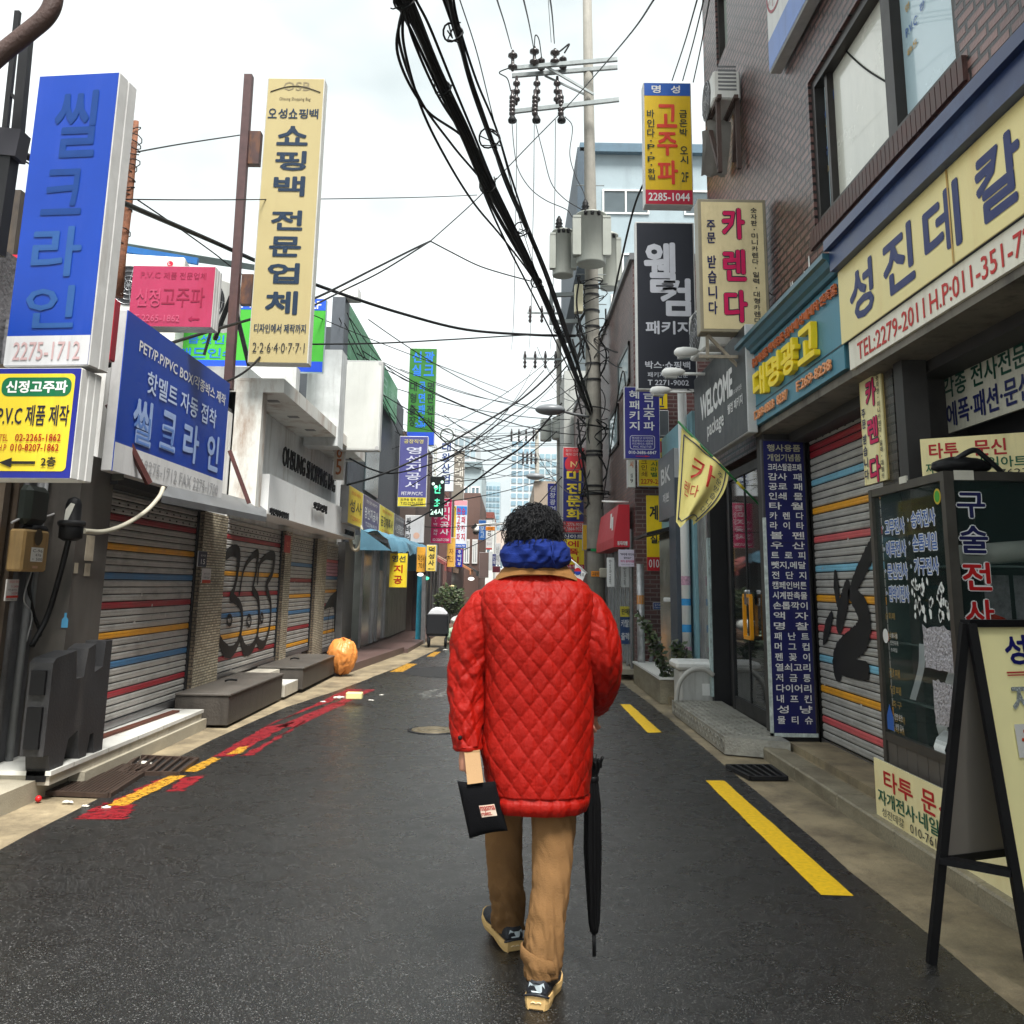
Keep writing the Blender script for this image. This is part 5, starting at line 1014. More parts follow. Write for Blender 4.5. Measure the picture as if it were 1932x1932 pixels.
# navy list board of goods
ITEMS = ['행사용품', '개업기념품', '크리스탈골프패', '감사 패', '공로 패', '인쇄 물', '타 월', '카 렌 다', '라 이 타', '볼 펜', '우 산', '트 로 피', '뺏지,메달', '전 단 지', '캠페인버튼', '시계판촉물', '손톱깍이', '액 자', '명 찰', '패 난 트', '머 그 컵', '펜 꽂 이', '열쇠고리', '저 금 통', '다이어리', '내 프 킨', '성 냥', '물 티 슈']
t, fc = sign_y('list_board', 'tall navy board listing goods in white lettering beside the striped right shutter', (1446, 829, 1531, 1388), 9.2, .06, S(14, 18, 84), (.03, .03, .035), border=.02)
n = len(ITEMS)
for i0, cl in ((0, S(178, 176, 150)), (2, W)):
    its = []
    for i, s_ in enumerate(ITEMS):
        if (i < 2) != (i0 == 0): continue
        s2 = s_.replace(' ', '  ') if len(s_) < 6 else s_
        its.append((s2, .09, .012 + i * .0345, .93, .012 + i * .0345 + .026))
    fc.text(its, cl, .03)
mb = MB(); h = fc.h + .05
mb.box((-fc.w / 2 - .03, -.006, -.01), (-fc.w / 2 - .001, .02, h * .72)); mb.box((-fc.w / 2 - .03, -.006, -.012), (fc.w / 2 + .02, .02, .022))
mb.build('peeled_edge', M('peeled_green', (.5, .56, .54), rough=.6, var=.4, scale=20, dirt=.7, dcol=(.02, .1, .05)), t, world=False)
for k in (.2, .36, .51, .66, .82): fc.rect(0, k, 1, k + .0015, (.01, .01, .03), 'joint')
# glass doors of the package shop
t = thing('shop_front', None, None, (2.6 - 4, 10.5 - 7, .1)); t.parent = bR
yL, yR = yat(1353, 1200, 2.55), yat(1441, 1200, 2.55)
mb = MB(); XD = 2.58; zt_ = 2.72
ymid, ydk = yat(1387, 1200, XD), yat(1386, 1200, XD)
mb.box((2.5, yL, .1), (2.75, yL + .12, 2.95)); mb.box((XD - .02, ydk, .1), (XD + .1, ydk + .1, zt_)); mb.box((XD - .02, yR - .03, .12), (XD + .1, yR + .06, zt_)); mb.box((XD - .02, yR, zt_), (XD + .1, yL, zt_ + .1)); mb.box((XD - .015, yR, .12), (XD + .06, ydk, .30)); mb.box((XD - .01, (yR + ydk) / 2 - .012, .3), (XD + .05, (yR + ydk) / 2 + .012, zt_)); mb.build('door_frame', m_dark, t)
m_gl = glass_mat('dark_shop_glass', (.012, .016, .018), .03, .72)
mb = MB(); mb.box((XD, yR + .031, .301), (XD + .02, (yR + ydk) / 2 - .013, zt_ - .001)); mb.box((XD, (yR + ydk) / 2 + .013, .301), (XD + .02, ydk - .001, zt_ - .001)); mb.build('glass', m_gl, t)
mb = MB(); mb.box((XD + .12, ydk + .1, .1), (XD + .16, yL, zt_)); mb.build('doorway_shade_panel', m_black, t)  # darkness of the open doorway put into a black panel
mb = MB(); mb.box((3.3, yR, .1), (3.35, yL, 2.9)); mb.box((2.6, yR, .09), (3.4, yL, .1)); mb.build('interior', M('interior_grey', (.08, .075, .07), rough=.6, var=.5, scale=1.5), t)
hy = yat(1411, 1160, XD - .06)
mb = MB(); zA, zB = AX(1411, 1203, XD - .06).z, AX(1411, 1124, XD - .06).z
for a, b in (((0, zA), (0, zB)), ((0, zB), (-.28, zB)), ((-.28, zB), (-.28, zA)), ((-.28, zA), (0, zA))): mb.bar((XD - .06, hy + .14 + a[0], a[1]), (XD - .06, hy + .14 + b[0], b[1]), .035)
mb.build('handle', M('yellow_handle', S(225, 150, 20), rough=.35), t)
mb = MB(); mb.bbox((XD - .09, hy - .03, zB - .1), (XD - .02, hy + .03, zB + .06), r=.015); mb.build('lock', M('chrome', (.6, .6, .6), rough=.12, metal=1.0), t)
mb = MB(); mb.box((2.47, yL + .02, .2), (2.499, yL + .12, 2.1)); mb.build('frame_edge', M('chipped_teal', (.4, .5, .5), rough=.6, var=.3, scale=20, dirt=.9, dcol=(.05, .06, .06), dstretch=(20, 20, 6)), t)
mb = MB(); mb.box((2.52, yL + .125, .1), (2.6, yL + .2, 2.95)); mb.build('brick_strip', m_brick, t)
ya, yb = yL + .21, yat(1307, 1200, 2.5)
mb = MB(); mb.box((2.54, ya, .45), (2.56, yb, 2.6)); mb.build('side_window', M('side_glass', (.13, .14, .13), rough=.1, var=.4, scale=2), t)
for a in (ya, (ya + yb) / 2, yb - .05): MB().box((2.50, a, .1), (2.54, a + .05, 2.6)).build('mullion', m_steel, t)
# fascia signs
t, fc = sign_x('fascia_sign', 'dark grey fascia sign with big white slanted lettering and rounded white words', 2.33, 1311, 1411, 715, 880, .10, S(62, 64, 66), (.50, .51, .51), border=.012, facemat=M('graphite_face', S(46, 48, 50), rough=.45, var=.12, dirt=.5, dcol=S(96, 98, 98), dstretch=(6, 6, .5)))
fc.text([('WELCOME', .15, .27, .79, .56)], W, .07); fc.text([('package', .29, .62, .62, .84)], W, .03); fc.text([('패키지 제작전문', .76, .52, .94, .57)], W, .01); fc.text([('웰컴 패키지', .70, .62, .95, .72)], W, .03)
zt1, zb1 = AX(1417, 674, 2.42).z, AX(1425, 805, 2.42).z; TY0, TY1 = yat(1590, 600, 2.42), yat(1412, 720, 2.42)
TEAL = S(66, 128, 146)
t, fc = board('fascia_sign', 'teal fascia sign with raised yellow letters and a moulded teal cornice', TY1 - TY0, zt1 - zb1, .3, (2.42, (TY0 + TY1) / 2, zb1), R(-90), TEAL, S(60, 110, 125), border=.0, facemat=M('teal_face', S(64, 126, 146), rough=.4, var=.1, scale=1.4, dirt=.45, dcol=S(40, 90, 105), dstretch=(5, 5, .6)))
rings = []
for d, z in ((0.0, 0), (-.04, .0), (-.05, .03), (-.08, .05), (-.10, .10), (-.13, .11), (-.13, .15), (.3, .16), (.3, 0)):
    rings.append([(-fc.w / 2 - .01, d, fc.h + z), (fc.w / 2 + .01, d, fc.h + z)])
mb = MB(); mb.loft(rings, closed=False, cap=False, sm=False); mb.face([r_[0] for r_ in rings]); mb.face([r_[1] for r_ in rings][::-1]); mb.build('cornice', M('dark_teal', S(48, 96, 112), rough=.35, var=.2, dirt=.3), t, world=False)
fc.rect(0, .0, 1, .012, S(30, 60, 70), 'joint'); fc.rect(0, .735, 1, .75, S(24, 50, 60), 'joint')
fc.text([('대명광고', .13, .29, .83, .69, 'h')], None, .055, depth=.05, lift=.05, mat=vinyl(S(244, 216, 40), 'raised'))
fc.text([('개업기념품·행사용품·감사패·상패제작·판촉물', .07, .08, .985, .2)], None, .01, depth=.02, lift=.02, mat=vinyl(S(205, 110, 60), 'raised'))
fc.text([('T.269-0333  8237', .08, .81, .50, .93), ('F.269-8238', .60, .81, .91, .93)], None, .03, depth=.015, lift=.015, mat=vinyl(S(232, 160, 110), 'raised'))
CY0, CY1 = 3.6, yat(1586, 600, 2.40); zt2, zb2 = AX(1583, 513, 2.40).z, AX(1588, 651, 2.40).z
t, fc = board('fascia_sign', 'large cream fascia sign with navy letters and a red telephone strip below', CY1 - CY0, zt2 - zb2, .3, (2.40, (CY0 + CY1) / 2, zb2), R(-90), S(240, 226, 160), S(40, 50, 70), border=.0, facemat=M('cream_fascia_face', S(232, 216, 150), rough=.4, var=.06, scale=1.2, dirt=.3, dcol=S(200, 150, 70), dstretch=(3, 3, .6), dpos=.56))  # plain cream face with tan streaks
def uf(x): return (CY1 - yat(x, 500, 2.40)) / (CY1 - CY0)
NV = S(26, 40, 98)
fc.text([(c, uf(a), .17, uf(b), .86) for c, a, b in (('성', 1601, 1647), ('진', 1667, 1728), ('데', 1748, 1822))] + [('칼', uf(1855), .17, uf(1948), .86)], NV, .05)
for q_ in (.42,): fc.rect(uf(1800), 0, uf(1803), 1, S(190, 150, 70), 'joint')
mb = MB(); mb.box((-fc.w / 2, -.06, fc.h + .002), (fc.w / 2, .3, fc.h + .16)); mb.box((-fc.w / 2, -.10, fc.h + .162), (fc.w / 2, .3, fc.h + .24)); mb.build('cap', M('dark_blue_metal', S(40, 58, 100), rough=.35, var=.25, scale=2, dirt=.4, dcol=S(110, 135, 165), dstretch=(1, 1, 1)), t, world=False)
zs = AX(1604, 699, 2.42).z; ys1 = yat(1603, 680, 2.42); wS = ys1 - CY0
sf = Face(t, wS, zb2 - zs - .02, y=.02, x0=-fc.w / 2 + (CY1 - ys1), z0=zs - zb2)
mb = MB(); mb.box((sf.x0, .02, sf.z0), (fc.w / 2, .32, -.004)); mb.build('phone_strip', M('strip_white', S(228, 224, 208), rough=.45, var=.06, dirt=.4, dcol=S(150, 120, 80)), t, world=False)
def us(x): return (ys1 - yat(x, 620, 2.42)) / wS
sf.text([('TEL:2279-2011', us(1616), .18, us(1748), .84), ('H.P:011-351-7242', us(1758), .18, us(2010), .84)], S(190, 36, 30), .02)
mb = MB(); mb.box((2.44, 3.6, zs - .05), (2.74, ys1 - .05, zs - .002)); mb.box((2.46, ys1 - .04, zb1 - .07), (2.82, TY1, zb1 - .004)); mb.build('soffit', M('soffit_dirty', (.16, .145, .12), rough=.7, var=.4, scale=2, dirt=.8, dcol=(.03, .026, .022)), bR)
# narrow calendar strip sign on the pier
def calendar(fc, small):
    PK = S(200, 16, 84)
    big = [('카', .33, .05, .70, .30), ('렌', .33, .38, .70, .63), ('다', .33, .70, .70, .95)] if not small else [('카', .3, .04, .78, .30), ('렌', .3, .4, .78, .64), ('다', .3, .76, .78, 1.0)]
    fc.text(big, (.02, .02, .04), .065, outline=.006, name='letter_outline'); fc.text(big, PK, .045)
    fc.text([('주문', .08, .14, .22, .34, 'v'), ('받습니다', .08, .42, .22, .90, 'v')] if not small else [('주문', .06, .28, .24, .48, 'v'), ('받습니다', .06, .52, .24, .96, 'v')], S(20, 28, 80), .035)
    fc.text([('숫자판·미니카렌다·일력·대형카렌다', .80, .04, .90, .96, 'v')] if not small else [('숫자판·미니카렌다·일력·대형카', .84, .04, .95, .99, 'v')], (.02, .02, .03), .03)
t, fc = sign_x('pier_sign', 'narrow yellowed calendar sign with magenta letters fixed to the pier by the shutter', 2.58, 1627, 1668, 716, 918, .03, S(226, 216, 150), S(170, 150, 90), border=.0, facemat=M('yellowed_sign', S(232, 222, 170), rough=.5, var=.08, scale=3, dirt=.7, dcol=S(190, 160, 50), dstretch=(14, 14, 1)))
calendar(fc, True)
t, fc = sign_y('projecting_sign', 'weathered cream box sign with three magenta letters outlined in black', (1319, 376, 1449, 627), 9.45, .2, S(205, 190, 150), S(140, 132, 112), border=.035, facemat=M('cracked_cream', S(216, 200, 156), rough=.5, var=.12, scale=2.5, bump=.25, bscale=9, dirt=.45, dcol=S(140, 120, 80), dstretch=(3, 3, 1.2)))
calendar(fc, False)
mb = MB(); w_ = fc.w / 2
for p, q_ in (((-w_ + .05, .1, 0), (-w_ + .45, .12, -.42)), ((w_ - .2, .1, 0), (w_ - .2, .1, -.4)), ((-w_ - .05, .05, -.25), (w_, .05, -.25)), ((-w_ + .05, .1, -.02), (-w_ + .05, .1, -.27)), ((-w_ + .4, .02, -.02), (w_ + .05, .02, -.55))): mb.bar(p, q_, .03)
mb.build('bracket', M('rusty_cream_steel', (.3, .26, .2), rough=.6, var=.3, dirt=.5), t, world=False)
mb = MB(); cx_ = -w_
mb.tube(cr([(w_ + .02, .1, fc.h - .9), (w_ + .25, .1, fc.h - 1.05), (w_ + .4, .08, fc.h - 1.02)]), .006, 5); mb.build('power_cord', m_wire, t, world=False)
t, fc = sign_y('projecting_sign', 'yellow projecting sign with a blue head and red telephone foot, topmost on the brick wall', (1215, 156, 1306, 387), 13.4, .22, S(212, 176, 14), (.5, .5, .48), border=.014)
fc.rect(0, 0, 1, .105, S(24, 84, 170), 'band'); fc.rect(0, .885, 1, 1, S(180, 24, 56), 'band')
fc.text([('명', .16, .018, .36, .085), ('성', .58, .018, .78, .085)], W, .04); fc.text([('2285-1044', .06, .91, .94, .975)], W, .04)
fc.text([('고주파', .26, .16, .70, .86, 'v')], S(205, 60, 40), .04); fc.text([('바인다', .05, .22, .21, .46, 'v'), ('·P·P·화일', .05, .46, .21, .81, 'v'), ('금은박', .75, .22, .92, .45, 'v'), ('오시', .75, .52, .92, .68, 'v'), ('2F', .77, .74, .92, .82)], S(30, 50, 40), .03)
t, fc = sign_y('projecting_sign', 'tall black projecting sign with big white rounded letters', (1200, 419, 1313, 736), 12.4, .14, S(30, 33, 44), (.62, .62, .6), border=.02, facemat=M('black_face', S(28, 31, 42), rough=.4, var=.1))
LG = S(196, 198, 206)
fc.text([('웰', .12, .12, .70, .43), ('컴', .40, .34, .94, .57)], LG, .05); fc.text([('패키지', .12, .60, .95, .68, 'h')], LG, .045); fc.text([('박스·쇼핑백', .12, .84, .90, .885)], LG, .035); fc.text([('패키지제작전문', .16, .905, .86, .935)], LG, .02); fc.text([('T 2271-9002', .16, .95, .87, .982)], LG, .03)
# box sign up on the wall
sX = 2.58; ta, tb = AX(1452, 140, sX), AX(1545, 20, sX)
t, fc = board('wall_sign', 'white box sign with a blue underline and wheel emblem high on the brick wall', ta.y - 5.5, 2.2, .12, (sX, (ta.y + 5.5) / 2, ta.z), R(-90), (.6, .6, .58), (.4, .41, .41), border=.02)
fc.rect(0, .85, 1, 1, S(110, 135, 190), 'band'); fc.disc(.09, .62, .30, S(150, 60, 70), r2=.27); fc.disc(.09, .62, .06, S(190, 30, 60))
for k in range(10): a = k * .6283; fc.poly([(.09 + .10 * math.cos(a) / fc.w, .62 + .10 * math.sin(a) / fc.h), (.09 + .24 * math.cos(a - .05) / fc.w, .62 + .24 * math.sin(a - .05) / fc.h), (.09 + .24 * math.cos(a + .05) / fc.w, .62 + .24 * math.sin(a + .05) / fc.h)], S(150, 60, 70), 'emblem_spoke')
fc.text([('비', .2, .3, .36, .84), ('닐', .42, .3, .58, .84)], None, .05, depth=.08, lift=.08, mat=vinyl(S(40, 44, 70), 'raised'))
# air conditioners on the brick wall
p = AX(1348, 186, 2.5); t = acunit('white air conditioner on a rusty bracket high on the brick wall', (2.37, 10.75, AY(1347, 186, 10.45).z), R(-90), .60, .37, .33)
mb = MB(); [mb.bar(a, b, .05) for a, b in (((-.3, .05, -.02), (.4, .05, -.02)), ((-.3, .25, -.02), (.4, .25, -.02)), ((-.25, .05, -.04), (.3, .05, -.9)), ((.3, .05, -.02), (.3, .05, -.95)), ((.3, .28, -.02), (.05, .28, -.7)), ((.3, .28, 0), (.3, .28, -.9)))]; mb.build('bracket', M('rust_dark', (.06, .035, .028), rough=.7, var=.4), t, world=False)
mb = MB(); rings = [[(-.42 + .05 * math.sin(k) - .1 * k / 5, .0 + .3 * j / 6, -.06 - .14 * k + .02 * math.sin(j * 2)) for j in range(7)] for k in range(5)]; mb.loft(rings, closed=False, cap=False); mb.loft([[(p_[0] + .32 - .05 * i, p_[1], p_[2] - .02) for p_ in r_] for i, r_ in enumerate(rings)], closed=False, cap=False); mb.build('cloth_cover', M('grey_cloth', (.26, .25, .23), rough=.8), t, world=False)
p = AY(1311, 640, 10.7); t = acunit('white air conditioner edge-on behind the weathered cream box sign', (p.x + .05, 10.75, AY(1311, 665, 10.7).z), R(-86), .80, .56, .28, logo=True)
# white gooseneck sign lamps over the dark fascia
g = 'white lamps on arms over the dark fascia'; root0 = None
for lab, (hx, hy_), (wx_, wy_) in (('nearest of the three white arm lamps over the dark fascia', (1289, 668), (1389, 668)), ('middle one of the three white arm lamps over the dark fascia', (1263, 704), (1357, 706)), ('farthest of the three white arm lamps over the dark fascia', (1240, 736), (1326, 740))):
    Yw = yat(wx_, wy_, 2.5); b = AX(wx_, wy_, 2.5)
    hxw = AY(hx, hy_, Yw)
    if root0 is None:
        root0 = thing('sign_lamp', lab, 'lamp', b, 0, g); L_ = hxw.x - b.x
        MB().tube([(0, 0, 0), (L_ + .1, 0, .0)], .018, 8).build('arm', m_white, root0, world=False)
        mb = MB(); mb.loft([[(L_ + .12 + x * 1.0, s_ * .05 * math.sin(a), .03 + .05 * math.cos(a) * s_ - (.05 * (.2 - x) if x < .1 else 0)) for a in [k * .5236 for k in range(12)]] for x, s_ in ((.06, .3), (.02, .8), (-.05, 1.1), (-.12, 1.2), (-.19, 1.0), (-.22, .4))]); mb.build('head', m_white, root0, world=False)
        MB().box((L_ - .06, -.04, -.06), (L_ + .08, .04, -.035)).build('lens', M('lamp_lens', (.3, .3, .28), rough=.1), root0, world=False)
    else: dup(root0, b, lab, g)
# ------------------------------------------------------------ right side: glass case, boards and the A-frame
XC = 2.42; yn, yf = yat(1795, 1100, XC), yat(1648, 1100, XC); zT, zG = AX(1795, 884, XC).z, AX(1785, 1432, XC).z
t = thing('display_case', 'tall glass display case of samples in front of the cream-signed shop', 'display case', (2.7, (yn + yf) / 2, .1))
m_alu = M('bronze_aluminium', (.10, .092, .08), rough=.35, metal=.6, var=.25, dirt=.4)
mb = MB()
for x, y in ((XC, yn), (XC, yf - .05), (3.35, yn), (3.35, yf - .05)): mb.box((x, y, .09), (x + .055, y + .05, zT))
for z in (zG - .03, zT - .05): mb.box((XC + .003, yn + .05, z), (XC + .05, yf - .05, z + .05)); mb.box((XC + .055, yn + .003, z), (3.35, yn + .048, z + .05))
mb.build('frame', m_alu, t)
mb = MB()
for k in range(7): a = yn + .05 + (yf - yn - .1) * k / 7; mb.box((XC + .012, a + .004, .1), (XC + .035, a + (yf - yn - .1) / 7 - .004, zG - .03))
mb.box((XC + .06, yn + .012, .1), (3.35, yn + .035, zG - .03)); mb.build('base_panel', M('brown_ribbed', (.09, .08, .07), rough=.5, var=.2), t)
m_cg = glass_mat('case_glass', (.02, .05, .045), .03, .2)
mb = MB(); mb.box((XC + .02, yn + .051, zG + .021), (XC + .028, yf - .051, zT - .051)); mb.box((XC + .056, yn + .02, zG + .021), (3.349, yn + .028, zT - .051)); gl_ = mb.build('glass', m_cg, t)
mb = MB(); mb.box((XC + .06, yn + .06, zT - .01), (3.34, yf - .06, zT)); mb.box((XC + .06, yf - .06, .1), (3.34, yf - .052, zT)); mb.box((3.28, yn + .06, .1), (3.30, yf - .06, zT)); mb.build('back_panel', M('case_inside', (.06, .085, .078), rough=.6, var=.4, scale=2), t)
mb = MB()
for z in (.8, 1.15, 1.62): mb.box((XC + .1, yn + .08, z), (3.25, yf - .08, z + .012))
mb.build('shelf', M('glass_shelf', (.12, .16, .15), rough=.15), t)
GY0, GY1 = yn + .05, yf - .05
def gu(x, X=XC): return (GY1 - yat(x, 1100, X)) / (GY1 - GY0)
f1 = Face(t, GY1 - GY0, zT - zG - .07, x0=0)
def case_text(o):
    if isinstance(o, list): return [case_text(q_) for q_ in o]
    o.location = Vector((XC + .018, GY1, zG + .02)) - t.location; o.rotation_euler = (0, 0, R(-90)); return o
L1 = [('·고무전사', '·승하전사'), ('·에폭전사', '·손톱네일'), ('·문신전사', '·가구전사'), ('·판박이전사', None)]; its = []
for i, (a, b) in enumerate(L1):
    v = .10 + i * .093
    its.append((a[1:], .16, v + .01, .46, v + .075)); its.append(('·', .10, v + .02, .15, v + .06))
    if b: its.append((b[1:], .56, v - .005, .88, v + .06)); its.append(('·', .49, v + .005, .54, v + .045))
case_text(f1.text(its, None, .02, outline=.007, name='letter_outline', mat=vinyl((.66, .68, .7), 'o'))); case_text(f1.text(its, S(34, 84, 160), .02))
case_text(f1.disc(.93, .055, .045, S(190, 160, 40))); case_text(f1.disc(.93, .055, .033, S(60, 150, 50)))
case_text(f1.text([('순회패', .09, .50, .24, .53), ('상패', .10, .58, .25, .61), ('장패', .10, .73, .26, .765), ('념패', .10, .80, .26, .835), ('축구', .11, .86, .26, .89), ('수임직패', .08, .915, .29, .945), ('속패', .12, .965, .27, .99)], S(150, 120, 50), .02))
mb = MB()
def flat(u0, v0, u1, v1, col, nm, wob=0.0, d=.004, n=8):
    mb = MB(); pts = []
    per = [(u0 + (u1 - u0) * k / n, v0) for k in range(n)] + [(u1, v0 + (v1 - v0) * k / n) for k in range(n)] + [(u1 - (u1 - u0) * k / n, v1) for k in range(n)] + [(u0, v1 - (v1 - v0) * k / n) for k in range(n)]
    for a, b in per: pts.append((f1.x0 + (a + wob * noise.noise((a * 30, b * 30, 1))) * f1.w, -d, f1.z0 + (1 - b + wob * noise.noise((a * 30, b * 30, 5))) * f1.h))
    mb.face(pts); return case_text(mb.build(nm, col, t, world=False))
m_foil = M('crinkled_foil', (.48, .46, .50), rough=.3, metal=.4, var=.6, scale=40, bump=.8, bscale=60)
flat(.62, .545, .97, .70, m_foil, 'sample_sheet', .02); flat(.70, .74, .97, .90, m_foil, 'sample_sheet', .02)
m_wt = M('white_transfer', (.7, .72, .7), rough=.4, var=.2, scale=30)
rr = random.Random(11)
mb = MB()
for i in range(46):
    u, v = rr.uniform(.56, .96), rr.uniform(.36, .52); s_ = rr.uniform(.012, .035)
    if rr.random() < .3: u = rr.uniform(.5, .6)
    mb.face([f1.P(u + s_ * math.cos(a) * rr.uniform(.4, 1), v + s_ * .7 * math.sin(a) * rr.uniform(.4, 1.3), .004) for a in [k * .9 for k in range(7)]])
case_text(mb.build('transfer_print', m_wt, t, world=False))
case_text(f1.disc(.08, .60, .045, (.66, .66, .64), 'sticker')); case_text(f1.text([('너를나를', .15, .585, .27, .605), ('안전하게', .15, .615, .27, .635), ('스마일', .15, .645, .25, .662)], (.62, .62, .6), .02))
case_text(f1.poly([(.03, .93), (.08, .88), (.13, .93), (.13, .985), (.03, .985)], S(40, 90, 170), 'sticker')); case_text(f1.text([('안전 운전', .15, .91, .27, .935), ('만땅 감사', .16, .95, .28, .975)], (.65, .65, .65), .02))
mb = MB()                                                        # ribbons and rolls inside the case
for i, (x, y, z, r_) in enumerate([(2.66, yn + .20, .98, .12), (2.62, yn + .12, .82, .13), (2.66, yn + .36, .72, .12), (2.58, yn + .26, .62, .11), (2.6, yn + .05, .64, .10)]):
    mb.loft([[(x + r_ * (1 + .05 * k) * math.cos(k * .45) , y + .14 * j, z + r_ * math.sin(k * .45)) for k in range(16)] for j in range(2)], closed=False, cap=False)
mb.build('ribbon_roll', M('white_ribbon', (.78, .82, .82), rough=.3, var=.1), t)
pp = [AX(1740, 1215, 2.50), AX(1738, 1260, 2.50), AX(1722, 1320, 2.50)]
mb = MB(); mb.loft([[p_ + Vector((0, .045, 0)), p_ + Vector((0, -.045, 0))] for p_ in cr(pp, 6)], closed=False, cap=False); mb.build('ribbon', M('white_ribbon2', (.6, .66, .68), rough=.4), t)
mb = MB(); mb.tube([(2.52, yn + .12, 1.68), (3.2, yn + .12, 1.74)], .06, 12); mb.build('paper_roll', M('paper_roll_m', (.4, .43, .38), rough=.6), t)
mb = MB(); rings = [[(2.5 + .12 * i, yn + .1 + .03 * math.sin(i * 1.7 + j), 1.22 + .03 * j + .05 * math.sin(i * 2.3 + j * 1.3)) for j in range(5)] for i in range(7)]; mb.loft(rings, closed=False, cap=False); mb.build('red_sheet', M('red_gloss', S(190, 50, 30), rough=.2, var=.3), t)
mb = MB(); [mb.box((2.7 + .17 * k, yn + .2, 1.2 + .05 * (k % 2)), (2.84 + .17 * k, yn + .21, 1.58)) for k in range(3)]; mb.build('sample_card', M('grey_card', (.22, .22, .23), rough=.5, var=.5, scale=20), t)
FW = 3.35 - XC - .055
f2 = Face(t, FW, zT - zG - .07, x0=0)
def front_text(o):
    if isinstance(o, list): return [front_text(q_) for q_ in o]
    o.location = Vector((XC + .055, yn + .0195, zG + .02)) - t.location; return o
xq = lambda x: (AY(x, 1100, yn).x - XC - .055) / FW
u0, u1 = xq(1819), xq(1874)
big = [(c, u0, a, u1, b) for c, a, b in (('구', .045, .140), ('술', .168, .270), ('전', .302, .404), ('사', .436, .53))]
front_text(f2.text(big, None, .06, outline=.005, name='letter_outline', mat=vinyl((.7, .7, .7), 'o'))); front_text(f2.text(big[:2], S(18, 22, 72), .04)); front_text(f2.text(big[2:], S(170, 16, 20), .04))
for a, b in (((XC + .06, yn - .002, zT - .05), (XC + .17, yn + .002, zT + .004)), ((XC - .003, yn + .5, zT - .012), (XC + .01, yn + .6, zT + .03))): MB().box(a, b).build('tape', M('masking_tape', (.55, .53, .45), rough=.6), t)
# black bag on top of the case
c0 = Vector((AY(1812, 870, yn + .15).x, yn + .15, zT))
t = thing('sports_bag', 'black bag slumped on top of the glass display case', 'bag', c0)
mb = MB(); mb.sphere((c0.x, c0.y, c0.z + .045), 1, 14, sc=(.16, .12, .055), fn=lambda d: 1 + .12 * noise.noise(d * 2.5)); mb.build('body', m_black, t)
MB().tube(cr([c0 + Vector((-.08, -.06, .06)), c0 + Vector((0.04, -.07, .13)), c0 + Vector((.10, -.07, .10)), c0 + Vector((.2, -.06, .01))]), .016, 8).build('strap', M('black_strap', (.01, .01, .012), rough=.4), t)
# cream boards
CR = S(240, 226, 168)
t, fc = sign_x('wall_board', 'pale board with green and navy lettering on the dark shop wall above the case', 2.95, 1776, 1960, 706, 823, .03, S(190, 188, 172), (.1, .1, .1), border=.0)
fc.text([('각종 전사전문', .05, .10, .95, .45)], S(22, 70, 56), .03); fc.text([('에폭·패션·문신', .07, .52, .97, .92)], S(28, 36, 90), .03)
p0 = AY(1748, 864, yn + .55); p1 = AY(1929, 820, yn + .25)
t, fc = board('leaning_board', 'cream board with red and green lettering propped up on top of the display case', (p1 - p0).length + .05, AY(1748, 842, yn + .5).z - AY(1748, 890, yn + .5).z + .1, .02, ((p0.x + p1.x) / 2, (p0.y + p1.y) / 2, AY(1748, 892, yn + .5).z - .04), math.atan2(p1.y - p0.y, p1.x - p0.x), CR, (.4, .38, .3), border=.0)
fc.text([('타투', .08, .12, .36, .5), ('문신', .5, .1, .8, .48)], S(176, 28, 32), .035); fc.text([('네일아트', .5, .52, .97, .78)], S(20, 90, 60), .03); fc.text([('7623', .72, .82, .97, .97)], K, .02); fc.text([('자개', .04, .6, .2, .85)], S(20, 90, 60), .03)
zb_ = AX(1653, 1535, 2.36).z; zt_ = AX(1652, 1430, 2.36).z; ya_, yb_ = 3.9, yat(1652, 1480, 2.36)
t, fc = board('leaning_board', 'low cream tattoo board standing on the kerb against the display case', yb_ - ya_, zt_ - zb_, .02, (2.36, (ya_ + yb_) / 2, zb_), R(-90), CR, (.4, .38, .3), border=.0, facemat=M('cream_board', S(238, 226, 176), rough=.5, var=.07, scale=2, dirt=.35, dcol=S(200, 160, 60), dstretch=(3, 3, 3)))
def ul(x): return (yb_ - yat(x, 1520, 2.36)) / (yb_ - ya_)
fc.text([('타투', ul(1672), .12, ul(1725), .47), ('문', ul(1741), .12, ul(1768), .48), ('신', ul(1773), .12, ul(1808), .48)], S(186, 28, 36), .035); fc.text([('자개전사·네일아트', ul(1660), .50, ul(1815), .76)], S(18, 92, 70), .03); fc.text([('성진데칼', ul(1666), .80, ul(1706), .95), ('010-7611-7623', ul(1717), .80, ul(1815), .95)], K, .015)
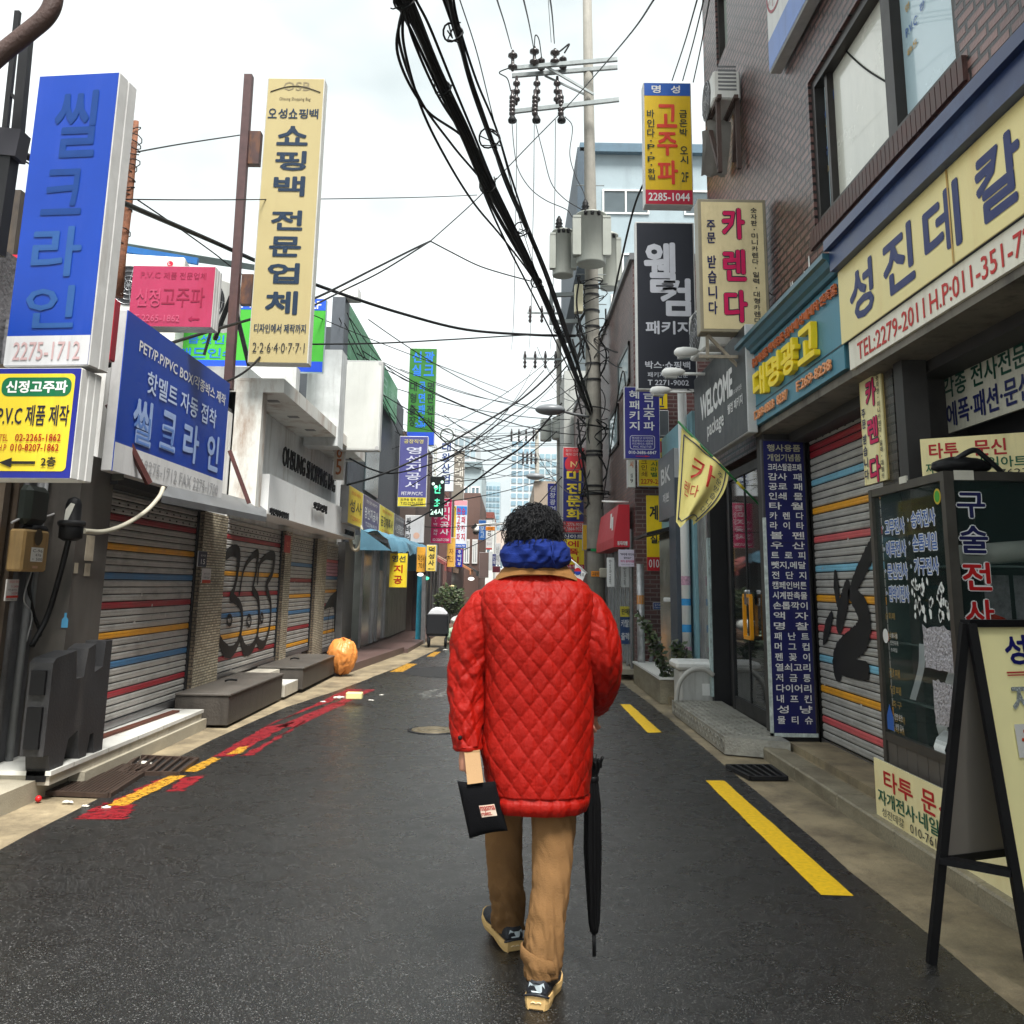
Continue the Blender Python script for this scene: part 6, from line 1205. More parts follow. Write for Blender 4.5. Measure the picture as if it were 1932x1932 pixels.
# A-frame sign
FL = G(1757, 1818); FN = Vector((FL.x + .40, FL.y - .34, 0)); ap = (FL + FN) / 2 + Vector((.0, 0, 0)); 
apz = AY(1821, 1176, ap.y).z; apx = AY(1821, 1176, ap.y).x; rd = Vector((.92, .38, 0)).normalized(); Wd = .62
A0 = Vector((apx, ap.y, apz))
t = thing('a_frame_sign', 'black-framed folding pavement sign with a cream lettered board at the right edge', 'sign', ap)
FN = G(1953, 1868); 
mb = MB()
for o_ in (Vector((0, 0, 0)), rd * Wd):
    mb.bar(FL + o_, A0 + o_, .035, .03, up=(0, 1, .2)); mb.bar(FN + o_, A0 + o_ + Vector((.015, -.02, 0)), .035, .03, up=(0, 1, .2))
def on(a, b, k): return a + (b - a) * k
mb.bar(on(FL, A0, .30), on(FN, A0, .30), .06, .025); mb.bar(on(FL, A0, .30) + rd * Wd, on(FN, A0, .30) + rd * Wd, .06, .025); mb.bar(A0 + Vector((0, 0, .0)), A0 + rd * Wd, .05, .03); mb.bar(on(FN, A0, .06), on(FN, A0, .06) + rd * Wd, .03); mb.bar(on(FL, A0, .3), on(FL, A0, .3) + rd * Wd, .03)
mb.build('frame', m_black, t)
def leaf(Fo, lo, name, mat):
    a = on(Fo, A0, lo) + rd * .02; b = on(Fo, A0, lo) + rd * (Wd - .02); c = A0 + rd * (Wd - .02) - Vector((0, 0, .015)); d = A0 + rd * .02 - Vector((0, 0, .015)); nn = (b - a).cross(d - a).normalized() * .006
    mb = MB(); mb.hexa([a - nn, b - nn, c - nn, d - nn, a + nn, b + nn, c + nn, d + nn]); return mb.build(name, mat, t), a, b, d
leaf(FL, .31, 'back_board', M('board_back', (.16, .145, .13), rough=.7, var=.08))
o, a, b, d = leaf(FN + Vector((0, -.01, 0)), .13, 'front_board', M('cream_front', S(242, 234, 176), rough=.45, var=.04))
fa = Face(t, (b - a).length, (d - a).length, x0=0, y=-.006)
ex = (b - a).normalized(); ez = (d - a).normalized(); ey = ez.cross(ex).normalized()
MT = Matrix((( ex.x, ey.x, ez.x), (ex.y, ey.y, ez.y), (ex.z, ey.z, ez.z)))
def put(o):
    if isinstance(o, list): return [put(q_) for q_ in o]
    o.rotation_euler = MT.to_euler(); o.location = a - t.location; return o
put(fa.text([('성진데칼', .16, .035, 1.3 * .98, .135)] if False else [('성', .18, .03, .40, .135), ('진', .44, .03, .62, .135), ('데', .64, .03, .80, .135), ('칼', .82, .03, .97, .135)], S(22, 24, 96), .045))
put(fa.rect(.16, .158, .97, .163, S(170, 30, 40), 'rule')); put(fa.rect(.16, .168, .97, .172, S(170, 30, 40), 'rule'))
put(fa.text([('자개', .16, .20, .62, .305)], None, .05, mat=M('hologram_flake', (.5, .55, .55), rough=.25, metal=.5, var=.9, scale=120)))
put(fa.rect(.14, .335, .97, .445, (.6, .6, .58), 'panel')); put(fa.text([('금박', .19, .35, .62, .43)], S(196, 70, 30), .05)); put(fa.text([('무광', .22, .47, .66, .575), ('네일', .24, .60, .68, .70)], S(178, 20, 30), .05)); put(fa.rect(.2, .745, .97, .752, S(170, 30, 40), 'rule'))
# flag banner on a green pole
t = thing('flag', 'drooping yellow banner flag with red letters on a green pole', 'flag', AX(1439, 959, 2.55))
Yp = yat(1439, 959, 2.55); pb = AY(1439, 959, Yp); ptip = AY(1279, 795, Yp)
MB().tube([pb, ptip], .012, 8).build('pole', M('green_pole', S(40, 110, 60), rough=.4), t); MB().tube([on(pb, ptip, .22), on(pb, ptip, .30)], .015, 8).build('pole_band', M('yellow_band', S(200, 180, 40)), t); MB().box(pb + Vector((-.02, -.04, -.06)), pb + Vector((.03, .04, .06))).build('socket', M('navy_socket', S(20, 30, 90)), t)
cl = [AY(x, y, Yp) for x, y in ((1286, 805), (1375, 888), (1330, 965), (1318, 998), (1272, 992), (1284, 830))]
m_cloth = M('yellow_cloth', S(236, 222, 140), rough=.7, var=.06, scale=3, dirt=.25, dcol=S(190, 170, 90))
def flagpt(u, v):                                                # u along the pole from tip, v down the cloth; hangs folded
    top = AY(1286, 806, Yp).lerp(AY(1376, 889, Yp), u); bot = AY(1274, 984, Yp).lerp(AY(1312, 990, Yp), u)
    p = top.lerp(bot, v); p.x += .15 * math.sin(v * 3.14) * u * .6
    p.y += .07 * math.sin(u * 7 + v * 1.5) * v + .02 * math.sin(u * 15 + v * 4); p.x += .02 * math.sin(u * 9 + 1) * v; p.z -= .05 * math.sin(u * 6.3) * v
    return p
n = 34; mb = MB(); mb.loft([[flagpt(i / n, j / n) for i in range(n + 1)] for j in range(n + 1)], closed=False, cap=False); mb.build('cloth', m_cloth, t)
mb = MB()
def onflag(u, v): p = flagpt(u, v); return p + Vector((0, -.008, 0))
for (u0, v0), (u1, v1) in (((.06, .05), (.94, .05)), ((.06, .05), (.06, .96)), ((.94, .05), (.94, .96)), ((.06, .93), (.94, .93))):
    P = [onflag(u0 + (u1 - u0) * k / 20, v0 + (v1 - v0) * k / 20) for k in range(21)]; mb.tube(P, .006, 4)
mb.build('border_line', vinyl(S(70, 74, 96)), t)
def flagtext(s_, u0, v0, u1, v1, col, bold):
    vs, fs = text_geo(s_, bold); mb = MB(); mb.v = [tuple(onflag(u0 + (u1 - u0) * x, v1 - (v1 - v0) * y) + Vector((0, -.002, 0))) for x, y in vs]; mb.f = [tuple(f_) for f_ in fs]; mb.m = [0] * len(fs); mb.smooth = [False] * len(fs); mb.build('lettering', vinyl(col), t)
flagtext('카', .26, .17, .74, .50, S(200, 60, 50), .05); flagtext('렌다', .14, .50, .5, .66, S(190, 60, 50), .04)
for i, c in enumerate('주문받습니다'): flagtext(c, .78, .16 + i * .12, .90, .25 + i * .12, S(60, 66, 90), .03)
# metal step, planter slab, white tub, pipe, plant
t = thing('metal_step', 'checker-plate metal step in front of the glass shop doors', 'step', (2.2, 10.5, 0))
m_chk = M('checker_plate', (.36, .35, .31), rough=.34, metal=.35, var=.3, scale=5, bump=.5, bscale=55, dirt=.5, dcol=(.1, .08, .05), dstretch=(3, 3, 3))
MB().hexa([(1.99, 9.1, .004), (2.52, 8.85, .004), (2.58, 11.9, .004), (1.99, 11.95, .004), (1.99, 9.1, .155), (2.52, 8.85, .155), (2.58, 11.9, .155), (1.99, 11.95, .155)]).build('plate', m_chk, t)
mb = MB(); 
for i in range(34):
    for j in range(8): yy = 9.15 + i * .082; xx = 2.02 + j * .065; M4 = Matrix.Translation((xx, yy, .156)) @ Matrix.Rotation(R(45 if (i + j) % 2 else -45), 4, 'Z'); mb.box((-.022, -.005, -.001), (.022, .005, .003), M4=M4)
    for j in range(2): M4 = Matrix.Translation((1.989, 9.15 + i * .082, .05 + j * .06)) @ Matrix.Rotation(R(45 if (i + j) % 2 else -45), 4, 'X'); mb.box((-.003, -.022, -.005), (.001, .022, .005), M4=M4)
mb.build('tread_pattern', m_chk, t)
t = thing('stone_slab', 'white topped concrete slab step beside the grey shop', 'step', (2.2, 14, 0))
A = G(1251, 1347 - 10); x0 = 1.92
MB().box((2.0, 12.9, 0), (2.75, 15.6, .30)).build('base', m_gran, t); MB().box((1.985, 12.885, .301), (2.75, 15.62, .33)).build('top', M('white_slab', (.7, .7, .67), rough=.35, var=.06), t)
p = G(1310, 1322, .1); p = Vector((2.33, 12.25, .1))
t = thing('plastic_tub', 'white plastic tub with a sheet over it behind the metal step', 'tub', p)
MB().bbox((p.x - .22, p.y - .2, .1), (p.x + .22, p.y + .25, .5), r=.03).build('body', M('tub_grey', (.5, .5, .48), rough=.5, var=.1, dirt=.5), t); MB().bbox((p.x - .27, p.y - .25, .501), (p.x + .24, p.y + .3, .60), r=.03).build('cover', m_white, t); MB().box((p.x + .05, p.y - .203, .2), (p.x + .2, p.y - .2, .34)).build('label', M('label_white', (.75, .75, .73)), t)
MB().tube(cr([(p.x - .30, p.y - .35, .1), (p.x - .26, p.y - .36, .35), (p.x - .12, p.y - .36, .5), (p.x + .05, p.y - .36, .52), (p.x + .16, p.y - .36, .45)]), .03, 10).build('hose', M('grey_hose', (.42, .41, .38), rough=.5), t)
def stemplant(label, base, hgt, n, seed, lean):
    t = thing('climbing_plant', label, 'plant', base); rr = random.Random(seed); mbs = MB(); mbl = MB()
    for s_ in range(3):
        pts = [Vector(base) + Vector((lean[0] * k * hgt + .05 * math.sin(k * 5 + s_ * 2) + .05 * (s_ - 1) * k, lean[1] * k + .04 * math.cos(k * 4 + s_), k * hgt * (1 - .12 * s_))) for k in [i / 9 for i in range(10)]]
        mbs.tube(pts, .008, 5)
        for p_ in cr(pts, n):
            for q_ in range(2):
                d = Vector((rr.uniform(-1, 1), rr.uniform(-1, 1), rr.uniform(-.7, .5))).normalized(); s2 = rr.uniform(.05, .11); b_ = d.orthogonal().normalized() * s2 * .32
                mbl.face([p_, p_ + d * s2 * .5 + b_, p_ + d * s2, p_ + d * s2 * .5 - b_], rr.randrange(3))
    mbs.build('stem', m_wood, t); mbl.build('foliage', LEAF, t)
stemplant('straggling climbing plant leaning against the grey shop front', AY(1268, 1300, 13.0), 1.0, 5, 3, (-.34, .0)); stemplant('short leafy sprig beside the white tub', AY(1282, 1275, 12.9), .45, 3, 8, (.03, 0))
# ------------------------------------------------------------ right side, middle distance
t = thing('shop_building', 'small grey shop with a ribbed steel shopfront and dark canopy', 'building', (3, 14, 0))
MB().box((2.5, 12.95, 0), (8, 15.7, 3.9)).build('wall', M('teal_render', S(120, 160, 170), rough=.6, var=.15), t)
mb = MB(); n = 22; ya, yb = yat(1273, 1150, 2.36), yat(1246, 1150, 2.36); pr = [(2.36 + (.04 if k % 2 else 0), ya + (yb - ya) * k / n) for k in range(n + 1)]
for (xa, y0), (xb, y1) in zip(pr, pr[1:]): mb.face([(xa, y0, .33), (xb, y1, .33), (xb, y1, 2.35), (xa, y0, 2.35)])
mb.build('steel_front', M('stainless_ribs', (.42, .46, .42), rough=.18, metal=.85, var=.25, scale=4), t)
MB().box((2.30, ya - .55, .3), (2.5, ya - .001, 3.0)).build('side_panel', M('slate_panel', S(66, 74, 84), rough=.5, var=.1), t)
a, b = AX(1271, 991, 2.05), AX(1243, 985, 2.05)
mb = MB(); mb.hexa([(1.98, ya, 2.22), (2.5, ya, 2.34), (2.5, yb + .3, 2.34), (1.98, yb + .3, 2.22), (1.98, ya, 2.26), (2.5, ya, 2.40), (2.5, yb + .3, 2.40), (1.98, yb + .3, 2.26)]); mb.build('canopy', m_dark, t)
MB().bbox((2.28, ya + .3, 1.28), (2.36, ya + .5, 1.34), r=.01).build('door_handle', m_white, t)
t, fc = sign_x('fascia_sign', 'grey edge-on fascia sign with pale lettering over the dark canopy', 2.30, 1243, 1272, 868, 985, .12, S(100, 104, 108), (.4, .41, .42), border=.0); fc.text([('BK', .2, .2, .8, .45), ('제본', .3, .6, .7, .75)], (.6, .6, .6), .05)
t = thing('drainpipe', 'white drainpipe with blue stickers between the glass shops', 'pipe', (2.42, 13.1, .1)); pd = AY(1297, 1250, 13.15)
MB().tube([(pd.x, 13.15, .1), (pd.x, 13.15, 4.4)], .062, 12).build('shaft', m_white, t)
mb = MB(); [mb.lathe([(.0635, 0), (.0635, h_)], (pd.x, 13.15, z), 12, cap=False) for z, h_ in ((.9, .1), (1.25, .09))]; mb.build('blue_sticker', M('sticker_blue', S(50, 140, 200)), t)
mb = MB(); [mb.lathe([(.0635, 0), (.0635, h_)], (pd.x, 13.15, z), 12, cap=False) for z, h_ in ((.65, .06), (1.52, .12))]; mb.build('red_sticker', M('sticker_pale', S(190, 150, 170), var=.5, scale=30), t)
# second brick building with red awning
t = thing('brick_building', 'lower brick building receding behind the concrete utility pole', 'building', (4, 22, 0)); X2 = 2.08; z2 = 7.1
MB().box((X2, 16.01, 0), (7, 31, z2)).build('wall', brick_mat('brown_brick', S(84, 56, 52), S(104, 74, 68), (.05, .045, .042), 'YZ', .22, .07, .5, .011, .7), t)
MB().box((X2 - .003, 15.8, 0), (7, 16.009, z2)).build('end_wall', brick_mat('brown_brick_end', S(72, 40, 40), S(92, 54, 50), (.16, .12, .11), 'XZ', .22, .07, .5, .009, .7), t)
MB().box((X2 - .06, 15.75, z2), (7, 31, z2 + .12)).build('coping', m_grey, t)
for x0, x1, y0, y1 in ((1150, 1168, 760, 840), (1168, 1190, 640, 720)):
    a, b = yat(x0, 800, X2), yat(x1, 800, X2); z0, z1 = AX(x1, y1, X2).z, AX(x1, y0, X2).z
    mb = MB(); [mb.box((X2 - .03, p, q), (X2 + .03, r_, s_)) for p, q, r_, s_ in ((b, z0, a, z0 + .08), (b, z1 - .08, a, z1), (b, z0, b + .1, z1), (a - .1, z0, a, z1))]; o = mb.build('window', m_bronze, t); MB().box((X2 - .012, b + .1, z0 + .08), (X2 + .02, a - .1, z1 - .08)).build('pane', m_paper2, o)
mb = MB(); mb.box((X2 - .02, 16.2, .2), (X2 - .004, 20.5, 2.4)); mb.build('glazed_front', M('shop_glass_pale', (.10, .13, .12), rough=.1, var=.5, scale=2.5), t)
for k in range(8): MB().box((X2 - .05, 16.2 + k * .6, .1), (X2 - .021, 16.26 + k * .6, 2.45)).build('mullion', m_steel, t)
MB().box((X2 - .25, 16.1, .08), (X2 - .0, 21, .16)).build('doorstep', m_conc2, t)
t = thing('awning', 'red box awning with white lettering behind the utility pole', 'awning', (1.8, 16.5, 2.5))
ax = AY(1198, 1030, 16.1); a1 = AY(1158, 1032, 16.1); at_ = AY(1185, 952, 16.1)
m_aw = M('red_awning', S(192, 26, 44), rough=.5, var=.06)
L_ = 3.2; x0, x1, zb_, zt_ = a1.x, X2 - .06, a1.z, at_.z
mb = MB(); P = [(x1, zb_), (x0, zb_), (x0, zb_ + .16), (x1 - .18, zt_), (x1, zt_)]
mb.loft([[(x, 16.1, z) for x, z in P], [(x, 16.1 + L_, z) for x, z in P]], sm=False); mb.build('canopy', m_aw, t)
f_ = Face(t, x1 - x0, zt_ - zb_, x0=0); o = f_.text([('둥지리벨', .22, .86, .85, .96)], W, .05); o.location = Vector((x0, 16.095, zb_)) - t.location
sl = Vector((x1 - .18 - x0, 0, zt_ - zb_ - .16)); sn = Vector((-sl.z, 0, sl.x)).normalized() * .006
mb = MB()
for a, b, c, d in ((.25, .25, .5, .7), (.6, .35, .85, .85)): 
    q_ = [Vector((x0, 16.1, zb_ + .16)) + sl * v + Vector((0, y_, 0)) + sn for y_, v in ((a, b), (c, b), (c + .3, d), (a + .3, d))]; mb.face(q_)
mb.build('emblem', vinyl(W), t)
mb = MB(); [mb.tube([(x1, 16.2 + k * .3, zt_ + .05 + .03 * k), (x1 - .4, 16.2 + k * .3, zt_ + .05 + .03 * k)], .015, 6) for k in range(3)]; mb.build('rail', m_white, t)
t, fc = sign_y('notice', 'white notice with dark and pink lines hung under the red awning', (1167, 1037, 1199, 1069), 16.0, .02, S(216, 208, 226), (.7, .7, .7), border=.0); fc.text([('"부자재 어디서', .1, .2, .9, .36), ('찾아요?"', .3, .42, .75, .56)], (.05, .05, .1), .04); fc.text([('여기! 둥지리벨', .12, .62, .9, .76)], S(200, 50, 120), .03); fc.text([('www.dungji.com', .15, .84, .88, .91)], (.1, .1, .15), .01)
for lab, px in (('white hanging sign with vertical lettering left of the notice', (1145, 1052, 1159, 1107)), ('white sign with vertical lettering in the shop window under the notice', (1172, 1068, 1187, 1108))):
    t, fc = sign_y('hanging_sign', lab, px, 16.3 if px[0] < 1160 else 16.6, .03, S(210, 212, 212), border=.0); fc.text([('DUNGJI', .25, .1, .7, .14)], K, .01)
    mb = MB(); vs, fs = text_geo('DUNGJI LABEL', .03); mb.v = [fc.P(.62 - .3 * y * 1, .08 + .84 * x, .006) for x, y in vs]; mb.f = [tuple(reversed(f)) for f in fs]; mb.m = [0] * len(fs); mb.smooth = [False] * len(fs); mb.build('lettering', vinyl(K), t, world=False)
t, fc = sign_y('window_poster', 'yellow and navy window poster low in the shop behind the pole', (1170, 1144, 1188, 1215), 16.7, .01, S(40, 66, 110), border=.0); fc.rect(0, 0, 1, .28, S(205, 190, 60), 'band'); fc.text([('카탈', .1, .35, .9, .55), ('출력', .1, .7, .9, .9)], (.6, .62, .65), .03); fc.text([('판매', .15, .06, .85, .22)], K, .03)
t = thing('stainless_pipe', 'silvery sticker-covered pipe standing at the brick corner', 'pipe', AY(1212, 1255, 15.4)); c0 = AY(1210, 1255, 15.4)
MB().tube([(c0.x, 15.4, .1), (c0.x, 15.4, AY(1210, 1064, 15.4).z)], .06, 10).build('shaft', M('pale_galvanised', (.45, .45, .46), rough=.4, metal=.4, var=.4, scale=9), t); MB().lathe([(.062, 0), (.062, .14)], (c0.x, 15.4, AY(1210, 1140, 15.4).z), 10, cap=False).build('sticker', M('orange_sticker', S(200, 130, 50)), t)
mb = MB(); MB().tube(cr([(c0.x + .15, 15.5, .3), (c0.x + .2, 15.5, .5), (c0.x + .22, 15.55, .75)]), .03, 8).tube(cr([(c0.x + .26, 15.5, .3), (c0.x + .31, 15.5, .45), (c0.x + .33, 15.55, .65)]), .03, 8).build('stub_pipe', m_grey, t)
# signs above it
t, fc = sign_y('projecting_sign', 'indigo projecting sign with white columns of letters and a boxed list', (1178, 730, 1245, 866), 15.0, .12, S(44, 44, 128), (.6, .6, .6), border=.008)
fc.text([('혜패키지', .13, .03, .42, .62, 'v'), ('금고주파', .54, .03, .86, .62, 'v')], W, .035); fc.rect(.14, .68, .86, .875, (.6, .6, .66), 'panel_outline', r=.04); fc.rect(.155, .687, .845, .868, S(44, 44, 128), 'panel', r=.035)
fc.text([('팬시문구·다이어리', .2, .70, .8, .735), ('여권케이스·네임택', .2, .74, .8, .775), ('카드케이스·지퍼백', .2, .78, .8, .815), ('PVC 비닐가공', .24, .82, .76, .855)], (.62, .62, .66), .02); fc.text([('010-3686-6847', .1, .895, .9, .94)], W, .03); fc.arrow(.3, .72, .97, .012, S(200, 40, 60))
YS = S(240, 205, 30)
ps('yellow box sign peeping out right of the indigo sign', (1228, 742, 1260, 772), 15.8, YS, [(S(30, 40, 90), .03, [('그', .3, .2, .8, .9)])]); ps('grey blank back of a box sign between two yellow ones', (1243, 774, 1262, 822), 15.7, S(90, 94, 98))
t, fc = ps('yellow box sign with red and green letters under the indigo sign', (1204, 826, 1262, 918), 15.6, YS, [(S(150, 100, 20), .03, [('크인쇄', .08, .42, .28, .82, 'v')]), (S(30, 100, 40), .035, [('폭시라벨', .40, .38, .62, .82, 'v')]), (S(90, 60, 30), .03, [('주교리즐', .74, .35, .94, .82, 'v')]), (S(190, 60, 20), .03, [('2279-2580', .06, .86, .94, .96)])]); fc.disc(.7, .18, .1, S(200, 40, 40))
ps('white box sign with an orange letter hung at the brick corner', (1184, 866, 1199, 920), 15.4, S(220, 220, 212), [(S(210, 110, 40), .04, [('시', .25, .06, .75, .3)]), (K, .02, [('실', .3, .5, .7, .66), ('9', .3, .7, .7, .85)])])
t, fc = sign_y('wall_banner', 'yellow banner with black letters and a red telephone foot on the brick end wall', (1220, 935, 1262, 1077), 15.72, .03, S(244, 206, 10), border=.0); fc.rect(0, .82, 1, 1, S(190, 20, 36), 'band'); fc.text([('계', .14, .13, .52, .33), ('실크', .16, .53, .85, .64)], K, .05); fc.text([('010-7', .08, .85, .80, .96)], W, .03)
t, fc = sign_y('street_plate', 'small blue street name plate on the brick end wall', (1232, 1137, 1249, 1150), 15.74, .015, S(30, 60, 120), (.6, .6, .65), border=.006); fc.text([('을지로', .15, .15, .85, .5), ('Eulji-ro', .15, .6, .85, .85)], W, .02)
# narrow sign with circle emblem and yellow shop sign left of the pole
t, fc = sign_y('projecting_sign', 'navy projecting sign with yellow letters and a round red emblem left of the pole', (1062, 844, 1103, 1005), 27, .16, S(34, 40, 110), (.62, .6, .6), border=.01)
fc.rect(0, 0, 1, .115, S(200, 60, 66), 'band'); fc.rect(0, .875, 1, 1, S(196, 54, 60), 'band'); fc.disc(.5, .2, .26, S(200, 50, 60)); fc.text([('N', .34, .165, .66, .235)], S(230, 190, 130), .05); fc.text([('미진문화', .16, .26, .86, .86, 'v')], S(236, 210, 60), .055); fc.text([('T.2776-9029', .05, .89, .95, .93), ('F.2664-9029', .05, .94, .95, .98)], (.6, .5, .5), .02); fc.text([('실크·스크린', .1, .02, .9, .05), ('제작·고주파', .1, .065, .9, .1)], (.6, .4, .4), .02)
t, fc = sign_y('projecting_sign', 'yellow projecting sign with red letters under a navy head beside the pole', (1061, 1007, 1102, 1073), 26, .16, S(236, 206, 30), border=.0); fc.rect(0, 0, 1, .16, S(34, 40, 90), 'band'); fc.rect(0, .88, 1, 1, S(180, 30, 60), 'band'); fc.text([('신아트', .05, .02, .95, .14)], W, .03); fc.text([('에폭시', .25, .18, .75, .86, 'v')], S(190, 30, 20), .04); fc.text([('264-9000', .05, .9, .95, .98)], (.6, .5, .5), .03)
ps('ochre sign edge showing between the pole and the yellow sign', (1099, 990, 1110, 1038), 25, S(232, 180, 40)); ps('tall navy sign with white letters far down the street', (1033, 912, 1051, 968), 40, S(40, 44, 140), [((.66, .66, .7), .03, [('원창광업', .22, .06, .85, .98, 'v')])])
# national flag on a stick, colours only
t = thing('flag', 'small white flag with a red and blue disc on a stick beside the pole', 'flag', AY(1086, 1060, 15)); MB().tube([AY(1073, 1052, 15), AY(1108, 1082, 15)], .012, 6).build('stick', m_white, t)
mb = MB(); q4 = [AY(1085, 1060, 15), AY(1106, 1080, 15), AY(1097, 1101, 15), AY(1084, 1092, 15)]; q4 = [Vector(v) for v in q4]; mb.hexa([v + Vector((0, -.004, 0)) for v in q4] + [v + Vector((0, .004, 0)) for v in q4]); mb.build('cloth', M('white_cloth', (.75, .75, .75), rough=.7), t)
cc = AY(1090, 1078, 14.99); mb = MB(); mb.face([cc + Vector((.055 * math.cos(a), 0, .055 * math.sin(a))) for a in [k * .2618 for k in range(13)]]); mb.build('emblem', vinyl(S(190, 40, 50)), t); mb = MB(); mb.face([cc + Vector((.055 * math.cos(a), 0, .055 * math.sin(a))) for a in [3.1416 + k * .2618 for k in range(13)]]); mb.build('emblem', vinyl(S(30, 60, 150)), t)
mb = MB(); [mb.box(AY(1095 + k * 3, 1087, 14.985), AY(1096 + k * 3, 1081, 14.984)) for k in range(3)]; mb.build('bars', vinyl(K), t)

# ------------------------------------------------------------ distant buildings
def block(label, x0, x1, y0, y1, h_, col, rows=(), name='building', wcol=(.12, .17, .2), cat='building', roof=None, win=None, rows_on='front', fw=1.0):
    """rows: (z0, z1, [(u0, u1), ...]) windows on the face towards us"""
    t = thing(name, label, cat, ((x0 + x1) / 2, y0, 0))
    MB().box((x0, y0, 0), (x1, y1, h_)).build('wall', M('wall_%d_%d_%d' % tuple(int(c * 200) for c in col), col, rough=.7, var=.12, scale=.8, dirt=.4, dcol=tuple(c * .6 for c in col), dstretch=(1.5, 1.5, .25)), t)
    wm = M('far_pane_%d' % int(wcol[2] * 500), wcol, rough=.15, var=.3, scale=.5)
    for z0, z1, us_ in rows:
        for u0, u1 in us_:
            a, b = x0 + (x1 - x0) * u0, x0 + (x1 - x0) * u1; e = (z1 - z0) * .06
            mb = MB(); [mb.box((p, y0 - .06, q), (r_, y0 + .01, s_)) for p, q, r_, s_ in ((a, z0, b, z0 + e), (a, z1 - e, b, z1), (a, z0 + e, a + e, z1 - e), (b - e, z0 + e, b, z1 - e), ((a + b) / 2 - e / 2, z0 + e, (a + b) / 2 + e / 2, z1 - e))]
            o = mb.build('window', m_white, t); MB().box((a + e, y0 - .02, z0 + e), (b - e, y0 + .005, z1 - e)).build('pane', wm, o)
    if roof: MB().box((x0 - .3, y0 - .3, h_), (x1, y1, h_ + roof[0])).build('roof', M('roof_%d' % int(roof[1][2] * 999), roof[1], rough=.6, var=.2), t)
    return t
def zq(y, Y): return AY(1150, y, Y).z
Y5 = 34; xa = AY(1108, 500, Y5).x
def wu(x): return (AY(x, 500, Y5).x - xa) / (12 - xa)
tb = block('tall blue-grey building rising behind the transformers', xa, 12, Y5, 46, zq(292, Y5), S(140, 154, 160), [(zq(404, Y5), zq(358, Y5), [(wu(1137), wu(1226)), (.40, .62)]), (zq(530, Y5), zq(478, Y5), [(wu(1150), wu(1200)), (.3, .5)]), (zq(640, Y5), zq(556, Y5), [(wu(1152), wu(1196))])], roof=(.35, S(70, 96, 112)), wcol=(.07, .09, .1))
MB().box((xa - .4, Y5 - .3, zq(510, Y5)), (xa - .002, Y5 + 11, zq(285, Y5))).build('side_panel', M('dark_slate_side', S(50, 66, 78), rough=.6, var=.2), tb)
block('narrow pale building topped by green netting behind the navy sign', AY(1063, 900, 50).x, AY(1112, 900, 50).x, 50, 58, AY(1080, 845, 50).z, S(190, 196, 196), [(5, 6.5, [(.1, .45), (.55, .9)])])
t = thing('safety_netting', 'green construction netting on a rooftop behind the navy sign', 'netting', AY(1080, 845, 49)); MB().box(AY(1066, 844, 49), AY(1096, 824, 49) + Vector((0, 3, 0))).build('net', M('green_net', S(20, 150, 110), rough=.7, var=.2), t)
def tower(label, px, Y, col, bands, wc, depth=20, cols=6):
    xl, yt, xr = px; a, b = AY(xl, 1000, Y), AY(xr, 1000, Y); z = AY((xl + xr) / 2, yt, Y).z
    t = thing('tower_block', label, 'tower', ((a.x + b.x) / 2, Y, 0)); w_ = b.x - a.x
    MB().box((a.x, Y, 0), (b.x, Y + depth, z)).build('wall', M('tower_%d_%d' % (int(col[0] * 999), int(xl)), col, rough=.6, var=.08, scale=.1), t)
    wm = M('tower_glass_%d' % int(xl), wc, rough=.15, var=.5, scale=.35); wn_ = 0
    for k in range(bands):
        z0 = z * (.12 + .86 * k / bands); mb = MB()
        for c in range(cols):
            u0, u1 = (c + .12) / cols, (c + .88) / cols; mb.box((a.x + w_ * u0, Y - .15, z0), (a.x + w_ * u1, Y + .05, z0 + z * .86 / bands * .62))
        mb.build('window_band', wm, t)
    return t
tower('pale glass office tower far down the street left of the gap', (906, 909, 942), 210, S(158, 176, 184), 16, S(110, 140, 154), cols=5)
tower('white apartment tower with blue window bands straight ahead', (962, 822, 1010), 170, S(186, 192, 194), 18, S(118, 144, 158), cols=4); tower('second white apartment tower half behind the second pole', (1004, 846, 1062), 190, S(176, 184, 186), 16, S(120, 146, 156), cols=5)
tower('pale grey apartment block over the left rooftops', (838, 813, 895), 130, S(184, 188, 190), 12, S(134, 150, 158), cols=5)
b_ = block
b_('brown brick building with pale window bays on the bend far left', AY(872, 1000, 52).x, AY(905, 1000, 52).x, 52, 66, AY(890, 930, 52).z, S(98, 74, 66), [(2.6, 3.9, [(.12, .45), (.6, .9)])]); b_('grey building with a balcony railing above the brick one', AY(850, 900, 70).x, AY(909, 900, 70).x, 70, 84, AY(880, 882, 70).z, S(150, 164, 168), [(7.2, 8.6, [(.3, .6), (.66, .95)])], roof=(.4, S(110, 124, 128)))
b_('low white rendered building before the pale glass tower', AY(905, 1000, 80).x, AY(932, 1000, 80).x, 80, 95, AY(920, 978, 80).z, S(206, 208, 204), [(4, 5.3, [(.2, .8)])], roof=(.5, S(120, 60, 50)))
b_('brown building past the ribbed metal one on the left', -9, -2.95, 29.6, 40, 6.2, S(84, 70, 64), [(3.4, 4.7, [(.80, .9)])]); b_('brick building with dark shopfronts along the left far side', -9, -2.6, 40.1, 51.5, 5.6, S(92, 66, 60), [(3.4, 4.6, [(.75, .88)])])
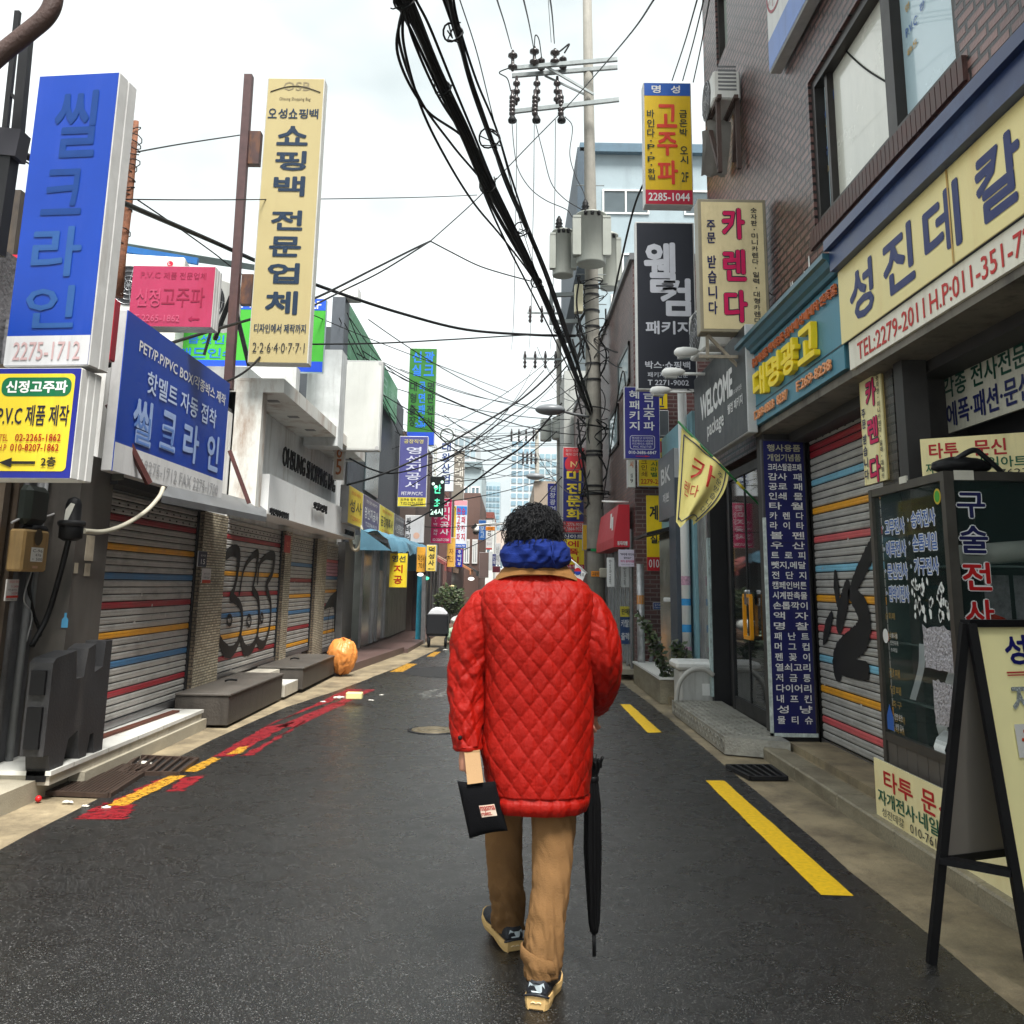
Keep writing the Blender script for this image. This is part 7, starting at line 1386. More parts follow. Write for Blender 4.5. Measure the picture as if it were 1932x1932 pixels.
b_('grey building closing the street on the far left', -5.5, -1.7, 90, 110, 7.5, S(150, 154, 154), [(3, 5, [(.5, .9)])]); b_('tan low-rise closing the right far side', 1.5, 8, 60, 90, 8.0, S(140, 126, 112), [(4, 5.5, [(.05, .25), (.35, .55)])]); b_('pale low-rise beyond the second brick building', 1.75, 8, 31.1, 33.8, 8.6, S(150, 152, 148), [(4.5, 6, [(.05, .2), (.3, .45)])])
b_('pinkish low building closing the street in the distance', -2.2, 2.6, 125, 140, 8.5, S(176, 160, 150), [(3.5, 5.5, [(.1, .3), (.4, .6), (.7, .9)])])
t = thing('shop_row', 'dim restaurants with small lamplit awnings in the left distance', 'shopfront', (-2.6, 32, 0))
mb = MB(); mb.box((-2.94, 29.7, .1), (-2.75, 40, 2.5)); mb.box((-2.59, 40.2, .1), (-2.4, 51, 2.5)); mb.build('interior_shade_front', M('dim_red_interior', (.05, .03, .032), rough=.4, var=.6, scale=1.2), t)  # closed fronts; the dark of the shop interiors is put into their colour
for k in range(6): MB().box((-2.745, 30.2 + k * 1.5, .1), (-2.70, 30.4 + k * 1.5, 2.5)).build('post', m_steel, t)
for i, (y0, X, c) in enumerate(((30.2, -2.75, S(150, 80, 76)), (34, -2.7, S(160, 130, 110)), (41, -2.4, S(180, 120, 80)), (46, -2.3, S(60, 62, 64)))):
    mb = MB(); mb.hexa([(X, y0, 2.45), (X + .75, y0, 2.05), (X + .75, y0 + 2.8, 2.05), (X, y0 + 2.8, 2.45), (X, y0, 2.55), (X + .78, y0, 2.13), (X + .78, y0 + 2.8, 2.13), (X, y0 + 2.8, 2.55)]); mb.box((X + .72, y0, 1.9), (X + .77, y0 + 2.8, 2.06)); mb.build('awning', M('far_awning_%d' % i, c, rough=.6), t)
wl = glow('warm_lamp', (1, .75, .4), .25); wh = glow('white_lamp', (1, .98, .9), .3)
for lab, px, Y, mt in (('glowing white shop lamp under the yellow signs', (793, 1084), 24, wh), ('glowing white round lamp in the far shop entrance', (889, 1092), 44, wh), ('warm yellow lamp under a far awning', (852.6, 1107), 36, wl), ('green lit sign lamp in a dark doorway on the left', (804, 1091), 26, gl)):
    c0 = AY(*px, Y); single(MB().sphere(c0, .06 * Y / 24, 8, sc=(1.3, 1, .7)), 'lamp', mt, lab, 'lamp')
t = thing('stainless_post', 'bright steel door post beside the teal lit doorway on the left', 'post', AY(797, 1220, 25)); MB().bar(AY(798, 1222, 25), AY(800, 1085, 25), .1).build('shaft', m_steel, t); MB().box(AY(783, 1220, 25.2), AY(797, 1086, 25.2) + Vector((0, .1, 0))).build('teal_panel', M('teal_lit', S(30, 110, 130), rough=.3, var=.5, scale=2), t)
# ------------------------------------------------------------ utility poles and wires
m_cpole = M('pole_concrete', S(126, 123, 115), rough=.75, var=.2, scale=6, bump=.25, bscale=50, dirt=.6, dcol=S(90, 88, 82), dstretch=(7, 7, .5))
m_ins = M('porcelain_brown', (.02, .013, .013), rough=.3); m_arm = M('galvanised_arm', (.22, .24, .24), rough=.5, metal=.5, var=.2); m_tr = M('transformer_grey', S(140, 143, 136), rough=.45, var=.1, scale=2, dirt=.45, dcol=S(110, 112, 106))
YP = 20.0
def zp(y): return AY(1120, y, YP).z
base = AY(1127, 1180, YP); base.z = 0; top = AY(1107, -60, YP)
def pax(z): k = z / top.z; return Vector((base.x + (top.x - base.x) * k, YP, z))
t = thing('utility_pole', 'tall concrete utility pole with crossarms, transformers and a street lamp', 'utility pole', base); pole = t
MB().tube([pax(z) for z in (0, 2, 5, 8, 11, top.z)], .18, 18, radii=[.195, .185, .168, .15, .125, .10]).build('shaft', m_cpole, t)
mb = MB()
for y in (935, 920, 862, 855, 720, 690, 620, 590, 560, 545, 1040): z = zp(y); k = z / top.z; r_ = .195 - .07 * k + .008; mb.lathe([(r_, 0), (r_, .05)], pax(z), 18, cap=False)
mb.build('band', m_dark, t)
mb = MB()
for y in range(350, 700, 56): 
    p = pax(zp(y)); mb.tube([p + Vector((-.32, 0, 0)), p + Vector((.32, 0, 0))], .012, 6)
mb.build('climbing_rungs', m_arm, t)
def arm(yl, yr, xl, xr, dy, name='crossarm'):
    a, b = AY(xl, yl, YP + dy), AY(xr, yr, YP - .25 + dy); MB().bar(a, b, .075, .09).build(name, m_arm, t); return a, b
A1 = arm(129, 112, 964, 1165, -.15); A2 = arm(143, 127, 966, 1165, .1); A3 = arm(211, 188, 966, 1168, -.2)
mb = MB(); mb.bar(AY(1024, 122, YP - .2), AY(1120, 178, YP - .2), .05); mb.bar(AY(1028, 143, YP + .1), AY(1120, 186, YP + .0), .04); mb.build('brace', m_arm, t)
def insul(x, y0, y1, Y, disks=3, r=.09):
    a, b = AY(x, y0, Y), AY(x, y1, Y); H = a.z - b.z; prof = [(.03, 0)]
    for k in range(disks): z = H * (.2 + .55 * k / max(1, disks - 1)); prof += [(.04, z - .07), (r, z - .03), (r, z + .02), (.04, z + .06)]
    prof.append((.03, H)); MB().lathe(prof, (b.x, Y, b.z), 12).build('insulator', m_ins, t)
for x in (974, 1012.5, 1051): insul(x, 144, 198, YP - .1, 3, .085)
for x in (966, 1009, 1058): insul(x, 170, 225, YP - .3, 5, .07)
for x, y0, y1 in ((967, 95, 134), (1008, 88, 124), (1047, 92, 122)): insul(x, y0, y1, YP - .25, 2, .11)
for x, y0, y1 in ((1021, 109, 132), (1062, 106, 130)): insul(x, y0, y1, YP - .1, 2, .09)
for x in (966.5, 1012, 1059.5): p = AY(x, 226, YP - .3); MB().lathe([(.05, .1), (.1, 0), (.09, -.06), (.02, -.07)], p, 12).build('fuse_cap', m_wire, t)
MB().tube(cr([AY(1047, 100, YP - .3), AY(1056, 97, YP - .3), AY(1074, 83, YP - .3), AY(1065, 100, YP - .3)]), .02, 6).build('jumper', m_wire, t)
MB().tube(cr([AY(1008, 92, YP - .3), AY(1010, 67, YP - .3), AY(1017, 75, YP - .3), AY(1022, 110, YP - .3)]), .014, 6).build('jumper', m_wire, t)
MB().tube(cr([AY(961, 128, YP - .3), AY(942, 137, YP - .3), AY(957, 148, YP - .3), AY(964, 172, YP - .3)]), .014, 6).build('jumper', m_wire, t)
def transformer(xl, xr, yt, yb, Y, fins=True):
    a, b = AY(xl, yb, Y), AY(xr, yt, Y); r_ = (b.x - a.x) / 2; c = Vector(((a.x + b.x) / 2, Y, a.z)); H = b.z - a.z
    o = MB().lathe([(r_ * .96, 0), (r_, .03), (r_, H * .93), (r_ * 1.05, H * .935), (r_ * 1.05, H * .96), (r_ * .6, H)], c, 24).build('transformer', m_tr, t)
    if fins:
        for s_ in (-1, 1):
            mb = MB()
            for k in range(5): mb.box((c.x + s_ * r_ * .72, c.y - r_ * .75 + k * .05, c.z + H * .15), (c.x + s_ * r_ * 1.28, c.y - r_ * .75 + k * .05 + .02, c.z + H * .85))
            for za, zb in ((.12, .16), (.84, .88)): mb.box((c.x + s_ * r_ * .72, c.y - r_ * .78, c.z + H * za), (c.x + s_ * r_ * 1.25, c.y - r_ * .1, c.z + H * zb))
            mb.build('cooling_fin', m_tr, o)
    mb = MB(); mb.lathe([(.07, 0), (.09, .05), (.06, .09), (.09, .12), (.06, .16), (.07, .2), (.02, .3)], c + Vector((-r_ * .4, -r_ * .2, H)), 10)
    for s_ in (-.45, 0, .45): mb.lathe([(.03, 0), (.04, .08), (.02, .1)], c + Vector((s_ * r_, -r_ * 1.0, H * .86)), 8)
    mb.build('bushing', m_wire, o); return o
transformer(1087, 1143, 403, 499, YP - .75); transformer(1042, 1082, 434, 521, YP - .35); transformer(1132, 1166, 440, 545, YP + .5)
a, b = AY(1083, 593, YP - .3), AY(1099, 541, YP - .3); MB().bbox((a.x, YP - .5, a.z), (b.x, YP - .3, b.z), r=.02).build('switch_box', M('cream_box', S(196, 190, 160), rough=.5), t)
mb = MB(); q4 = [AY(1040, 605, YP), AY(1040, 540, YP)]; mb.bar(AY(1040, 612, YP), AY(1040, 540, YP), .08); mb.bar(AY(1040, 557, YP), AY(1085, 555, YP), .09); mb.bar(AY(1042, 608, YP), AY(1090, 606, YP), .09); mb.build('bracket_frame', m_arm, t)
mb = MB(); mb.tube(cr([AY(1110, 786, YP - .2), AY(1085, 782, YP - .6), AY(1062, 776, YP - 1.0), AY(1050, 775, YP - 1.2)]), .03, 8); mb.build('lamp_arm', m_grey, t)
c0 = AY(1038, 773, YP - 1.5); mb = MB(); mb.sphere(c0, 1, 10, sc=(.30, .2, .11)); mb.build('lamp_head', M('lamp_housing', (.14, .15, .16), rough=.4), t)
a, b = AY(1122, 1075, YP - .22), AY(1143, 1072, YP - .22)
MB().bbox((a.x + .1, YP - .3, AY(1140, 1090, YP).z), (a.x + .3, YP - .1, AY(1140, 1072, YP).z), r=.02).build('meter', M('beige_box', S(190, 186, 170), rough=.5), t)
f_ = Face(t, .22, .11, x0=0); o = f_.rect(0, 0, 1, 1, S(230, 140, 20), 'warning_plate'); o.location = Vector((pax(1.8).x - .12, YP - .20, AY(1125, 1088, YP).z)) - t.location; o = f_.text([('고압위험', .1, .2, .9, .8)], K, .03); o.location = Vector((pax(1.8).x - .12, YP - .20, AY(1125, 1088, YP).z)) - t.location
o = f_.rect(0, 0, 1.2, .5, S(10, 130, 70), 'name_plate'); o.location = Vector((pax(2).x - .12, YP - .195, AY(1125, 1046, YP).z)) - t.location
rr = random.Random(21); mb = MB()
for i in range(20):                                              # tangle of wires strapped round the shaft
    y0 = rr.choice([545, 560, 600, 620, 690, 780, 800]) + rr.uniform(-25, 25); p = pax(zp(y0)); L_ = rr.uniform(.4, 2.0); a0 = rr.choice([rr.uniform(2.6, 3.6), rr.uniform(2.6, 3.6), rr.uniform(5.6, 6.6), rr.uniform(3.6, 5.4)]); rad = rr.uniform(.2, .30)
    mb.tube(cr([p + Vector((math.cos(a0 + .5 * math.sin(k * 1.7 + i)) * rad * (1 + .4 * math.sin(k * 2.1 + i)), math.sin(a0) * rad * .8, -L_ * k / 5)) for k in range(6)], 4), rr.uniform(.008, .022), 5)
for i in range(14):
    p = pax(zp(rr.choice([545, 575, 620, 780, 800, 935]) + rr.uniform(-14, 14))); rad = rr.uniform(.2, .42); tl = rr.uniform(-.5, .5)
    mb.tube([p + Vector((rad * math.cos(a), rad * math.sin(a), tl * rad * math.cos(a + i))) for a in [k * .45 for k in range(15)]], .011, 5)
mb.build('wire_tangle', m_wire, t)
# second and third poles
def farpole(label, xb, xt, yt, Y, arms, tr=()):
    t = thing('utility_pole', label, 'utility pole', (AY(xb, 1100, Y).x, Y, 0)); b_, p_ = AY(xb, 1140, Y), AY(xt, yt, Y); b_.z = 0
    MB().tube([b_, p_], .17, 12, radii=[.19, .12]).build('shaft', m_cpole, t)
    for y, x0, x1 in arms:
        MB().bar(AY(x0, y, Y - .2), AY(x1, y + 2, Y - .2), .09).build('crossarm', m_arm, t)
        for k in range(4): p = AY(x0 + (x1 - x0) * (.06 + .26 * k), y, Y - .2); MB().lathe([(.03, -.5), (.09, -.4), (.04, -.3), (.09, -.2), (.04, -.1), (.08, .1), (.03, .35)], p, 8).build('insulator', m_ins, t)
    for xl, xr, yt_, yb in tr: a, b = AY(xl, yb, Y - .4), AY(xr, yt_, Y - .4); r_ = (b.x - a.x) / 2; MB().lathe([(r_ * .95, 0), (r_, .05), (r_, (b.z - a.z) * .92), (r_ * .5, b.z - a.z)], ((a.x + b.x) / 2, Y - .4, a.z), 16).build('transformer', m_tr, t)
    return t
farpole('second concrete pole with two pale transformers straight down the street', 1060, 1054, 640, 44, [(676, 986, 1060), (590, 995, 1080)], [(1019, 1041, 790, 832), (1041, 1071, 786, 829)])
farpole('third thin pole with a flat crossarm over the walking person', 1013, 1013, 812, 62, [(819, 962, 1015), (862, 985, 1015)])
t = thing('street_lamp', 'grey street lamp head on a thin arm above the walking person', 'street lamp', AY(1013, 900, 60)); MB().tube([AY(1045, 906, 60), AY(1010, 898, 60)], .06, 6).build('arm', m_grey, t); c0 = AY(1010, 899, 60); MB().sphere(c0, 1, 8, sc=(.6, .4, .22)).build('head', _mats['lamp_housing'], t)

def cable(pts, r, label, group, sag=0, name='cable', n=10, beads=False):
    P = cr(pts, n) if len(pts) > 2 else [Vector(pts[0]).lerp(Vector(pts[1]), k / 16) - Vector((0, 0, sag * 4 * (k / 16) * (1 - k / 16))) for k in range(17)]
    mb = MB(); mb.tube(P, r, 6); return single(mb, name, m_wire, label, 'cable', group)
def YH(x, y, z): return G(x, y, z)
# the main bundle: from over our heads to the pole
GB = 'cables of the thick overhead bundle'; LB = 'black cable in the thick overhead bundle sweeping down to the concrete pole'
path = [(738, -60), (762, 0), (790, 60), (835, 165), (880, 260), (920, 350), (962, 432), (1012, 532), (1050, 620), (1088, 715), (1114, 782)]
zz = [5.5, 5.45, 5.4, 5.3, 5.22, 5.15, 5.1, 5.05, 5.05, 5.07, 5.1]
rr = random.Random(31)
def bundle_pt(i, ox, oz):
    x, y = path[i]; p = G(x, y, zz[i])
    if i >= 7: p = AY(x, y, 11.5 + (p.y * 0 + (i - 6) / 4 * 8.3)) if False else p
    k = 1 - i / 10
    return p + Vector((ox * (.15 + .85 * k), 0, oz))
def bundle(ox, oz, r, wob, i0=0, i1=11, lab=LB, g=GB):
    P = [bundle_pt(i, ox + wob * math.sin(i * 1.3 + ox * 40), oz + wob * math.cos(i * 1.9 + oz * 50)) for i in range(i0, i1)]
    cable(P, r, lab, g)
for ox, oz, r in ((0, 0, .027), (.035, .025, .02), (-.035, .015, .02), (.02, -.03, .018), (.06, -.01, .015), (-.05, -.02, .013), (.09, .04, .011), (.03, .06, .012)): bundle(ox, oz, r, .012)
for ox, oz, r in ((.30, .06, .02), (.33, .02, .016), (.27, .1, .013), (.36, .09, .010)): bundle(ox, oz, r, .02)
for k in range(6):
    s_ = rr.uniform(-.25, .1); a_ = rr.choice([1, 2, 3, 4]); l_ = rr.choice([3, 4, 5, 6]); q_ = rr.uniform(-.2, -.02); hump = lambda i: math.sin(math.pi * min(1, max(0, (i - a_) / l_))); P = [bundle_pt(i, s_ * hump(i), q_ * hump(i) - .03) for i in range(1, 11)]; cable(P, .011, 'thin black cable drooping beside the thick overhead bundle', 'drooping wires beside the bundle')
mbk = []
mb = MB()
for i, ox in ((1, 0), (2, .3), (3, .0), (4, .3), (5, 0), (6, .25), (7, 0), (8, .1)):
    mb = MB(); p = bundle_pt(i, ox, 0); R0 = .06 + .03 * rr.random()
    mb.tube([p + Vector((R0 * math.cos(a), .02 * math.sin(2 * a), R0 * math.sin(a))) for a in [k * .42 for k in range(16)]], .008, 5)
    for q_ in range(3): mb.tube([p + Vector((rr.uniform(-.1, .1), 0, rr.uniform(-.1, .1))) for _ in range(3)], .006, 4)
    single(mb, 'wire_loop', m_wire, 'small loose wire loop tied round the thick overhead cable bundle', 'wire loop', 'wire loops on the bundle')
# loose wires, picture traces given real heights
def tr_(pts, r, lab, g=None, n=8):
    cable([AY(x, y, Y) for x, y, Y in pts], r, lab, g, n=n)
tr_([(-10, 262, 6.5), (30, 284, 6.8), (120, 330, 7.5), (222, 378, 8.6), (300, 412, 9.6), (400, 455, 11), (520, 508, 13), (640, 553, 15), (760, 592, 17), (880, 622, 18.4), (1010, 632, 19.3), (1085, 634, 19.8)], .028, 'thick black twisted cable running from the tall blue sign across to the pole')
tr_([(0, 270, 6.6), (50, 306, 7), (120, 345, 7.6)], .007, 'thin wire under the thick twisted cable at the left edge')
tr_([(205, 690, 7.8), (230, 680, 8), (330, 645, 9.5), (430, 615, 11), (520, 588, 12.5), (600, 560, 14), (700, 510, 15.5), (780, 470, 17), (812, 455, 17.5)], .02, 'black cable rising from the blue sign corner past the cream sign to mid-street')
tr_([(812, 455, 17.5), (850, 475, 17.8), (900, 500, 18.2), (945, 515, 18.6), (1000, 530, 19)], .013, 'black cable dropping from the mid-street junction to the bundle')
tr_([(205, 684, 7.8), (240, 690, 8), (300, 715, 9), (360, 731, 9.8), (420, 722, 10.6), (470, 695, 11.2), (520, 640, 12), (570, 590, 13), (640, 552, 14.5), (720, 512, 16), (812, 455, 17.4)], .014, 'black cable sagging over the blue wall sign before the maroon post')
tr_([(812, 455, 17.4), (900, 375, 18), (1000, 272, 18.8), (1080, 190, 19.3), (1180, 75, 12), (1240, -10, 9)], .012, 'straight black wire climbing diagonally past the crossarms to the upper right')
tr_([(222, 376, 8.6), (400, 377, 10.5), (640, 375, 13), (800, 372, 15), (900, 368, 16)], .008, 'thin level wire crossing behind the cream sign top')
tr_([(230, 292, 12), (340, 272, 14), (452, 255, 16)], .012, 'pale thin double wire between the tall blue sign and the maroon post')
tr_([(258, 376, 9.6), (330, 425, 10), (400, 475, 11), (460, 520, 12), (560, 580, 14), (700, 640, 17), (830, 690, 20), (960, 740, 26)], .008, 'thin wire slanting down behind the cream sign')
tr_([(470, 650, 13), (700, 648, 15), (860, 640, 17), (1000, 632, 19), (1090, 632, 19.8)], .014, 'black cable running level under the thick twisted cable')
tr_([(655, 1094 - 179, 17), (720, 895, 18), (820, 850, 18.6), (900, 805, 19), (1000, 740, 19.5), (1100, 640, 20)], .02, 'thick black cable rising from the white fascia to the pole'); tr_([(660, 865, 17), (700, 885, 17.8), (740, 893, 18.2), (800, 880, 18.6), (860, 855, 19), (940, 800, 19.4), (1020, 745, 19.7), (1070, 690, 19.9)], .016, 'black cable sagging from the white fascia and rising to the bundle')
tr_([(765, 991, 27), (812, 965, 24), (860, 935, 22), (940, 875, 20.5), (1000, 830, 20.2), (1060, 760, 20)], .02, 'black cable climbing from the end of the fascia row past the magenta sign'); tr_([(764, 991, 27), (850, 995, 30), (960, 985, 36)], .014, 'black cable running level behind the magenta sign')
tr_([(840, 1052, 30), (870, 1040, 32), (930, 1010, 35), (1000, 965, 30), (1060, 900, 24)], .014, 'black cable rising behind the blue framed sign to the pole')
GH = 'high voltage wires over the crossarms'
for x0, x1, y1 in ((938, 965, 92), (988, 1007, 92), (1038, 1046, 82)): tr_([(x0 - 12, -50, 8), (x0, 0, 10), ((x0 + x1) / 2 + 1, y1 * .5, 14), (x1, y1, YP - .3)], .011, 'one of three taut wires dropping from the top edge to the pole crossarm', GH)
tr_([(866, -5, 11), (900, 100, 13), (930, 220, 15), (960, 330, 17), (985, 430, 19), (1020, 540, 21), (1040, 600, 22)], .009, 'thin wire running beside the bundle from the top edge'); tr_([(1034, -5, 18), (1040, 80, 19)], .006, 'short thin wire at the top edge above the crossarms')
GD = 'thin drop wires under the crossarms'
for i, x0 in enumerate((975, 1008, 1048)): tr_([(x0, 225, YP - .2), (x0 - 1, 350, YP), (x0 - 3, 450, YP + 2), (x0 - 6, 600, 24), (x0 - 10, 660, 40)], .008, 'thin vertical wire hanging from the crossarm insulators', GD)
for pts in ([(966, 232, 19.6), (970, 280, 19.6), (978, 320, 19.6), (1000, 355, 19.5), (1030, 378, 19.4), (1068, 395, 19.3), (1080, 410, 19.2)], [(1011, 235, 19.6), (1025, 290, 19.6), (1040, 345, 19.5), (1065, 375, 19.4), (1098, 396, 19.3)], [(1066, 220, 19.6), (1080, 240, 19.6), (1075, 290, 19.6), (1085, 330, 19.5), (1102, 365, 19.4), (1104, 390, 19.3)]): tr_(pts, .01, 'looping lead from a crossarm insulator down to the transformers', 'transformer leads')
for lab, pts in (('wire from the top right edge down to the yellow topmost sign', [(1318, -10, 8), (1292, 80, 11), (1268, 152, 13.2)]), ('thinner wire beside it from the top right edge', [(1330, -10, 9), (1308, 80, 11.5), (1288, 152, 13.3)]), ('third thin wire from the top right edge to the brick corner', [(1340, -10, 9.5), (1322, 90, 12), (1308, 155, 13.3)])): tr_(pts, .009, lab)
tr_([(1240, 300, 16), (1200, 380, 17), (1170, 500, 18.5), (1150, 590, 19.5), (1125, 640, 20)], .022, 'thick black cable from the yellow topmost sign to the pole'); tr_([(1150, 620, 19.8), (1200, 700, 16), (1240, 720, 14), (1290, 733, 12.6), (1325, 748, 11.8)], .014, 'black cable from the pole to the dark fascia'); tr_([(1105, 640, 19.8), (1160, 690, 18), (1205, 690, 16)], .012, 'black cable from the pole behind the black sign'); tr_([(1130, 650, 19.9), (1170, 665, 18), (1210, 640, 16)], .016, 'black cable curving from the pole to the brick building'); tr_([(1185, 830, 16), (1175, 700, 17), (1150, 860, 18.5), (1135, 960, 19.6)], .012, 'black cable slung between the brick wall and the pole foot')
GT = 'thin wires crossing the far street'
rr = random.Random(77)
for i in range(30):
    x0 = rr.choice([640, 655, 700, 760, 770, 820]) + rr.uniform(-10, 20); y0 = rr.uniform(600, 900) if x0 < 760 else rr.uniform(760, 960); Y0_ = rr.uniform(18, 30); x1 = rr.uniform(980, 1110); y1 = rr.uniform(640, 900); Y1_ = rr.uniform(21, 44)
    a, b = AY(x0, y0, Y0_), AY(x1, y1, Y1_); cable([a, b], rr.choice([.007, .009, .012]), 'thin dark wire strung across the street between the left roofs and the poles', GT, sag=rr.uniform(.15, .7))
for i in range(12):
    y0 = rr.uniform(650, 900); a, b = AY(rr.uniform(1010, 1060), y0, 44), AY(rr.uniform(1100, 1120), y0 + rr.uniform(-60, 120), 20.1); cable([a, b], rr.choice([.01, .014]), 'dark wire strung between the second pole and the near pole', 'wires between the poles', sag=rr.uniform(.1, .6))
for i, (x0, y0, x1, y1) in enumerate([(640, 600, 745, 790), (655, 590, 800, 905), (660, 600, 770, 720), (650, 610, 860, 960)]): cable([AY(x0, y0, 17), AY(x1, y1, 24 + 3 * i)], .01, 'pale thin wire descending over the green banner', 'wires over the green banner', sag=.2)
for i, pts in enumerate([[(1090, 590, 19.6), (1095, 650, 19.5), (1085, 720, 19.6), (1100, 790, 19.7)], [(1080, 640, 19.6), (1092, 690, 19.6), (1104, 760, 19.7)], [(1094, 520, 19.4), (1088, 570, 19.4), (1096, 620, 19.5), (1112, 660, 19.6)], [(1090, 790, 19.6), (1098, 860, 19.6), (1110, 940, 19.7), (1104, 960, 19.7)]]): tr_(pts, .022, 'black cable hanging beside the concrete pole shaft', 'cables hanging beside the pole')
# ------------------------------------------------------------ the walking person
YB_ = 4.0
def PX(x, y, Y=YB_): return AY(x, y, Y)
person = thing('person', 'person seen from behind walking in a red quilted coat over a blue hood', 'person', (PX(1010, 1500).x, 4.0, 0))
m_coat = M('red_quilted_nylon', S(146, 15, 3), rough=.56, var=.12, scale=9, bump=.25, bscale=55, spec=.2)
m_trou = M('tan_corduroy', S(126, 93, 58), rough=.9, var=.14, scale=9, bump=.3, bscale=220, spec=.2)
m_hood = M('blue_jersey', S(22, 42, 110), rough=.9, var=.12, scale=9, bump=.25, bscale=200, spec=.2)
m_coll = M('tan_corduroy_collar', S(136, 96, 54), rough=.9, var=.12, bump=.3, bscale=260, spec=.2)
m_skin = M('skin', S(188, 132, 108), rough=.5, var=.08, scale=14)
m_hair = M('black_hair', (.006, .006, .0075), rough=.5, var=.3, spec=.25)
def interp(T, y):
    if y <= T[0][0]: return T[0][1:]
    for a, b in zip(T, T[1:]):
        if a[0] <= y <= b[0]:
            k = (y - a[0]) / (b[0] - a[0]); k = k * k * (3 - 2 * k) * .35 + k * .65
            return [p + (q_ - p) * k for p, q_ in zip(a[1:], b[1:])]
    return T[-1][1:]
# body: one continuous remeshed figure (mostly under the clothes)
def body():
    mb = MB(); hc = PX(1010, 1012, 4.0)
    mb.sphere(hc, .095, 14, sc=(.80, 1.0, 1.16)); mb.sphere(hc + Vector((0, .05, -.06)), .062, 10, sc=(.85, .9, .9))
    mb.sphere(hc + Vector((0, .102, -.02)), .016, 8, sc=(.8, 1.0, 1.4)); mb.sphere(hc + Vector((0, .094, -.062)), .02, 8, sc=(1.2, .5, .45)); mb.sphere(hc + Vector((0, .082, -.098)), .022, 8)
    for s_ in (-1, 1): mb.sphere(hc + Vector((s_ * .078, .0, -.015)), .028, 8, sc=(.35, .7, 1.1)); mb.sphere(hc + Vector((s_ * .03, .082, .012)), .016, 8)
    nk = PX(1010, 1085, 4.0); mb.tube([hc + Vector((0, -.01, -.05)), nk, nk - Vector((0, 0, .08))], .058, 12)
    ch, pv = PX(1010, 1180, 4.0), PX(1010, 1480, 4.0)
    mb.tube([nk - Vector((0, 0, .02)), ch, PX(1010, 1350, 4.0), pv], .1, 16, radii=[.07, .13, .12, .13])
    sl, sr = PX(930, 1128), PX(1090, 1128)
    el, wl_ = PX(882, 1285, 3.99), PX(880, 1410, 3.93); er, wr = PX(1140, 1262, 4.02), PX(1122, 1338, 4.22)
    mb.tube([sl, el, wl_], .04, 10, radii=[.05, .042, .028]); mb.tube([sr, er, wr], .04, 10, radii=[.05, .042, .028]); mb.tube([sl, sr], .06, 10)
    for hip, kn, an, to in ((PX(955, 1490, 4.02), PX(952, 1620, 4.2), PX(958, 1745, 4.38), Vector((-.07, .2, .03))), (PX(1045, 1490, 4.0), PX(1040, 1640, 3.92), PX(1020, 1835, 3.82), Vector((.06, .19, 0)))):
        mb.tube([pv, hip, kn, an], .06, 12, radii=[.08, .06, .05, .04]); mb.tube([an, an + to * .6 - Vector((0, 0, .06)), an + to - Vector((0, 0, .075))], .035, 8, radii=[.04, .036, .026])
    def hand(wp, axis, side, curl):                               # palm, four unequal curled fingers, thumb off the side
        ax_ = axis.normalized(); up = side.normalized(); nrm = ax_.cross(up)
        mb.tube([wp, wp + ax_ * .05, wp + ax_ * .085], .03, 10, radii=[.027, .034, .032]); 
        for i, (o_, L_) in enumerate(((-.03, .062), (-.01, .074), (.01, .070), (.029, .055))):
            b = wp + ax_ * .075 + up * o_; j1 = b + ax_ * L_ * .45 + nrm * curl * L_ * .15; j2 = j1 + ax_ * L_ * .15 + nrm * curl * L_ * .42; j3 = j2 - ax_ * L_ * .25 + nrm * curl * L_ * .2
            mb.tube([wp + ax_ * .045 + up * o_ * .7, b, j1, j2, j3], .009, 8, radii=[.012, .0105, .0098, .0092, .008])
        b = wp + ax_ * .03 - up * .026; mb.tube([wp + ax_ * .02, b - up * .012 + nrm * curl * .012, b + ax_ * .03 - up * .018 + nrm * curl * .035, b + ax_ * .045 + nrm * curl * .05], .011, 8, radii=[.014, .0125, .011, .009])
    hand(PX(880, 1410, 3.93), PX(882, 1470, 3.93) - PX(880, 1410, 3.93), Vector((0.3, -1, 0)), -1.0)
    hand(PX(1122, 1338, 4.22), Vector((-.25, .55, -.5)), Vector((0, .5, .6)), 1.0)
    o = mb.build('body_source', m_skin)
    md = o.modifiers.new('r', 'REMESH'); md.mode = 'VOXEL'; md.voxel_size = .0062; md.use_smooth_shade = True
    dg = bpy.context.evaluated_depsgraph_get(); me = bpy.data.meshes.new_from_object(o.evaluated_get(dg)); me.name = 'body'
    bpy.data.objects.remove(o)
    b = bpy.data.objects.new('body', me); COL.objects.link(b); b.parent = person; b.location = -person.location
    return b
body()
for s_ in (-1, 1):
    hc = PX(1010, 1012, 4.0); MB().sphere(hc + Vector((s_ * .03, .089, .012)), .012, 8).build('eye', M('eye_dark', (.02, .015, .012), rough=.1), person)
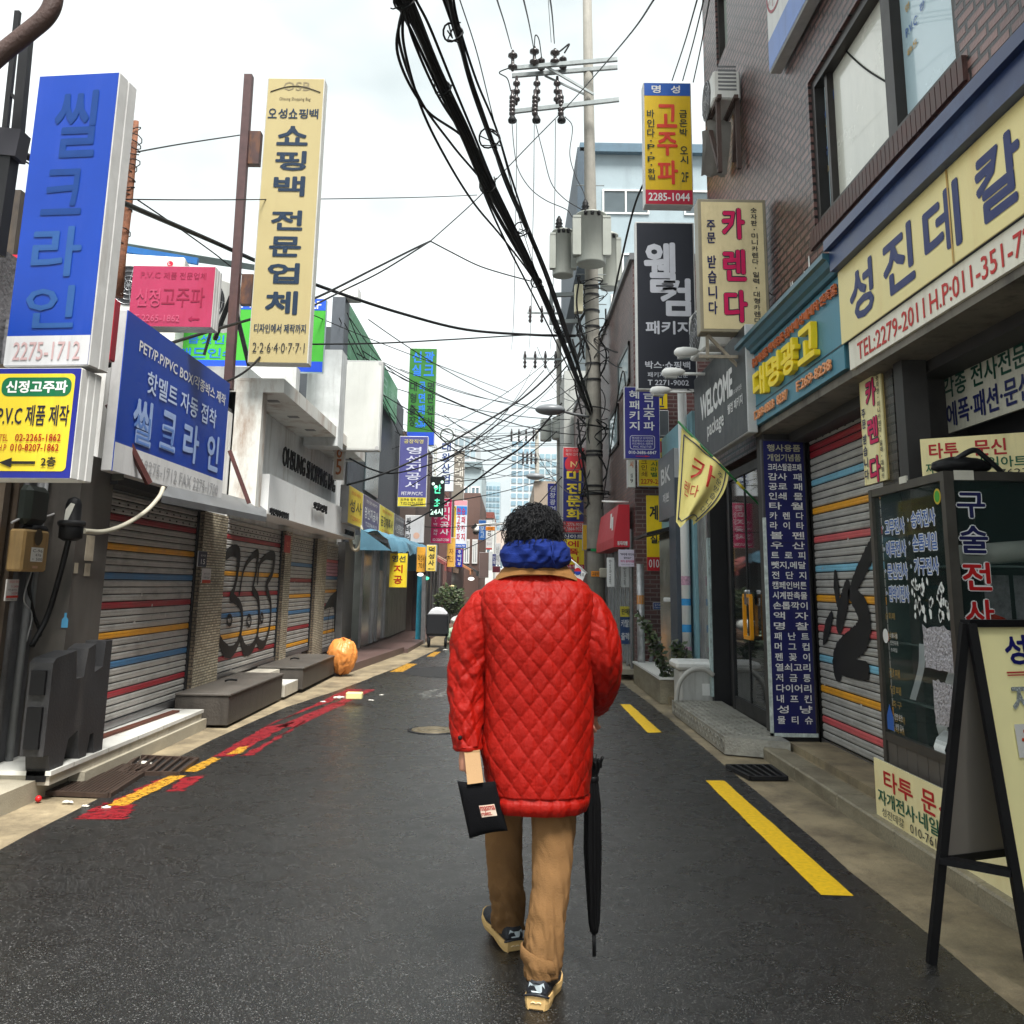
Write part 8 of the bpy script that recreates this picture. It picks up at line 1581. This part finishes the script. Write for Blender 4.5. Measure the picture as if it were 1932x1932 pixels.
# coat body
TT = [(1079, 965, 1062, .075, .085), (1085, 950, 1079, .090, .105), (1093, 934, 1096, .104, .120), (1104, 918, 1109, .122, .132), (1118, 905, 1119, .140, .142), (1138, 901, 1122, .157, .150), (1165, 903, 1120, .170, .158), (1200, 909, 1118, .178, .165), (1280, 913, 1119, .172, .165), (1360, 911, 1119, .172, .165), (1420, 908, 1117, .178, .168), (1455, 916, 1113, .18, .168), (1500, 921, 1110, .182, .17), (1522, 924, 1106, .180, .17)]
def quilt(u, v): return abs(math.sin(math.pi * u) * math.sin(math.pi * v)) ** .27
NR, NA = 260, 340; rings = []
_p = [(.25 * math.copysign(abs(math.cos(a)) ** .8, math.cos(a)), .17 * math.copysign(abs(math.sin(a)) ** .8, math.sin(a))) for a in [2 * math.pi * k / 4000 for k in range(4001)]]
_c = [0.0]
for k in range(4000): _c.append(_c[-1] + math.dist(_p[k], _p[k + 1]))
ARC = []; k = 0                                                  # equal steps of girth, so the diamonds keep their size round the body
for j in range(NA):
    while _c[k] < _c[-1] * j / NA: k += 1
    ARC.append(2 * math.pi * k / 4000)
zt_ = PX(1010, 1079).z; zb_ = PX(1010, 1522).z
for i in range(NR):
    y = 1079 + (1522 - 1079) * i / (NR - 1); xl, xr, db, df = interp(TT, y); p0, p1 = PX(xl, y), PX(xr, y); cx_ = (p0.x + p1.x) / 2; a = (p1.x - p0.x) / 2; z = (p0.z + p1.z) / 2
    if i > NR - 16: kk = (i - (NR - 18)) / 17; a += .006 * math.sin(kk * math.pi); db += .01 * math.sin(kk * math.pi)
    ring = []
    for j in range(NA):
        th = ARC[j]; cc, ss = math.cos(th), math.sin(th); e = 2 / 2.5
        ex = math.copysign(abs(cc) ** e, cc); ey = math.copysign(abs(ss) ** e, ss); d = df if ss > 0 else db
        fr = j / NA * 16.0
        q_ = quilt(fr + (zt_ - z) / .094, fr - (zt_ - z) / .094)
        band = i > NR - 18
        if band: q_ = .55 + .3 * math.sin(fr * 6.28)
        if i in (NR - 18, NR - 19): q_ = 0
        nz = noise.noise((cx_ + a * ex * 9, ey * 2.2, z * 3.5)) * .006 + noise.noise((ex * 9 + 3, ey * 5, z * 11)) * .0035 + noise.noise((ex * 30, ey * 30, z * 14)) * .0016
        dsp = (.0078 * q_ - .005 + nz)
        nx, ny = ex / max(a, .02), ey / d; nl = math.hypot(nx, ny) or 1
        ring.append((cx_ + a * ex + dsp * nx / nl, YB_ + d * ey + dsp * ny / nl, z))
    rings.append(ring)
mb = MB(); mb.loft(rings, cap=True); coat = mb.build('coat', m_coat, person)
def sleeve(path, nm, seed):
    P = cr([Vector(p[:3]) for p in path], 22); n = len(P); rad = [interp([(k / (len(path) - 1), path[k][3]) for k in range(len(path))], i / (n - 1))[0] for i in range(n)]
    rings = []; L_ = 0; ref = Vector((0, -1, 0))
    for i, p in enumerate(P):
        t_ = (P[min(i + 1, n - 1)] - P[max(i - 1, 0)]).normalized(); a = t_.cross(ref).normalized(); b = a.cross(t_).normalized()
        if i: L_ += (p - P[i - 1]).length
        ring = []
        for j in range(150):
            th = 2 * math.pi * j / 150; fr = j / 150 * 6.0; q_ = quilt(fr + L_ / .094, fr - L_ / .094); d = a * math.cos(th) + b * math.sin(th)
            w3 = noise.noise(Vector((d.x * 2.5, L_ * 13 + d.z * 2, seed))) * .009 + noise.noise(Vector((d.x * 4, L_ * 34 + d.y * 3, seed + 4))) * .004
            ring.append(p + d * (rad[i] + .0075 * q_ - .004 + w3 * min(1, i / 12)))
        rings.append(ring)
    mb = MB(); mb.loft(rings); return mb.build(nm, m_coat, coat)
def sp(x, y, Y, r): v = PX(x, y, Y); return (v.x, v.y, v.z, r)
sl_ = sleeve([sp(940, 1130, 4.0, .050), sp(914, 1150, 4.0, .076), sp(893, 1195, 3.99, .084), sp(884, 1250, 3.985, .078), sp(880, 1300, 3.975, .072), sp(879, 1345, 3.96, .066), sp(880, 1385, 3.945, .060), sp(883, 1414, 3.93, .052)], 'sleeve', 2)
sleeve([sp(1082, 1130, 4.0, .050), sp(1108, 1150, 4.0, .076), sp(1126, 1190, 3.99, .082), sp(1136, 1235, 3.985, .079), sp(1138, 1275, 4.03, .074), sp(1130, 1308, 4.11, .064), sp(1124, 1330, 4.18, .052)], 'sleeve', 9)
c0 = PX(883, 1402, 3.94)
mb = MB(); mb.lathe([(.057, -.004), (.060, 0), (.060, .012), (.057, .016)], c0 + Vector((0, 0, -.02)), 20, cap=False); mb.build('cuff', m_coat, sl_)
b0 = PX(868, 1392, 3.87); MB().sphere(b0, .009, 6).build('button', m_black, sl_)
# collar and hood
def band(T, Y0, name, mat, wob, seed, ex=2.2, n=96, m=26, drop=0):
    rings = []
    for i in range(m):
        y = T[0][0] + (T[-1][0] - T[0][0]) * i / (m - 1); xl, xr, db, df = interp(T, y); p0, p1 = PX(xl, y, Y0), PX(xr, y, Y0); cx_ = (p0.x + p1.x) / 2; a = (p1.x - p0.x) / 2; z = (p0.z + p1.z) / 2; ring = []
        for j in range(n):
            th = 2 * math.pi * j / n; cc, ss = math.cos(th), math.sin(th); e = 2 / ex; x_ = math.copysign(abs(cc) ** e, cc); y_ = math.copysign(abs(ss) ** e, ss)
            w_ = wob * (noise.noise((x_ * 1.6, z * 16 + x_ * 2.0, seed)) + .5 * noise.noise((x_ * 3.5, z * 34 - x_ * 5, seed + 2)))
            ring.append((cx_ + (a + w_) * x_, Y0 + ((df if ss > 0 else db) + w_) * y_, z - drop * abs(cc) ** 3 * (i / m) + wob * .5 * noise.noise((x_ * 2, y_ * 2, i * .2 + seed))))
        rings.append(ring)
    return MB().loft(rings).build(name, mat, person)
band([(1066, 956, 1070, .085, .09), (1072, 946, 1080, .105, .10), (1079, 936, 1090, .122, .11), (1085, 930, 1096, .126, .11)], 4.0, 'collar', m_coll, .003, 1, drop=.035)
hood = band([(1018, 972, 1052, .10, .06), (1023, 958, 1064, .128, .08), (1034, 952, 1072, .142, .09), (1048, 949, 1076, .148, .09), (1060, 950, 1074, .142, .09), (1068, 956, 1066, .128, .09), (1076, 966, 1060, .10, .08)], 3.995, 'hood', m_hood, .020, 6, m=44, n=150)
mb = MB(); mb.tube(cr([PX(1040, 1024, 3.875), PX(1043, 1038, 3.845), PX(1041, 1052, 3.842), PX(1046, 1064, 3.86)]), .0035, 6); mb.build('seam', m_hood, hood)
# hair: dark cap plus many small curls
hc = PX(1008, 1006, 3.99); hs_ = Vector((.104, .112, .118)); rr = random.Random(5)
mb = MB(); mb.sphere(hc, 1, 30, sc=hs_, fn=lambda d: 1 + .09 * noise.noise(d * 4) + .06 * noise.noise(d * 9))
hair = mb.build('hair', m_hair, person)
mb = MB()
for i in range(1100):
    while True:
        d = Vector((rr.gauss(0, 1), rr.gauss(0, 1), rr.gauss(0, 1))).normalized()
        if d.z > -.75 and not (d.y > .55 and d.z < .25): break
    p = hc + Vector((d.x * hs_.x, d.y * hs_.y, d.z * hs_.z)) * rr.uniform(.93, 1.03); R0 = rr.uniform(.005, .012); tdir = (Vector((rr.uniform(-.7, .7), rr.uniform(-.7, .7), -1)) - d * d.dot(Vector((0, 0, -1)))).normalized(); sdir = d.cross(tdir).normalized(); nk_ = rr.randint(14, 26); ph = rr.random() * 6
    pts = [p + tdir * (k * .0055) + sdir * R0 * math.cos(ph + k * .55) + d * (R0 * .7 * math.sin(ph + k * .55) + .004) - d * (k * .0055) ** 2 * 4 for k in range(nk_)]
    mb.tube(pts, .0022, 4, radii=[.0022 - .00006 * k for k in range(nk_)])
mb.build('curls', m_hair, hair)
# trousers
def leg(T, seed):
    rings = []; n = 90; m = 110
    for i in range(m):
        y = T[0][0] + (T[-1][0] - T[0][0]) * i / (m - 1); xl, xr, Yc = interp(T, y); p0, p1 = PX(xl, y, Yc), PX(xr, y, Yc); c = (p0 + p1) / 2; a = (p1.x - p0.x) / 2; ring = []
        amp = .45 + .9 * max(0, min(1, (y - 1600) / 160))
        for j in range(n):
            th = 2 * math.pi * j / n; cc, ss = math.cos(th), math.sin(th)
            f_ = c.z * 13 + cc * 1.7 * math.sin(seed) + ss * .8
            w_ = amp * (.010 * noise.noise((cc * 1.3, ss * 1.3 + f_, seed)) + .005 * noise.noise((cc * 2.6 + 7, ss * 2.6, f_ * 2.3 + seed)) + .0022 * noise.noise((cc * 7, ss * 7, f_ * 4)))
            ring.append((c.x + (a + w_) * cc, c.y + (a * 1.02 + w_) * ss, c.z))
        rings.append(ring)
    return rings
mb = MB()
mb.loft(leg([(1440, 925, 1004, 4.0), (1500, 916, 990, 4.03), (1580, 916, 985, 4.13), (1668, 921, 987, 4.24), (1715, 927, 989, 4.31), (1752, 930, 990, 4.37)], 3.0))
RT = [(1440, 1000, 1094, 4.0), (1500, 1000, 1091, 3.99), (1530, 1001, 1088, 3.975), (1610, 1005, 1081, 3.93), (1668, 1004, 1076, 3.89), (1725, 997, 1067, 3.85), (1780, 989, 1060, 3.825), (1815, 985, 1057, 3.815), (1840, 986, 1055, 3.815)]
mb.loft(leg(RT, 8.0)); trou = mb.build('trousers', m_trou, person)
rings = []
for dy, gx in ((0, -.001), (1, .006), (14, .008), (24, .008), (26, .002), (25, -.004)):
    ring = []
    for j in range(60):
        th = 2 * math.pi * j / 60; p0, p1 = PX(983, 1794 + dy), PX(1056, 1794 + dy)
        a_ = PX(983, 1794 + dy, 3.82); b_ = PX(1056, 1794 + dy, 3.82); c = (a_ + b_) / 2; a = (b_.x - a_.x) / 2 - .004 + gx; ring.append((c.x + a * math.cos(th), c.y + a * 1.02 * math.sin(th), c.z - .022 * math.cos(th) + .003 * noise.noise((th * 2, dy * .2, 3))))
    rings.append(ring)
MB().loft(rings, cap=False).build('turn_up', m_trou, trou)
# shoes
def shoe(pos, yaw, pitch, sgn):
    sh = bpy.data.objects.new('shoe', None)
    M4 = Matrix.Translation(pos) @ Matrix.Rotation(yaw, 4, 'Z') @ Matrix.Rotation(pitch, 4, 'X')
    def out(k, g=0): # outline of the sole at fraction k (0 heel .. 1 toe): half width
        T = [(0, .028), (.06, .040), (.2, .043), (.45, .040), (.68, .050), (.86, .046), (.96, .03), (1.0, .012)]
        return interp(T, k)[0] + g
    L_ = .285
    def loft_z(z0, z1, g0, g1, k0=0, k1=1, n=26):
        rs = []
        for i in range(n + 1):
            k = k0 + (k1 - k0) * i / n; y = -.07 + L_ * k; lift = .022 * max(0, (k - .7) / .3) ** 2
            a, b = out(k, g0), out(k, g1); rs.append([M4 @ Vector((x, y, z)) for x, z in ((-a, z0(k) + lift), (a, z0(k) + lift), (b * 1.02, (z0(k) + z1(k)) / 2 + lift), (b, z1(k) + lift), (-b, z1(k) + lift), (-b * 1.02, (z0(k) + z1(k)) / 2 + lift))])
        return rs
    m_sole = M('cream_rubber', S(212, 176, 116), rough=.6, var=.12, scale=12, dirt=.4, dcol=S(140, 100, 60)); m_up = M('black_suede', (.016, .018, .024), rough=.6, var=.3, scale=30, bump=.3, bscale=120); m_tab = M('white_tab', (.58, .66, .7), rough=.5)
    mb = MB(); mb.loft(loft_z(lambda k: 0, lambda k: .042 - .014 * k, .002, .005), sm=False); sole = mb.build('shoe', m_sole, person)
    mb = MB(); mb.loft(loft_z(lambda k: -.003, lambda k: .004, -.003, -.002), sm=False); mb.build('outsole', m_black, sole)
    mb = MB(); rs = []
    for i in range(24):
        k = i / 23 * .97 + .015; y = -.07 + L_ * k; a = out(k, -.001); lift = .022 * max(0, (k - .7) / .3) ** 2
        h_ = interp([(0, .085), (.1, .105), (.25, .105), (.42, .095), (.6, .07), (.85, .052), (1, .03)], k)[0]; zb2 = .040 - .014 * k
        rs.append([M4 @ Vector((a * sx, y, zb2 + lift + (h_ - zb2) * sz)) for sx, sz in ((-1, 0), (-1.03, .3), (-.9, .65), (-.6, .92), (0, 1), (.6, .92), (.9, .65), (1.03, .3), (1, 0), (0, -.05))])
    mb.loft(rs); mb.build('upper', m_up, sole)
    mb = MB(); pts = [(-.026, .088), (-.012, .082), (.012, .082), (.026, .088), (.030, .070), (.016, .056), (-.016, .056), (-.030, .070)]
    mb.face([M4 @ Vector((x, -.0725 + .010 * abs(x) / .03 , z)) for x, z in pts]); mb.build('heel_tab', m_tab, sole)
    for z_ in (.046, .05): pass
    mb = MB(); mb.tube([M4 @ Vector((.046 * math.sin(a), -.058 - .018 * math.cos(a) + .0, .047 + .006 * math.cos(a * 2))) for a in [R(-80 + 16 * k) for k in range(11)]], .004, 6); mb.build('heel_counter', M('dark_leather', (.02, .022, .028), rough=.35), sole)
    mb = MB()
    for k in range(4): x = -.03 + .02 * k; mb.tube([M4 @ Vector((x + .008 * math.cos(a), -.0735 + .016 * (abs(x) / .03) ** 2, .022 + .004 * math.sin(a))) for a in [j * .45 for j in range(8)]], .0022, 5)
    mb.build('sole_groove', M('sole_light', S(236, 214, 170), rough=.6), sole)
    return sole
gr = G(1020, 1906); shoe(Vector((gr.x, gr.y + .06, .002)), R(-14), R(0), 1)
gl2 = G(958, 1795); shoe(Vector((gl2.x, gl2.y + .06, .012)), R(24), R(10), -1)
MB().tube([PX(1012, 1815, 3.83), PX(1010, 1850, 3.83)], .036, 12).build('sock', m_black, person)
# pouch on a tan strap, and the closed umbrella
t = thing('pouch', 'black padded pouch with a tan wrist strap and small printed label in the left hand', 'pouch', PX(915, 1580, 3.93))
TL, TR, BR, BL = PX(863, 1474, 3.86), PX(934, 1474, 3.86), PX(958, 1567, 3.86), PX(886, 1582, 3.86)
nz = 22; mb = MB()
def pq(u, v, s_): p = TL.lerp(TR, u).lerp(BL.lerp(BR, u), v); k = (max(0, 4 * u * (1 - u)) ** .35) * (max(0, 4 * v * (1 - v)) ** .35); pin = .006 * math.sin(math.pi * u) * math.cos(math.pi * v) * (1 if True else 0); return p + Vector((0, s_ * (.004 + .022 * k), -pin))
for s_ in (-1, 1): mb.loft([[pq(i / nz, j / nz, s_) for i in range(nz + 1)] for j in range(nz + 1)], closed=False, cap=False)
per = [(i / nz, 0) for i in range(nz)] + [(1, i / nz) for i in range(nz)] + [(1 - i / nz, 1) for i in range(nz)] + [(0, 1 - i / nz) for i in range(nz)]
mb.loft([[pq(u, v, -1) for u, v in per], [pq(u, v, 1) for u, v in per]], cap=False); mb.build('body', M('black_canvas', (.004, .004, .005), rough=.85, spec=.1, var=.3, bump=.2, bscale=200), t)
mb = MB(); a, b, c, d = PX(876, 1420, 3.885), PX(905, 1420, 3.885), PX(912, 1476, 3.832), PX(882, 1480, 3.832); mb.loft([[p.lerp(q_, k / 6) + Vector((0, -.006 * math.sin(k / 6 * 3.14) + dy, 0)) for k in range(7)] for dy in (0, .006) for p, q_ in ((a, d),)] + [], closed=False, cap=False)
mb = MB(); mb.hexa([d, c, c + Vector((0, .01, 0)), d + Vector((0, .01, 0)), a, b, b + Vector((0, .02, 0)), a + Vector((0, .02, 0))]); mb.hexa([a, b, b + Vector((0, .075, .0)), a + Vector((0, .075, 0)), a + Vector((0, 0, .008)), b + Vector((0, 0, .008)), b + Vector((0, .075, .008)), a + Vector((0, .075, .008))]); mb.build('strap', M('tan_webbing', S(165, 132, 94), rough=.8, var=.08, bump=.2, bscale=300), t)
def pl(u, v): return pq(u, v, -1) + Vector((0, -.0015, 0))
mb = MB(); mb.loft([[pl(.44 + .40 * i / 6, .42 + .24 * j / 4) for i in range(7)] for j in range(5)], closed=False, cap=False); lb = mb.build('label_patch', M('label_cream', S(222, 200, 180), rough=.6), t)
for s_, v0, v1, u1 in (('masma', .44, .53, .83), ('rulez.', .54, .63, .72)):
    vs, fs = text_geo(s_, .03); mb = MB(); [mb.face([tuple(pl(.455 + (u1 - .455) * vs[q_][0] + du, v1 - (v1 - v0) * vs[q_][1]) + Vector((0, -.0012 - dd, 0))) for q_ in f_]) for du, dd in ((-.004, 0), (.004, .0002), (0, .0004)) for f_ in fs]; mb.build('lettering', vinyl(S(170, 40, 36)), lb)
t = thing('umbrella', 'closed black umbrella hanging down at the right side of the walking person', 'umbrella', PX(1121, 1804, 4.06))
def up_(y, x=None): return PX(x if x else 1118 + (y - 1425) / 380 * 3, y, 4.06)
mb = MB(); rings = []
for y, xl, xr in ((1432, 1108, 1130), (1440, 1106, 1134), (1452, 1107, 1131), (1468, 1109, 1126), (1480, 1107, 1129), (1520, 1103, 1133), (1600, 1102, 1134), (1680, 1107, 1133), (1740, 1111, 1131), (1758, 1114, 1128), (1762, 1117, 1125)):
    a, b = PX(xl, y, 4.06), PX(xr, y, 4.06); c = (a + b) / 2; r_ = (b.x - a.x) / 2
    rings.append([c + Vector((r_ * (1 + .12 * math.sin(th * 8 + y * .004)) * math.cos(th), r_ * (1 + .12 * math.sin(th * 8 + y * .004)) * math.sin(th), 0)) for th in [k * 2 * math.pi / 48 for k in range(48)]])
mb.loft(rings); m_umb = M('umbrella_cloth', (.003, .003, .0035), spec=.12, rough=.7, var=.3); mb.build('canopy', m_umb, t)
mb = MB(); rr = random.Random(4)
for k in range(11):
    th = k * .571; c = up_(1440); a = c + Vector((.026 * math.cos(th), .026 * math.sin(th), -.01)); b = c + Vector((.046 * math.cos(th), .04 * math.sin(th), .015 + .02 * rr.random())); e = c + Vector((.036 * math.cos(th + .5), .036 * math.sin(th + .5), -.02)); mb.face([a, b, e]); mb.tube([a, b + Vector((0, 0, .006))], .002, 5)
mb.build('frill', m_umb, t)
MB().tube([up_(1350, 1110), up_(1440)], .006, 8).tube([up_(1758), up_(1804)], .0075, 10).build('shaft', m_black, t)
MB().tube(cr([up_(1385, 1113), up_(1345, 1109), PX(1106, 1325, 4.10), PX(1106, 1322, 4.16), PX(1107, 1345, 4.19)]), .012, 10).build('handle', m_black, t)
mb = MB(); c = up_(1475); mb.lathe([(.022, 0), (.025, .004), (.025, .018), (.022, .022)], c, 16); mb.build('closing_band', m_black, t)
# damp air softening the far end of the street
hm = bpy.data.materials.new('damp_air'); hm.use_nodes = True; hn = hm.node_tree; hn.nodes.clear()
pv = hn.nodes.new('ShaderNodeVolumePrincipled'); pv.inputs['Color'].default_value = (0.93, 0.97, 1.0, 1); pv.inputs['Density'].default_value = 0.0005; pv.inputs['Anisotropy'].default_value = 0.2
ho = hn.nodes.new('ShaderNodeOutputMaterial'); hn.links.new(pv.outputs[0], ho.inputs['Volume'])
tag(MB().box((-95, -35, -1.03), (95, 260, 42)).build('haze', hm), kind='stuff')
bpy.data.scenes.remove(_ts)
